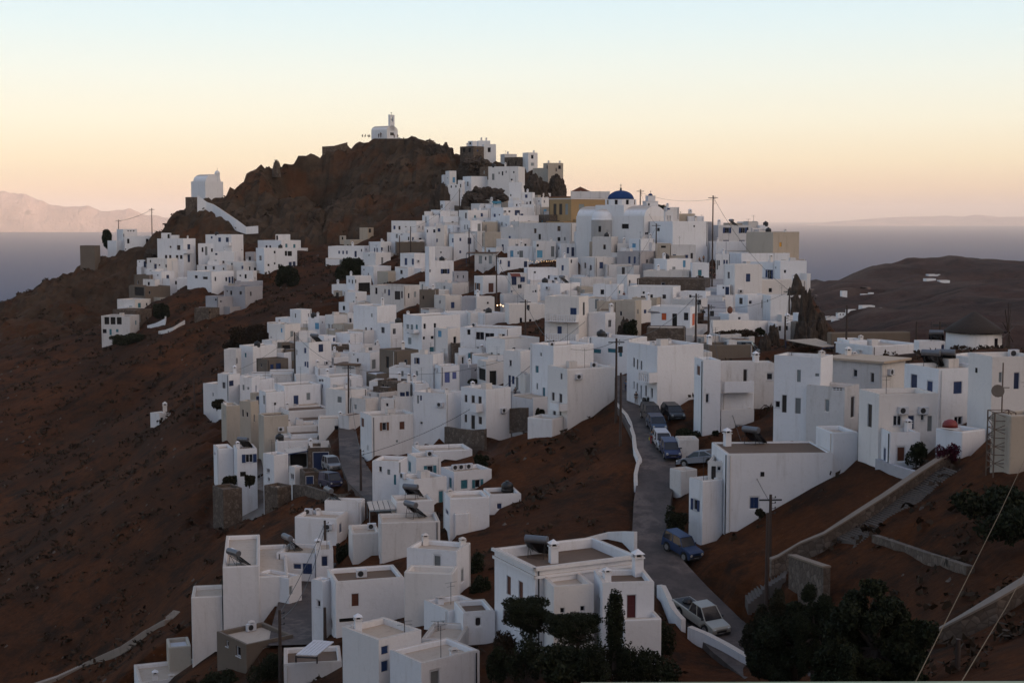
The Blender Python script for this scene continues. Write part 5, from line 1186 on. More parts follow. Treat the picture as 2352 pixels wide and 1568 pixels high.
GROUND = groundmat('dry_hillside', (.130,.040,.011), (.060,.022,.009), (.026,.013,.007), (.095,.066,.046), (.050,.035,.024))
gr_ = grid_mesh('ground', GX, GY, GZ, GROUND, rock); a_ = gr_.data.attributes.new('town', 'FLOAT', 'POINT'); a_.data.foreach_set('value', town.ravel().astype(np.float32))
# roads
def roadmat():
    m, t, b = nt('worn_asphalt'); p = pos(t); c = mix(t, ramp(t, noise_tex(t, .45, 6, .7, p), [(.42,(0,0,0)),(.55,(1,1,1))]), (.060,.043,.037), (.125,.092,.078)); c = mix(t, ramp(t, noise_tex(t, .16, 2, .4, p), [(.50,(0,0,0)),(.53,(.6,.6,.6))]), c, (.05,.038,.034)); c = mix(t, ramp(t, noise_tex(t, 2.5, 5, .7, p), [(.5,(0,0,0)),(.7,(.6,.6,.6))]), c, (.04,.032,.03))
    t.links.new(c, b.inputs['Base Color']); b.inputs['Roughness'].default_value = .9; bump(t, b, noise_tex(t, 6, 5, .7, p), .4, .04); return m
RM = roadmat()
for name, L in ROADS:
    mb = MB(); rows = []
    for i, (p, w) in enumerate(L):
        d = L[min(i+1, len(L)-1)][0]-L[max(i-1, 0)][0]; d.z = 0; d.normalize(); n = Vector((-d.y, d.x, 0)); rows.append([p+n*w*k for k in (-1,-.5,0,.5,1)]+[p+n*(w+.1)-UP*1.5, p-n*(w+.1)-UP*1.5])
    for a, b in zip(rows, rows[1:]):
        for k in range(4): mb.quad(a[k], a[k+1], b[k+1], b[k])
        mb.quad(a[4], a[5], b[5], b[4]); mb.quad(a[6], a[0], b[0], b[6])
    mb.build(name, RM, smooth=False)['kind'] = 'structure'
# parking ground beside the pinkish house
# far hills and valley on the right
far = [tuple(at(x, y, D)) for x, y, D in ((1900,765,620),(2100,745,700),(2352,752,640),(1900,712,900),(2100,705,930),(2180,648,1430),(2352,655,1250),(1868,632,1500),(1925,642,1480),(1965,640,1500),(2030,615,1560),(2090,596,1600),(2130,600,1610),(2180,614,1700),(2250,603,1650),(2300,601,1640),(2352,597,1600),(2450,585,1600),(2600,580,1600),(1925,675,1180),(2000,678,1170),(1950,700,1000))]
far += [(p[0]*1.25, p[1]+420, -150) for p in far if p[1] > 1450]+[(p[0]*1.6, p[1]+1000, -225) for p in far if p[1] > 1450]
far += [(200,1600,-150),(0,1200,-200),(100,900,-110),(120,700,-90),(300,560,-75),(500,500,-60),(-100,700,-190),(900,900,-20),(1200,1500,-30),(1500,2200,-120),(0,2600,-230),(700,500,-40),(250,1900,-220)]
far += [(p[0], p[1], p[2]-1.2) for p in FARB]
far = np.array(far); fw = rbf_fit(far[:,:2]/300, far[:,2], .02)
X2, Y2 = np.meshgrid(np.arange(-100, 1700, 9.0), np.arange(540, 2800, 9.0)); Z2 = rbf_eval(far[:,:2]/300, fw, np.stack([X2.ravel(), Y2.ravel()], 1)/300).reshape(X2.shape)
M1 = fbm(X2, Y2, 160, 1.7); M2 = fbm(X2, Y2, 45, 4.4)
Z2 = Z2-np.abs(M1)*16+5+M2*2.5
for p in FARB:
    Z2 = np.where((X2-p[0])**2+(Y2-p[1]-4)**2 < 225, np.minimum(Z2, p[2]-.3), Z2)
FARM = groundmat('far_hillside', (.095,.045,.032), (.060,.030,.023), (.026,.015,.013), (.16,.105,.08), (.10,.065,.05), .16)
grid_mesh('hills', X2, Y2, Z2, FARM, np.clip(M2*1.2-.2, 0, 1))
def far_ground(x, y):
    i = int((x+100)/9); j = int((y-540)/9); i = max(0, min(X2.shape[1]-1, i)); j = max(0, min(X2.shape[0]-1, j)); return float(Z2[j, i])
# dirt track on the far hills
trk = []
for x, y, D in ((1862,650,1430),(1868,645,1450),(1905,655,1350),(1940,663,1260),(1980,672,1190),(2030,676,1160)):
    trk.append((x, y, D))
mb = MB(); tp = []
for a, b in zip(trk, trk[1:]):
    for k in range(10):
        f = k/10; p = at(*[u+(v-u)*f for u, v in zip(a, b)]); p.z = far_ground(p.x, p.y)+1.2; tp.append(p)
for a, b in zip(tp, tp[1:]):
    d = (b-a).normalized(); n = Vector((-d.y, d.x, 0))*3.5; mb.quad(a-n, a+n, b+n, b-n)
mb.build('dirt_track', plaster('pale_dirt', (.14,.09,.07), (.18,.12,.09), (.1,.07,.05), .4))['kind'] = 'structure'
# sea
def seamat():
    m, t, b = nt('sea_water'); p = pos(t); b.inputs['Base Color'].default_value = (.06,.075,.13,1); b.inputs['Roughness'].default_value = .6; b.inputs['IOR'].default_value = 1.15
    bump(t, b, noise_tex(t, .02, 6, .7, p), .35, 3.0); return m
mb = MB(); S_ = 60000; mb.quad((-S_,-3000,-190),(S_,-3000,-190),(S_,S_,-190),(-S_,S_,-190)); o = mb.build('sea', seamat()); o['kind'] = 'structure'
# island on the left horizon
def island(name, prof, D, depth, mat, seed, base_y):
    xs = np.linspace(prof[0][0], prof[-1][0], 220); tops = np.interp(xs, [p[0] for p in prof], [p[1] for p in prof]); rows = 60
    GXi = np.empty((rows, 220)); GYi = GXi.copy(); GZi = GXi.copy()
    for j in range(rows):
        f = j/(rows-1); Dj = D+depth*f
        for i in range(220):
            u, v = ray(xs[i], tops[i]); top = v*(D+depth*.55)
            h = (top+190); s = math.sin(min(1, f/.55)*math.pi/2)**1.1 if f < .55 else math.cos((f-.55)/.45*math.pi/2)
            x = u*(D+depth*.55)+ (f-.55)*0; n = noise.fractal((x/2600+seed, Dj/2600, seed), .9, 2.1, 5); n2 = abs(noise.fractal((x/900+seed, Dj/1500, 2), .9, 2.1, 5))
            GXi[j,i] = x; GYi[j,i] = Dj; GZi[j,i] = -192+h*max(0, min(1, s))*(1-.35*n2*math.sin(f*math.pi)*(1-abs(f-.55)))+ (1-abs(2*f-1))*n*120*(1-math.exp(-((f-.55)/.15)**2))
    grid_mesh(name, GXi, GYi, GZi, mat)
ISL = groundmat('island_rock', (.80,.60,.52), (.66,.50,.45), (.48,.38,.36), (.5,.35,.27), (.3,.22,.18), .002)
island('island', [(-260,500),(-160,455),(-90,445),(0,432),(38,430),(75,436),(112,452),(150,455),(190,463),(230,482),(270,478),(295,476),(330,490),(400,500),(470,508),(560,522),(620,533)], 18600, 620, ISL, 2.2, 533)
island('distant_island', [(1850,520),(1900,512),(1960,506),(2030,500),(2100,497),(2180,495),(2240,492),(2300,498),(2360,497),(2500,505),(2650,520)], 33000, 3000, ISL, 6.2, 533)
# unseen high ground behind the viewpoint, added to keep the village in shade
AZ, RD = np.meshgrid(np.radians(np.arange(70, 236, 2.0)), np.arange(900, 3300, 80.0)); Xb = RD*np.sin(AZ); Yb = RD*np.cos(AZ)
Zb = -70+350*np.exp(-((RD-1900)/520)**2)*(.92+.08*np.sin(AZ*11))
grid_mesh('shade_hills_behind', Xb, Yb, Zb, FARM, Zb*0)
Xb, Yb = np.meshgrid(np.arange(-700, 701, 20.0), np.arange(-520, -60, 12.0)); Zb = -22+135*np.exp(-((Yb+290)/95)**2)*np.exp(-(Xb/520)**4)*(.9+.1*np.sin(Xb/70))
grid_mesh('shade_hill_near', Xb, Yb, Zb, GROUND, Zb*0)  # unseen near hill, raised to hold skylight back from the closest houses
# ------------------------------------------------------------------ poles and wires
POLES = [('A',545,85,372,'tall thin pole on the far left spur behind the long white house',2),('A',195,205,345,'short pole on the far left spur beside the tall white cube',2),
 ('B',1145,925,1155,'pole standing beside the rock knoll under the castle houses',1),('G',1020,20,338,'pole in front of dark garden wall at the western village edge',1),
 ('G',1555,50,292,'pole above the pinkish blank box with a junction can',1),('G',1835,40,535,'pole right of the two blue shuttered windows, carrying a box',1),('G',865,145,452,'thin leaning pole left of the arched blue doors',0),
 ('H',300,70,852,'leaning pole with white box beside the brown door house',1),('H',703,690,1205,'dark street pole in front of the white shop',3),('L',918,210,752,'pole with a street lamp beside the tall teal-shuttered house',3),
 ('L',1790,185,1385,'thick dark pole at the corner of the huge white house by the road',3),('L',1852,665,1690,'thin brown pole just right of the thick roadside pole',0),
 ('E',1652,850,1338,'thick pole with bracket standing before the long blank church-side house',3),('E',1432,375,600,'pole on the skyline between blue dome and bell tower',2),
 ('F',442,95,1182,'tallest pole, rising above the skyline beside the stepped lane',2),('F',1360,1210,1700,'dark pole with insulators right of the flat tan roof',2),
 ('I',1160,430,1018,'leaning pole with crossarm in front of the cafe',3),('I',1333,580,1232,'upright twin pole standing right of the leaning cafe pole',3),
 ('Q',485,225,668,'short pole left of the dark insulator pole by the pergola',1),('Q',1340,70,662,'pole against the far hills right of the blue pergola',0),('Q',1180,600,768,'square brown post on the flat roofs of the big right house',0),
 ('S',990,985,1650,'wooden pole on the grassy bank below the single blue shutter',2),('X',1215,0,1000,'tall pole rising from the dark tree beside the stone stairs',0),
 ('U',1365,800,1560,'wooden pole in front of the dark brown house, lower left',1),('V',265,210,700,'dark pole beside the deep blue doors of the lower lane house',1),('V',262,1120,1420,'short dark pole in front of the narrow shuttered front',0),
 ('J',1150,270,858,'pole in the middle of the western quarter between white houses',1),('J',1900,735,1428,'pole standing at the bend of the village lane',2),('N',245,380,862,'pole beside the lane near the teal-shuttered house',1),
 ('Z',1455,1160,1570,'black metal post in the bottom right corner',0),('J',-250,880,1300,'thin pole alone on the western slope near the small chapel',0),('R',590,300,450,'dark pole on far ground behind the brown boundary building',0),('R',915,300,490,'cross-topped pole behind the brass solar heater',2)]
TOPS = []
for t, x, yt, yb, lab, arm in POLES:
    X, Yb = T(t, x, yb); _, Yt = T(t, x, yt); D = DIST(X, Yb); a = at(X, Yb, D); b = at(X, Yt, D); R = root('utility_pole', a, lab, 'pole', 'wooden power poles'); h = b.z-a.z
    mb = MB(); mb.tube((0,0,-2.5), (0,0,h), .17, .11, n=8); mb.build('pole', WOOD, R)
    if arm:
        mb = MB(); n = 3 if arm == 1 else 4
        for i in range(n):
            z = h-.25-i*.42; mb.tube((-.05,0,z), (.35,-.1,z), .025, n=4); mb.tube((.35,-.1,z), (.35,-.1,z+.14), .05, n=6)
        mb.build('insulator', DARKMETAL, R)
    if arm >= 2: mb = MB(); mb.box((-.9,-.06,h-.5), (1.8,.1,0), (-.01,.1,0), (0,0,.12)); mb.build('crossarm', DARKMETAL, R)
    if arm == 3: mb = MB(); mb.box((.2,-.15,h-1.6), (.5,0,0), (0,.3,0), (0,0,.7)); mb.build('bracket_box', DARKMETAL, R)
    TOPS.append(Vector((a.x, a.y, b.z)))
WIRES = [(0,1,2),(1,0,1),(2,3,6),(5,7,3),(7,8,3),(8,9,3),(9,10,3),(10,16,4),(12,9,8),(12,13,3),(14,13,3),(15,17,3),(17,16,1),(14,15,5),(15,18,2),(9,27,7),(26,27,3),(27,28,5),(24,23,5),(28,9,6),(23,24,1),(21,17,9),(18,19,3),(26,30,6),(5,4,1)]
for i, j, sag in WIRES:
    a, b = TOPS[i], TOPS[j]; P = []
    a = a-UP*.3; b = b-UP*.3; a2, b2 = (b, a) if i > j else (a, b); off = .4 if i > j else 0
    for k in range(15):
        f = k/14; p = a2.lerp(b2, f)-UP*(sag*.35*4*f*(1-f)+off); P.append(p-a2)
    mb = MB(); mb.path(P, .028, 4); la, lb = POLES[i][4], POLES[j][4]
    sh = lambda s: ' '.join(s.split()[:5]); o = mb.build('power_line', DARKMETAL); o.location = a2
    setp(o, ('sagging cable from the '+sh(la)+' to the '+sh(lb)) if i < j else 'second lower cable near the '+' '.join(la.split()[:7]), 'cable', 'overhead cables')
for lab, p, q in (('long taut rope crossing in front of the big dark tree, bottom right', at_t('T', 2150, 640, 60), at_t('Z', 1060, 1580, 22)), ('right-hand taut rope at the bottom right corner', at_t('Z', 2110, 480, 46), at_t('Z', 1480, 1580, 20))):
    mb = MB(); mb.path([(0,0,0), (q-p)*.5-UP*.1, q-p], .009, 5); o = mb.build('guy_rope', simple('pale_rope', (.16,.11,.06), .9)); o.location = p; setp(o, lab, 'rope', 'guy ropes')
# lattice mast on the right
b0 = at_t('T', 1840, 860); t0 = at_t('T', 1840, 200, b0.y); R = root('lattice_mast', b0, 'rusty lattice mast with dish and lamps beside the beige water house', 'mast'); h = t0.z-b0.z; RUST = simple('rusted_steel', (.16,.11,.08), .8, .2)
W_ = .75; cs_ = [Vector((sx*W_, sy*W_, 0)) for sx, sy in ((-1,-1),(1,-1),(1,1),(-1,1))]
for c in cs_: mb = MB(); mb.tube(c-UP*1, c+UP*h*.93, .055, n=5); mb.build('leg', RUST, R)
mb = MB(); n = 7
for k in range(n):
    z0, z1 = h*.93*k/n, h*.93*(k+1)/n
    for i in range(4):
        a, b = cs_[i], cs_[(i+1) % 4]; mb.tube(a+UP*z1, b+UP*z1, .035, n=4); (mb.tube(a+UP*z0, b+UP*z1, .03, n=4) if (k+i) % 2 else mb.tube(b+UP*z0, a+UP*z1, .03, n=4))
mb.build('bracing', RUST, R); mb = MB(); mb.tube(UP*h*.9, UP*(h+3.2), .05, n=6); mb.tube(UP*(h+1.4)-Vector((.5,0,0)), UP*(h+1.4)+Vector((.5,0,0)), .04, n=5); mb.build('aerial', RUST, R)
mb = MB(); mb.tube(Vector((-.4,-.2,h+1.2)), Vector((-.45,-.35,h+1.2)), .42, .46, n=14); mb.build('dish', CAP, R)
# ------------------------------------------------------------------ vehicles
TYRE = simple('rubber', (.012,.012,.012), .9); RIM = simple('alloy', (.30,.30,.31), .4, .7); LAMPG = simple('headlamp_glass', (.5,.5,.48), .15); TAIL = simple('tail_lamp', (.25,.01,.01), .3)
def paint(name, c, metal=.3):
    m, t, b = nt(name); f = noise_tex(t, 1.5, 3, .5, pos(t)); t.links.new(mix(t, f, tuple(x*.9 for x in c), c), b.inputs['Base Color']); b.inputs['Metallic'].default_value = metal; b.inputs['Roughness'].default_value = .4; b.inputs['Coat Weight'].default_value = .15; return m
CARS = dict(pickup=(5.0,1.78,1.75,(.36,.35,.31)), suv=(3.65,1.62,1.7,(.012,.035,.10)), sedan=(4.5,1.75,1.42,(.22,.24,.28)), suvdark=(4.4,1.78,1.72,(.018,.018,.02)), hatch_navy=(4.0,1.7,1.45,(.02,.04,.085)),
 hatch_black=(4.1,1.72,1.45,(.01,.01,.012)), hatch_white=(3.9,1.68,1.48,(.50,.50,.52)), hatch_blue=(4.0,1.7,1.48,(.02,.03,.09)), suv4=(4.3,1.75,1.78,(.24,.25,.27)), van=(4.5,1.7,1.9,(.010,.013,.06)), vang=(4.6,1.8,1.95,(.10,.11,.12)), truck=(5.6,1.95,2.0,(.015,.09,.30)))
def profile(kind, L, H):
    a = L/2
    if kind in ('pickup',): low = [(-a,.45),(-a,1.0),(-.05*L,1.02),(.30*L,1.03),(.47*L,.92),(a,.80),(a,.42)]; cab = [(-.10*L,1.02),(-.07*L,H-.02),(.13*L,H),(.29*L,1.03)]
    elif kind == 'sedan': low = [(-a,.40),(-a,.92),(-.36*L,.98),(.22*L,.93),(.44*L,.76),(a,.62),(a,.36)]; cab = [(-.38*L,.97),(-.20*L,H-.02),(.05*L,H),(.25*L,.92)]
    elif kind.startswith('hatch'): low = [(-a,.40),(-a,.95),(.24*L,.93),(.44*L,.78),(a,.62),(a,.36)]; cab = [(-.48*L,.95),(-.40*L,H-.05),(-.1*L,H),(.08*L,H-.03),(.28*L,.92)]
    elif kind in ('van','vang'): low = [(-a,.42),(-a,1.05),(.40*L,1.02),(a-.04,.9),(a,.42)]; cab = [(-a+.02,1.05),(-a+.1,H-.03),(.20*L,H),(.30*L,H-.1),(.44*L,1.01)]
    elif kind == 'truck': low = [(.12*L,.5),(.12*L,1.15),(.42*L,1.12),(a,.95),(a,.45)]; cab = [(.12*L,1.15),(.13*L,H),(.30*L,H),(.42*L,1.12)]
    else: low = [(-a,.48),(-a,1.05),(.20*L,1.06),(.44*L,.98),(a,.9),(a,.45)]; cab = [(-.49*L,1.05),(-.46*L,H-.03),(.05*L,H),(.20*L,1.06)]
    return low, cab
def vehicle(kind, A, B, label, cat):
    L, Wd, H, col = CARS[kind]; d = B-A; slope = d.z/max(math.hypot(d.x, d.y), .1); c = (A+B)/2; R = root({'pickup':'pickup_truck','truck':'box_lorry','van':'parked_van','vang':'parked_van'}.get(kind, 'parked_car'), c, label, cat, 'vehicles')
    R.rotation_euler = (0, -math.atan(max(-.25, min(.25, slope))), math.atan2(d.y, d.x)); R.location = c+UP*.02
    low, cab = profile(kind, L, H); P = paint(kind+'_paint', col); w = Wd/2
    def ext(mb, pts, w0, w1, z0, z1):
        def yw(z): f = (z-z0)/max(z1-z0, .01); return w0+(w1-w0)*max(0, min(1, f))
        k = len(mb.v); n = len(pts)
        for s in (-1, 1): mb.v += [(x, s*yw(z), z) for x, z in pts]
        mb.f.append(tuple(range(k, k+n))); mb.m.append(0); mb.f.append(tuple(range(k+2*n-1, k+n-1, -1))); mb.m.append(0)
        for i in range(n): j = (i+1) % n; mb.f.append((k+i, k+n+i, k+n+j, k+j)); mb.m.append(0)
    wr = .34 if kind not in ('suv','suv4','suvdark','pickup','truck') else .38; fx, rx = L*.31, -L*.30
    # lower body with wheel arches cut in the outline
    def arch(cx): return [(cx+(wr+.07)*math.cos(t), max(.0, wr+(wr+.07)*math.sin(t))) for t in [math.pi*i/8 for i in range(9)]]
    sill = .3
    out = list(low); bot = [(low[-1][0], sill)]+[(x, z) for x, z in arch(fx) if z > sill or 1]+([(x, z) for x, z in arch(rx)] if kind != 'truck' else [])+[(low[0][0], sill)]
    mb = MB(); ext(mb, out+[p for p in bot], w, w*.97, .3, 1.05); bo = mb.build('body', P, R, bevel=.03)
    mb = MB(); ext(mb, [(low[0][0]+.1, .32), (low[0][0]+.1, .8), (low[-1][0]-.1, .6), (low[-1][0]-.1, .32)], w*.72, w*.72, 0, 1); mb.build('underbody', BLACKP, R)
    mb = MB(); ext(mb, cab, w*.93, w*.78, cab[0][1], H); mb.build('windows', GLASS, R, bevel=.02)
    tops = [p for p in cab if p[1] > H-.2]; mb = MB(); x0, x1 = tops[0][0]-.03, tops[-1][0]+.03
    mb.box((x0, -w*.79, H-.06), (x1-x0,0,0), (0,w*1.58,0), (0,0,.08)); mb.build('roof', P, R, bevel=.03)
    for s in (-1, 1):                                            # pillars
        mb = MB()
        for (xa, za), (xb, zb) in ((cab[0], tops[0]), (cab[-1], tops[-1]), (((cab[0][0]+cab[-1][0])/2, cab[0][1]), ((tops[0][0]+tops[-1][0])/2, H))):
            mb.tube((xa, s*w*.935, za), (xb, s*w*.785, zb), .045, n=5)
        if kind in ('van', 'vang'): mb.quad((cab[0][0], s*w*.945, 1.05), (.02*L, s*w*.945, 1.05), (.02*L, s*w*.80, H), (cab[1][0], s*w*.80, H))
        mb.build('pillar', P, R)
        mb = MB(); mb.tube((low[-1][0]-.08, s*w*.74, .74 if kind != 'sedan' else .62), (low[-1][0]+.03, s*w*.74, .72 if kind != 'sedan' else .6), .12, n=10); mb.build('headlight', LAMPG, R)
        mb = MB(); mb.box((low[0][0]-.02, s*w*.82-.07, .72), (.04,0,0), (0,.14,0), (0,0,.22)); mb.build('taillight', TAIL, R)
        mb = MB(); mb.box((cab[-1][0]-.25, s*(w+.08)-.07, cab[-1][1]+.03), (.1,0,0), (0,.14,0), (0,0,.14)); mb.build('mirror', BLACKP, R)
        for x in (fx, rx):
            mb = MB(); mb.tube((x, s*(w-.2), wr), (x, s*(w+.01), wr), wr, n=20); o = mb.build('wheel', TYRE, R); mb = MB(); mb.tube((x, s*(w-.05), wr), (x, s*(w+.025), wr), wr*.62, n=14); mb.build('rim', RIM, o)
    mb = MB(); mb.box((low[-1][0]-.02, -w*.5, .52), (.05,0,0), (0,w,0), (0,0,.16)); mb.build('grille', BLACKP, R); mb = MB(); mb.box((low[-1][0]+.03, -.25, .38), (.015,0,0), (0,.5,0), (0,0,.11)); mb.build('number_plate', FRAME, R)
    mb = MB(); mb.box((low[-1][0]-.03, -w*.97, .32), (.1,0,0), (0,w*1.94,0), (0,0,.16)); mb.build('bumper', BLACKP if kind in ('pickup','suv','suv4','suvdark') else P, R, bevel=.03)
    if kind == 'pickup':
        mb = MB(); mb.box((-L*.48, -w*.82, 1.0), (L*.36,0,0), (0,w*1.64,0), (0,0,.03)); mb.build('load_bed', BLACKP, R); mb = MB(); mb.lathe((-L*.32,-.1,1.03), [(.35,0),(.4,.12),(.25,.3),(.05,.36)], 10); mb.build('bundle', DARKMETAL, R)
    if kind == 'truck':
        mb = MB(); mb.box((-L*.52, -1.0, .75), (L*.60,0,0), (0,2.0,0), (0,0,2.1)); mb.build('cargo_box', WALL['w'], R, bevel=.03); mb = MB(); mb.box((-L*.3, -1.03, .95), (1.1,0,0), (0,.03,0), (0,0,1.75)); mb.build('side_door', FRAME, R); mb = MB(); mb.box((-L*.5, -.5, .5), (L*.62,0,0), (0,1.0,0), (0,0,.2)); mb.build('chassis', BLACKP, R)
for v in VP: vehicle(*v)
# ------------------------------------------------------------------ people
SKIN = simple('skin', (.30,.17,.11), .7); HAIR = simple('hair', (.02,.014,.01), .9)
CL = {}
def cloth(c):
    if c not in CL: CL[c] = simple('cloth', c, .9)
    return CL[c]
def skinned(name, verts, edges, rad, mat, parent, sub=1, rootv=0):
    me = bpy.data.meshes.new(name); me.from_pydata(verts, edges, []); o = bpy.data.objects.new(name, me); COL.objects.link(o); o.parent = parent; me.materials.append(mat)
    s = o.modifiers.new('skin', 'SKIN'); sv = me.skin_vertices[0].data
    for i, r in enumerate(rad): sv[i].radius = (r, r); sv[i].use_root = i == rootv
    s.use_smooth_shade = True; m = o.modifiers.new('sub', 'SUBSURF'); m.levels = m.render_levels = sub; return o
def person(tile, x, yf, hpx, pose, top, legs, label, face, extra=None, D=None):
    X, Y = T(tile, x, yf); D = D or DIST(X, Y); p = at(X, Y, D); H = hpx/TILES[tile][2]*.574219/F*D; s = (H/1.72 if pose != 'sit' else H/1.25); s = max(.85, min(1.15, s))
    R = root('person', p, label, 'person', None); R.rotation_euler = (0,0,face); R.scale = (s, s, s)
    z = 0 if pose != 'sit' else -.42; st = .16 if pose == 'walk' else .04; y = lambda a: a   # facing -y
    if pose == 'sit': kL, kR, fL, fR = (-.11,-.42,.47), (.11,-.44,.47), (-.12,-.50,.05), (.12,-.55,.05)
    else: kL, kR, fL, fR = (-.10,-st*.8,.50), (.10,st*.3,.50), (-.10,-st*1.3,.06), (.10,st*1.6,.08)
    hip = (0,0,.94 if pose != 'sit' else .50); dzp = hip[2]-.94
    V = [hip, (0,.01,1.12+dzp), (0,0,1.34+dzp), (0,0,1.48+dzp), (0,-.01,1.60+dzp), (0,-.01,1.70+dzp), (-.10,0,.90+dzp), kL, fL, (fL[0], fL[1]-.16, fL[2]-.03), (.10,0,.90+dzp), kR, fR, (fR[0], fR[1]-.16, fR[2]-.03),
      (-.19,0,1.40+dzp), (-.25,.03,1.13+dzp), (-.24,-.12 if pose == 'walk' else -.05,.90+dzp), (-.24,-.14 if pose == 'walk' else -.06,.80+dzp), (.19,0,1.40+dzp), (.25,.04,1.13+dzp), (.25,.02,.88+dzp), (.25,.0,.79+dzp)]
    E = [(0,1),(1,2),(2,3),(3,4),(4,5),(0,6),(6,7),(7,8),(8,9),(0,10),(10,11),(11,12),(12,13),(2,14),(14,15),(15,16),(16,17),(2,18),(18,19),(19,20),(20,21)]
    r = [.13,.12,.14,.055,.095,.085,.09,.06,.042,.035,.09,.06,.042,.035,.055,.042,.032,.03,.055,.042,.032,.03]
    skinned('body', V, E, r, SKIN, R)
    skinned('shirt', [V[i] for i in (0,1,2,14,15,18,19)], [(0,1),(1,2),(2,3),(3,4),(2,5),(5,6)], [.145,.14,.155,.068,.058,.068,.058], cloth(top), R)
    skinned('trousers', [V[i] for i in (0,6,7,8,10,11,12)], [(0,1),(1,2),(2,3),(0,4),(4,5),(5,6)], [.145,.10,.075,.058,.10,.075,.058], cloth(legs), R)
    mb = MB(); mb.lathe((0,.012,1.60+dzp), [(.092,0),(.105,.04),(.10,.10),(.07,.14),(.02,.155)], 12); mb.build('hair', HAIR, R, smooth=True)
    if extra: mb = MB(); mb.cbox((.32,0,.5), .1, .3, .3); mb.build('bag', cloth(extra), R)
DK = (.02,.02,.025); BK = (.012,.012,.014)
for a in [('P',188,755,130,'walk',(.10,.16,.25),(.03,.04,.08),'person in a pale blue shirt walking up the road beside a friend',3.0),('P',234,765,115,'walk',(.10,.02,.03),(.05,.03,.03),'person in a dark red top walking up the road beside a friend',3.1),
 ('P',328,925,150,'walk',(.05,.035,.03),(.18,.13,.10),'person in brown with pale shorts walking by the pinkish house',2.9),('P',548,1480,150,'walk',(.12,.15,.18),(.35,.02,.02),'person with red trousers and a yellow bag beside the white car',3.1,(.55,.45,.02)),
 ('L',386,1015,118,'stand',BK,(.05,.05,.06),'person in a black shirt standing on the public steps',.1),('F',293,892,50,'sit',(.35,.20,.12),DK,'seated person on the low wall by the upper stepped lane',.4),
 ('F',341,892,78,'stand',(.32,.16,.08),DK,'standing person at the top of the stepped lane',.2),('F',428,1000,50,'sit',(.10,.015,.015),DK,'uppermost left person sitting on the white steps beside the tallest pole',.2),
 ('F',456,1000,52,'sit',(.22,.04,.02),DK,'person in red sitting at the top of the white steps',-.2),('F',418,1070,55,'sit',DK,BK,'darkly dressed person sitting lower left on the white steps',.1),('F',450,1085,60,'sit',(.15,.03,.03),BK,'person in dark red sitting in the middle of the white steps',.3),
 ('F',475,1080,52,'sit',BK,(.08,.03,.02),'person in black sitting lower right on the white steps',-.3),('B',697,505,42,'stand',(.04,.03,.03),DK,'darker of two people on the saddle right of the summit chapel',.3),
 ('B',712,507,46,'stand',(.45,.48,.55),(.30,.30,.34),'person in white on the saddle right of the summit chapel',.1),('B',130,392,30,'sit',BK,BK,'dark figure sitting leftmost on the summit edge',.2),('B',160,392,24,'sit',DK,BK,'second dark figure from the left on the summit edge',-.2),
 ('B',190,394,28,'sit',BK,DK,'third dark figure from the left beside the summit chapel',.5),('B',206,394,28,'sit',DK,BK,'figure crouching against the left end of the summit chapel',.1),('B',300,398,46,'stand',BK,BK,'dark figure before the long wall of the summit chapel',.6),
 ('B',322,398,60,'stand',DK,BK,'taller dark figure before the long wall of the summit chapel',.1),('B',462,402,44,'stand',BK,DK,'dark figure beside the summit chapel door',.1),('B',500,404,44,'stand',DK,BK,'dark figure at the right corner of the summit chapel',.1),
 ('I',160,490,70,'sit',(.12,.02,.02),BK,'seated person in a dark lane between white houses above the cafe',.1),('K',930,1180,75,'sit',BK,DK,'person in black sitting on the terrace left of the very large house',.2),('K',960,1180,80,'sit',(.25,.25,.3),DK,'person in pale clothes sitting on the terrace left of the large house',-.2)]:
    person(*a)
for x, y, lab in ((432,905,'black motor scooter against the wall of the pinkish house'),(470,935,'second dark motor scooter nearer the road by the pinkish house')):
    p = at_t('P', x, y); R = root('motor_scooter', p, lab, 'scooter', 'parked scooters'); R.rotation_euler = (0,0,-1.2)
    for q in (-.6, .6): mb = MB(); mb.tube((q,-.05,.25), (q,.05,.25), .25, n=14); mb.build('wheel', TYRE, R)
    mb = MB(); mb.box((-.8,-.16,.3), (.75,0,0), (0,.32,0), (0,0,.35)); mb.box((-.1,-.15,.25), (.45,0,0), (0,.3,0), (0,0,.1)); mb.box((.33,-.17,.3), (.12,0,0), (0,.34,0), (.1,0,.6)); mb.build('body', BLACKP, R, bevel=.05)
    mb = MB(); mb.box((-.75,-.14,.68), (.7,0,0), (0,.28,0), (0,0,.1)); mb.build('seat', DARK, R, bevel=.03); mb = MB(); mb.tube((.6,0,.25), (.42,0,1.0), .03, n=6); mb.tube((.42,-.32,1.0), (.42,.32,1.0), .02, n=5); mb.build('handlebar', DARKMETAL, R)
# ------------------------------------------------------------------ café furniture, jar, bowl, lamps
for x in (500, 590, 690, 790, 905):
    p = at_t('I', x, 900); R = root('cafe_table', p, {500:'leftmost',590:'second',690:'middle',790:'fourth',905:'rightmost'}[x]+' cafe table on the terrace under the awning', 'table', 'cafe tables')
    mb = MB(); mb.lathe((0,0,.70), [(.36,0),(.36,.04)], 14); mb.build('tabletop', WALL['b'], R); mb = MB(); mb.tube((0,0,0), (0,0,.7), .03, n=6); mb.lathe((0,0,0), [(.22,0),(.2,.03)], 10); mb.build('leg', DARKMETAL, R)
mb = MB(); s_c = at_t('I', 750, 982, dz('I', 750, 1120)-.15)
for k, (rx_, rz_, m) in enumerate(((1.25,.48,0),(1.12,.38,1))):
    kk = len(mb.v)
    for i in range(24): t = i*math.pi/12; mb.v.append((rx_*.62*math.cos(t), -.02*k, rz_*.62*math.sin(t)))
    mb.f.append(tuple(range(kk, kk+24))); mb.m.append(m)
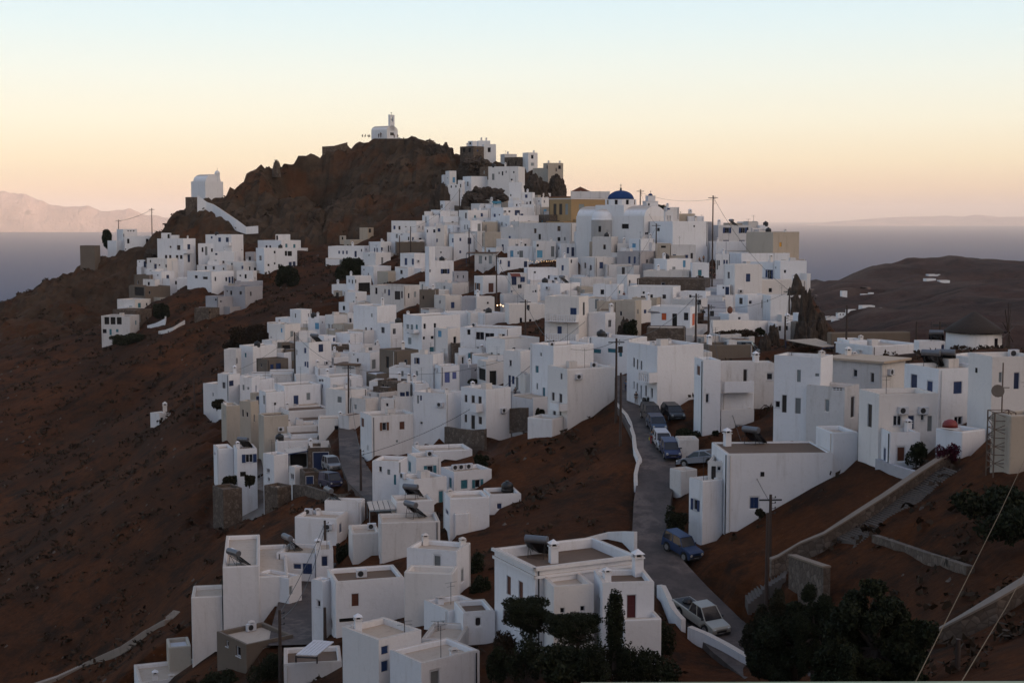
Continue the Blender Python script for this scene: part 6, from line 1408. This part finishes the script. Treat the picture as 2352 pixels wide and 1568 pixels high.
for i in range(7): x = -.5+i*.16; mb.box((x,-.045,-.08+(i % 3)*.04), (.045,0,0), (.01,.01,0), (.03,0,.16), 0)
o = mb.build('cafe_sign', [FRAME, BLACKP]); o.location = s_c; setp(o, 'oval black and white painted sign on the dark stone terrace wall', 'sign')
def emit(name, c, s_): m, t, b = nt(name); b.inputs['Emission Color'].default_value = (*c, 1); b.inputs['Emission Strength'].default_value = s_; return m
BULB = emit('warm_bulb', (1,.60,.28), 4)
LAMPS = [('I',1025,690,'lamp above the orange framed window of the cafe'),('I',1133,684,'lamp above the orange cafe side door'),('I',717,702,'lamp under the cafe awning'),('H',312,768,'leftmost of three lane lamps beside the speckled wall'),('H',357,763,'middle of three lane lamps beside the speckled wall'),('H',391,778,'rightmost of three lane lamps beside the speckled wall'),
 ('L',325,686,'lit wall lamp above the blue doors by the public steps'),('L',1628,306,'left wall lamp glowing on the tavern front'),('L',1855,312,'right wall lamp glowing on the tavern front'),('A',190,1252,'warm lamp in the dark arch of the far left villa'),('A',756,570,'left small light over the four-window row'),('A',826,568,'right small light over the four-window row'),('M',1278,655,'white light glowing inside the dark veranda')]
for t, x, y, lab in LAMPS:
    X, Y = T(t, x, y); p = at(X, Y, DIST(X, Y+14)-.9); R = root('wall_lamp', p, lab, 'lamp', 'lit lamps'); mb = MB(); mb.lathe((0,0,-.12), [(.05,0),(.11,.06),(.12,.12),(.07,.2),(.02,.22)], 10); mb.build('bulb', BULB, R, smooth=True); mb = MB(); mb.tube((0,.05,.12), (0,.8,.2), .02, n=4); mb.build('bracket', DARKMETAL, R)
R = root('string_lights', at_t('H', 740, 150, dz('H', 900, 470)-.5), 'strings of tiny warm bulbs above the white terrace house', 'lights'); mb = MB(); mw = MB(); L = []
D_ = dz('H', 900, 470)-.5; O_ = at_t('H', 740, 150, D_)
for x, y in ((740,148),(770,152),(800,165),(845,172),(862,150),(885,170),(920,146),(930,165),(962,155),(995,158),(1005,160),(1030,157),(1055,158),(1078,155),(1100,143),(1122,147)):
    p = at_t('H', x, y, D_)-O_; mb.lathe(p, [(.02,-.04),(.05,0),(.02,.04)], 6); L.append(p+UP*.07)
mb.build('bulb', BULB, R); mw.path(L, .012, 4); mw.build('wire', DARKMETAL, R)
p = at_t('I', 1637, 708, dz('I', 1700, 802)+1.5); R = root('clay_jar', p, 'round terracotta jar on the low white roof right of the steps', 'jar'); mb = MB(); mb.lathe((0,0,0), [(.2,0),(.42,.3),(.46,.6),(.36,.9),(.2,1.02),(.24,1.1)], 16); mb.build('jar', simple('terracotta', (.16,.06,.035), .9), R, smooth=True)
p = at_t('T', 1318, 412, dz('T', 1445, 690)+1.2); R = root('red_bowl', p, 'upturned red tub on the white patio parapet', 'tub'); mb = MB(); mb.lathe((0,0,0), [(.62,0),(.6,.25),(.45,.5),(.2,.62),(.02,.64)], 16); mb.build('tub', simple('red_plastic', (.20,.02,.015), .5), R, smooth=True)
# ------------------------------------------------------------------ rocks
def crag(tile, x, yt, yb, wpx, label, seed, dd=0, sq=.8, mat=None, name='rock_outcrop', cat='rock'):
    X, Yb = T(tile, x, yb); _, Yt = T(tile, x, yt); D = DIST(X, Yb)+dd; a = at(X, Yb, D); b = at(X, Yt, D); h = b.z-a.z; w = wpx/TILES[tile][2]*.574219/F*D/2
    bm = bmesh.new(); bmesh.ops.create_icosphere(bm, subdivisions=5 if w > 3 else 4, radius=1); s = Vector((seed*3.1, seed*1.7, seed))
    for v in bm.verts:
        n = v.co.copy(); q = n*1.3+s; f = 1+.28*noise.fractal(q, 1.0, 2.1, 4)-.30*abs(noise.noise(q*1.7))-.16*abs(noise.noise(q*4.1))+.12*(noise.cell(q*2.6)-.5)
        v.co = Vector((n.x*w, n.y*w*sq, n.z*h*1.0))*f
        if v.co.z < -h*.3: v.co.z = -h*.3-1.5
    me = bpy.data.meshes.new(name); bm.to_mesh(me); bm.free(); me.materials.append(mat or CRAG); o = bpy.data.objects.new(name, me); COL.objects.link(o); o.location = a+UP*.02; setp(o, label, cat, 'rock outcrops'); return o
CRAG = groundmat('crag_rock', (.11,.085,.068), (.08,.062,.05), (.05,.038,.03), (.11,.085,.068), (.055,.042,.034), 1.6)
for a in [('C',1560,320,620,330,'big grey rock mass left half, under the two-chimney tower',2),('C',1820,340,640,300,'big grey rock mass right half, right of the clean white cube',5,-1),('C',870,500,720,620,'grassy rock knoll in the middle of the castle houses',3),('C',620,560,690,200,'round-topped rock at the left end of the grassy knoll',8),
 ('C',220,440,850,330,'dark cliff buttress below the tiny pale blue door house',4,2),('C',560,650,820,150,'grey rocks behind the pole under the white steps houses',9),('B',880,460,620,250,'domed boulder on the skyline between chapel and castle',6),('B',1000,450,640,220,'second bulging boulder on the castle skyline',7,2),('B',1300,570,720,330,'dark cliff under the dark stone house on the castle skyline',10,-2),
 ('F',1440,1075,1520,330,'pointed brown rock spike against the white corner house',11,-2.5),('F',1560,1170,1900,330,'tall brown cliff falling away at the right village edge',12,3),('Q',950,120,560,330,'lower brown cliff above the scrub, right village edge',13,2),('Q',210,480,760,220,'smooth rounded boulder beside the grey van roof',14),('Q',330,330,560,180,'pinkish rough rock behind the smooth boulder',15,2),
 ('F',290,1045,1130,110,'brown boulder on the roof edge beside the steps',16),('I',170,770,1010,230,'brown rock mass left of the cafe terrace',17,1),('I',1230,180,270,120,'small reddish boulder behind the rubble house',18),('A',560,510,640,260,'low rock hump beneath the long plain white house',19,-1),('O',500,330+0,840,10,'tiny rock',20)][:-1]:
    crag(*a)
crag('O', 1060, 495, 600, 95, 'ruined stub of wall with a hole on the skyline ridge', 21, 0, .8, STONE)
# ------------------------------------------------------------------ vegetation
def leafmat(name, c1, c2):
    m, t, b = nt(name); oi = N(t, 'ShaderNodeNewGeometry').outputs['Random Per Island']; t.links.new(mix(t, oi, c1, c2), b.inputs['Base Color']); b.inputs['Roughness'].default_value = .8; b.inputs['Specular IOR Level'].default_value = .15; return m
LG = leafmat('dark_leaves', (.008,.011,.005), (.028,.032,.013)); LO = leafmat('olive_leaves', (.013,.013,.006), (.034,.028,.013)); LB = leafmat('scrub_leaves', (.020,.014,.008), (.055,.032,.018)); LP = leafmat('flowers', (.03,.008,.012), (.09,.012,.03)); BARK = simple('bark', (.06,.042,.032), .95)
def leaves(name, blobs, n, size, mat, parent=None, seed=0):
    r = np.random.RandomState(seed); V = []; vol = np.array([b[3]*b[4]*b[5] for b in blobs]); cnt = (n*vol/vol.sum()).astype(int)+4
    for b, k in zip(blobs, cnt):
        d = r.normal(size=(k, 3)); d /= np.linalg.norm(d, axis=1)[:,None]; rad = r.uniform(.45, 1.0, (k,1))**.6; lump = 1+.22*np.sin(d[:,:1]*5+seed)*np.cos(d[:,1:2]*4+seed*2)
        c = np.array(b[:3])+d*rad*lump*np.array(b[3:6]); u = r.normal(size=(k,3)); u /= np.linalg.norm(u, axis=1)[:,None]; w = np.cross(u, r.normal(size=(k,3))); w /= np.linalg.norm(w, axis=1)[:,None]; s = size*r.uniform(.5, 1.3, (k,1))
        V.append(np.stack([c-u*s, c+w*s*.55, c+u*s, c-w*s*.55], 1))
    V = np.concatenate(V).reshape(-1, 3); f = np.arange(len(V)).reshape(-1, 4); me = bpy.data.meshes.new(name); me.from_pydata(V.tolist(), [], f.tolist()); me.materials.append(mat); o = bpy.data.objects.new(name, me); COL.objects.link(o); o.parent = parent; return o
def plant(tile, x, yt, yb, wpx, label, kind='bush', mat=None, seed=1, dd=0, cat=None, n=None, D=None):
    X, Yb = T(tile, x, yb); _, Yt = T(tile, x, yt); D = D or DIST(X, Yb)+dd; a = at(X, Yb, D); h = at(X, Yt, D).z-a.z; w = wpx/TILES[tile][2]*.574219/F*D/2; r = random.Random(seed); mat = mat or LG
    R = root({'bush':'bush','pine':'pine_tree','cypress':'cypress_tree','tree':'tree','palm':'palm_tree'}[kind], a, label, cat or {'bush':'bush','pine':'pine','cypress':'cypress','tree':'tree','palm':'palm'}[kind])
    ls = max(.10, min(.28, w*.07)); ls = max(ls, D*.0009)
    if kind == 'bush':
        bl = [(r.uniform(-.6,.6)*w, r.uniform(-.4,.4)*w, h*r.uniform(.12,.68), w*r.uniform(.28,.5), w*r.uniform(.3,.5), h*r.uniform(.2,.36)) for _ in range(11)]
        leaves('crown', bl, n or int(2200+w*h*620), ls*.9, mat, R, seed); mb = MB()
        for _ in range(4): mb.tube((0,0,-.5), (r.uniform(-.5,.5)*w, r.uniform(-.3,.3)*w, h*.6), .06, .02, n=5)
        mb.build('trunk', BARK, R)
    elif kind == 'cypress':
        bl = [(r.uniform(-.1,.1)*w, r.uniform(-.1,.1)*w, h*z, w*(.25+1.0*math.sin(math.pi*min(1, (1-z)*.9+.1))**.8)*.8, w*(.25+.9*math.sin(math.pi*min(1, (1-z)*.9+.1)))*.8, h*.11) for z in [i/12 for i in range(1, 12)]]
        leaves('crown', bl, n or 6000, ls*.8, mat, R, seed); mb = MB(); mb.tube((0,0,-.5), (0,0,h*.8), .18, .04, n=7); mb.build('trunk', BARK, R)
    elif kind == 'pine':
        ch = h*.42; bl = [(w*r.uniform(-.75,.75), w*r.uniform(-.6,.6), h*(.88-abs(r.gauss(0,.16))), w*r.uniform(.26,.48), w*r.uniform(.22,.42), h*r.uniform(.06,.11)) for _ in range(34)]
        leaves('crown', bl, n or 20000, ls*.6, mat, R, seed); mb = MB(); f = Vector((w*.05, 0, h*.45)); mb.tube((0,0,-.6), f, .15, .11, n=8)
        for b in bl[:14]: m = f.lerp(Vector(b[:3]), .5)+Vector((0,0,-h*.02)); mb.tube(f, m, .08, .05, n=5); mb.tube(m, b[:3], .05, .02, n=5)
        mb.build('trunk', BARK, R)
        tw = MB()
        for _ in range(90): a_ = r.uniform(0, 6.28); q = Vector((math.cos(a_)*w*r.uniform(.2,.8), math.sin(a_)*w*r.uniform(.2,.8), h*r.uniform(.5,.75))); tw.tube(q, q+Vector((r.uniform(-.5,.5), r.uniform(-.5,.5), r.uniform(-.1,.5))), .02, .008, n=3)
        tw.build('twigs', BARK, R)
    elif kind == 'tree':
        bl = [(xx_*w, w*r.uniform(-.6,.6), h*r.uniform(.05, .80-.42*abs(xx_)**1.4+.06*math.sin(xx_*9+seed)), w*r.uniform(.16,.30), w*r.uniform(.16,.3), h*r.uniform(.05,.10)) for xx_ in [r.uniform(-.85,.85) for _ in range(75)]]
        leaves('crown', bl, n or 60000, ls*.6, mat, R, seed); mb = MB(); f = Vector((0,0,h*.35)); mb.tube((0,0,-.8), f, .32, .22, n=8)
        for b in bl[:22]: m = f.lerp(Vector(b[:3]), .5); mb.tube(f, m, .12, .07, n=5); mb.tube(m, b[:3], .07, .02, n=5)
        mb.build('trunk', BARK, R)
    elif kind == 'palm':
        mb = MB(); mb.tube((0,0,-1), (0,0,h*.5), .28, .22, n=8); mb.build('trunk', BARK, R)
        for i in range(18):
            a_ = i*2.4; e = Vector((math.cos(a_), math.sin(a_), 0)); up_ = r.uniform(.2, 1.1); mb = MB(); P = [Vector((0,0,h*.5))+e*(t*w*1.1)+UP*(h*.75*(up_*t-.9*t*t)) for t in (0,.25,.5,.75,1)]
            for p, q in zip(P, P[1:]):
                sd = Vector((-e.y, e.x, 0))
                for s in (-1, 1):
                    for k in range(4): c = p.lerp(q, k/4); mb.poly([c, c+sd*s*.55-UP*.28+e*.22, c+sd*s*.5-UP*.30+e*.34])
                mb.tube(p, q, .03, n=4)
            mb.build('frond', LG, R)
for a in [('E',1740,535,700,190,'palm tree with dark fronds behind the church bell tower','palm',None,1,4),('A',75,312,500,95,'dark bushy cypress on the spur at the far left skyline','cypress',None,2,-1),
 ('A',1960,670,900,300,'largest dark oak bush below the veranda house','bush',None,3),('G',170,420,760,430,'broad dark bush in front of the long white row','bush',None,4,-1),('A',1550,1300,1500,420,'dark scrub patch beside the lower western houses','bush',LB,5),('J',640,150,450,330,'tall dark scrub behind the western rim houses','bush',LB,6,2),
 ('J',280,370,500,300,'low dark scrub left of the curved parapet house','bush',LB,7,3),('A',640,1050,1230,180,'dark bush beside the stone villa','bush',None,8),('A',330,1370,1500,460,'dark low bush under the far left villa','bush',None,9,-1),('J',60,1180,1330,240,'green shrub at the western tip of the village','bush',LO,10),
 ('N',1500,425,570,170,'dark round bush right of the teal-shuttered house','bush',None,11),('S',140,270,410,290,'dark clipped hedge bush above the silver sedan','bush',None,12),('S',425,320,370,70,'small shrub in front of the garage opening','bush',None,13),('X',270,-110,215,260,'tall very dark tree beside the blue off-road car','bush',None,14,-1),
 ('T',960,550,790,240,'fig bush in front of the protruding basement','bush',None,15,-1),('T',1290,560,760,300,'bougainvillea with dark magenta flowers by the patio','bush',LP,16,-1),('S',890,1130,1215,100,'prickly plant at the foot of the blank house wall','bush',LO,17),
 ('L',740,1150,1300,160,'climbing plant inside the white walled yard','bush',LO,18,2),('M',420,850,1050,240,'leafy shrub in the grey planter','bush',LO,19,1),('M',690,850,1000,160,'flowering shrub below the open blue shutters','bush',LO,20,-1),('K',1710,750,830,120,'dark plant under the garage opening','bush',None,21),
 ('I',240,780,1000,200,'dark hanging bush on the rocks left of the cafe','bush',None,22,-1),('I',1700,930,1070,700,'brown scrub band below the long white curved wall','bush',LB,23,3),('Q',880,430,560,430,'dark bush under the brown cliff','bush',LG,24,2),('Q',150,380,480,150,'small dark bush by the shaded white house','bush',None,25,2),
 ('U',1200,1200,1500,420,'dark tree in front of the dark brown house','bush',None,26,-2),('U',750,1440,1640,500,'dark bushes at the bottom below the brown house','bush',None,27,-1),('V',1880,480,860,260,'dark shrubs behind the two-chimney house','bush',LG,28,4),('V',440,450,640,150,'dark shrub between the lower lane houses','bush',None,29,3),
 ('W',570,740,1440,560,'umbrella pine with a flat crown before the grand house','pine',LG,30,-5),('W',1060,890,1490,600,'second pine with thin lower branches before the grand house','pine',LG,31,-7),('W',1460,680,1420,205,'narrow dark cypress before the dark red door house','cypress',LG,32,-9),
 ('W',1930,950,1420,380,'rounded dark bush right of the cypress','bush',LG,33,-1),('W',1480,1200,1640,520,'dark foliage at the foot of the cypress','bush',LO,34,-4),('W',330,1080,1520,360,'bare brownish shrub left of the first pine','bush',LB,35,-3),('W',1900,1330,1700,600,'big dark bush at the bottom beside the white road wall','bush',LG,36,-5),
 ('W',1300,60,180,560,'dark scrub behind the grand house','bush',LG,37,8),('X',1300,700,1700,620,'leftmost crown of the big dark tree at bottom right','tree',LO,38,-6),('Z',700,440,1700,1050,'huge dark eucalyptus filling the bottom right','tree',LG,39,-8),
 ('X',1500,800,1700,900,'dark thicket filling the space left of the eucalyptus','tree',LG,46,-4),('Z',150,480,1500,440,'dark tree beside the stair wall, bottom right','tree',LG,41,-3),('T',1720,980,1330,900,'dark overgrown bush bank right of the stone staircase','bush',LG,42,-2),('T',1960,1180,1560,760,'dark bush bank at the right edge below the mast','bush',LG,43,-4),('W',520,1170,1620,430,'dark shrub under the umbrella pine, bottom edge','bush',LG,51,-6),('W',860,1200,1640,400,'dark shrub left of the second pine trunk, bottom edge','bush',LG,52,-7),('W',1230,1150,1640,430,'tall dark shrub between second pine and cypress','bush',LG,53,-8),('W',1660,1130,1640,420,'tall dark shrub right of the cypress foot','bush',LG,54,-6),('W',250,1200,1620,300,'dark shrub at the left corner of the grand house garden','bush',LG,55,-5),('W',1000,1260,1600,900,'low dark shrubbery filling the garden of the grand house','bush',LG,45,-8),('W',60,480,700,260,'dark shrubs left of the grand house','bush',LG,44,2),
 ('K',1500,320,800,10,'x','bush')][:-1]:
    plant(*a)
# scattered dry scrub and stones: uncountable
r = np.random.RandomState(5); n = 60000; sx = r.uniform(-260, 230, n); sy = 60+r.uniform(0, 1, n)**1.5*420; V = []; V2 = []
def free(x, y):
    i = int(np.searchsorted(gx, x)); j = int(np.searchsorted(gy, y)); return 0 < i < len(gx) and 0 < j < len(gy) and not inside[j-1:j+1, i-1:i+1].any() and near[j-1, i-1] > .5
cnt = 0
for i in range(n):
    x, y = sx[i], sy[i]
    if not free(x, y): continue
    z = ground(x, y); px, py = proj(x, y, z)
    if not (-150 < px < 2500 and 300 < py < 1640): continue
    g = noise.noise((x/9, y/9, 0))+.4*noise.noise((x/2.5, y/2.5, 4))
    if g < -.15+.25*r.rand(): continue
    c = np.array([x, y, z]); s = r.uniform(.18, .5)*(1+.9*max(g, 0))*(1+y/600); k = 7
    d = r.normal(size=(k, 3)); d[:,2] = np.abs(d[:,2]); d /= np.linalg.norm(d, axis=1)[:,None]; q = c+d*s*np.array([1, 1, .7]); u = r.normal(size=(k,3)); u /= np.linalg.norm(u, axis=1)[:,None]; w = np.cross(u, d); hs = s*.5
    V.append(np.stack([q-u*hs, q+w*hs*.7, q+u*hs, q-w*hs*.7], 1)); cnt += 1
V = np.concatenate(V).reshape(-1, 3); me = bpy.data.meshes.new('dry_scrub'); me.from_pydata(V.tolist(), [], np.arange(len(V)).reshape(-1, 4).tolist()); me.materials.append(LB); o = bpy.data.objects.new('dry_scrub', me); COL.objects.link(o)
setp(o, 'low dry brown scrub scattered over the bare slopes', 'scrub', None, 'stuff')
mb = MB()
for i in range(1300):
    x = r.uniform(-200, 150); y = 75+r.uniform(0,1)*330
    if not free(x, y): continue
    z = ground(x, y); s = r.uniform(.10, .34)*(1+y/500); a_ = r.uniform(0, 3); ca, sa = math.cos(a_)*s, math.sin(a_)*s; p = [(x+ca, y+sa, z-.1), (x-sa, y+ca, z-.1), (x-ca*.8, y-sa*.9, z-.1), (x+sa, y-ca, z-.1)]; t_ = (x+ca*.2, y, z+s*.7); t2 = (x-ca*.2, y+sa*.2, z+s*.55)
    mb.poly([p[0], p[1], t_]); mb.poly([p[1], p[2], t2, t_]); mb.poly([p[2], p[3], t2]); mb.poly([p[3], p[0], t_, t2])
o = mb.build('loose_stones', stonemat('field_stone', (.07,.052,.042), (.11,.085,.07), (.17,.14,.12), 1.5)); setp(o, 'pale loose stones strewn over the dry slopes', 'stones', None, 'stuff')
# ------------------------------------------------------------------ haze, sky, sun, camera
ht = max([h['zt'] for h in HOUSES]+[float(GZ.max())])+14
mb = MB(); mb.box((-62000, -9500, -194), (124000,0,0), (0,72500,0), (0,0,max(ht+194, 480+194)))
m = bpy.data.materials.new('evening_haze'); m.use_nodes = True; t = m.node_tree; t.nodes.remove(t.nodes['Principled BSDF']); v = N(t, 'ShaderNodeVolumePrincipled'); v.inputs['Color'].default_value = (1.0,.93,.86,1); v.inputs['Density'].default_value = HAZE; v.inputs['Anisotropy'].default_value = -.2
t.links.new(v.outputs['Volume'], t.nodes['Material Output'].inputs['Volume']); o = mb.build('haze', m); o['kind'] = 'stuff'; setp(o, 'thin pinkish evening haze over the sea and far hills', 'haze')
SUN_EL, SUN_AZ = math.radians(3.2), math.radians(122)      # azimuth clockwise from the view direction
sd = Vector((math.sin(SUN_AZ)*math.cos(SUN_EL), math.cos(SUN_AZ)*math.cos(SUN_EL), math.sin(SUN_EL)))
L = bpy.data.lights.new('sun', 'SUN'); L.energy = 5.0; L.angle = math.radians(.5); L.color = (1,.70,.52); o = bpy.data.objects.new('sun', L); COL.objects.link(o); o.rotation_euler = (-sd).to_track_quat('-Z', 'Y').to_euler()
w = bpy.data.worlds.new('World'); sc.world = w; w.use_nodes = True; t = w.node_tree; bg = t.nodes['Background']; tc = N(t, 'ShaderNodeTexCoord').outputs['Generated']
sx_ = N(t, 'ShaderNodeSeparateXYZ'); t.links.new(tc, sx_.inputs[0]); z_ = sx_.outputs['Z']
def lin(c): return tuple(((x/255+.055)/1.055)**2.4 if x > 10 else x/255/12.92 for x in c)
mr = N(t, 'ShaderNodeMapRange'); mr.inputs['From Min'].default_value = -.02; mr.inputs['From Max'].default_value = .42; t.links.new(z_, mr.inputs['Value'])
e = lambda deg: (math.sin(math.radians(deg))+.02)/.44
K_ = lambda c, k=.91: tuple(x*k for x in lin(c))
front = ramp(t, mr.outputs['Result'], [(0, K_((212,182,170))), (e(.4), K_((226,193,168))), (e(1.1), K_((246,214,178))), (e(2.2), K_((252,233,198))), (e(3.8), K_((250,244,222))), (e(5.6), K_((241,245,235))), (e(7.4), K_((227,242,243))), (e(9.2), K_((214,237,247))), (e(16), lin((172,200,226))), (1, lin((120,142,174)))])
nis = N(t, 'ShaderNodeTexSky', sky_type='NISHITA'); nis.sun_disc = False; nis.sun_elevation = SUN_EL; nis.sun_rotation = SUN_AZ
dt = N(t, 'ShaderNodeVectorMath', operation='DOT_PRODUCT'); t.links.new(tc, dt.inputs[0]); dt.inputs[1].default_value = tuple(sd)
glow = ramp(t, dt.outputs['Value'], [(.0,(0,0,0)),(.5,(.26,.17,.09)),(1,(1.1,.72,.40))])
s1 = mix(t, 1.0, front, glow, 'ADD'); sc2 = N(t, 'ShaderNodeVectorMath', operation='SCALE'); t.links.new(nis.outputs[0], sc2.inputs[0]); sc2.inputs['Scale'].default_value = .02
s2 = mix(t, 1.0, s1, sc2.outputs[0], 'ADD'); t.links.new(s2, bg.inputs['Color']); bg.inputs['Strength'].default_value = 1.0
cam = bpy.data.cameras.new('camera'); cam.sensor_width = 36; cam.lens = 36*F/2352; cam.clip_end = 120000; cam.clip_start = .5; o = bpy.data.objects.new('camera', cam); COL.objects.link(o); o.rotation_euler = (math.pi/2-PITCH, 0, 0); sc.camera = o
sc.view_settings.view_transform = 'Standard'; sc.view_settings.look = 'None'; sc.view_settings.exposure = EXPO; sc.view_settings.gamma = 1
cy = sc.cycles; cy.max_bounces = 5; cy.diffuse_bounces = 3; cy.glossy_bounces = 2; cy.transmission_bounces = 2; cy.volume_bounces = 1; cy.transparent_max_bounces = 4; cy.use_denoising = True; cy.volume_max_steps = 64; cy.caustics_reflective = False; cy.caustics_refractive = False
for o in COL.objects:
    if 'D_' in o: del o['D_']
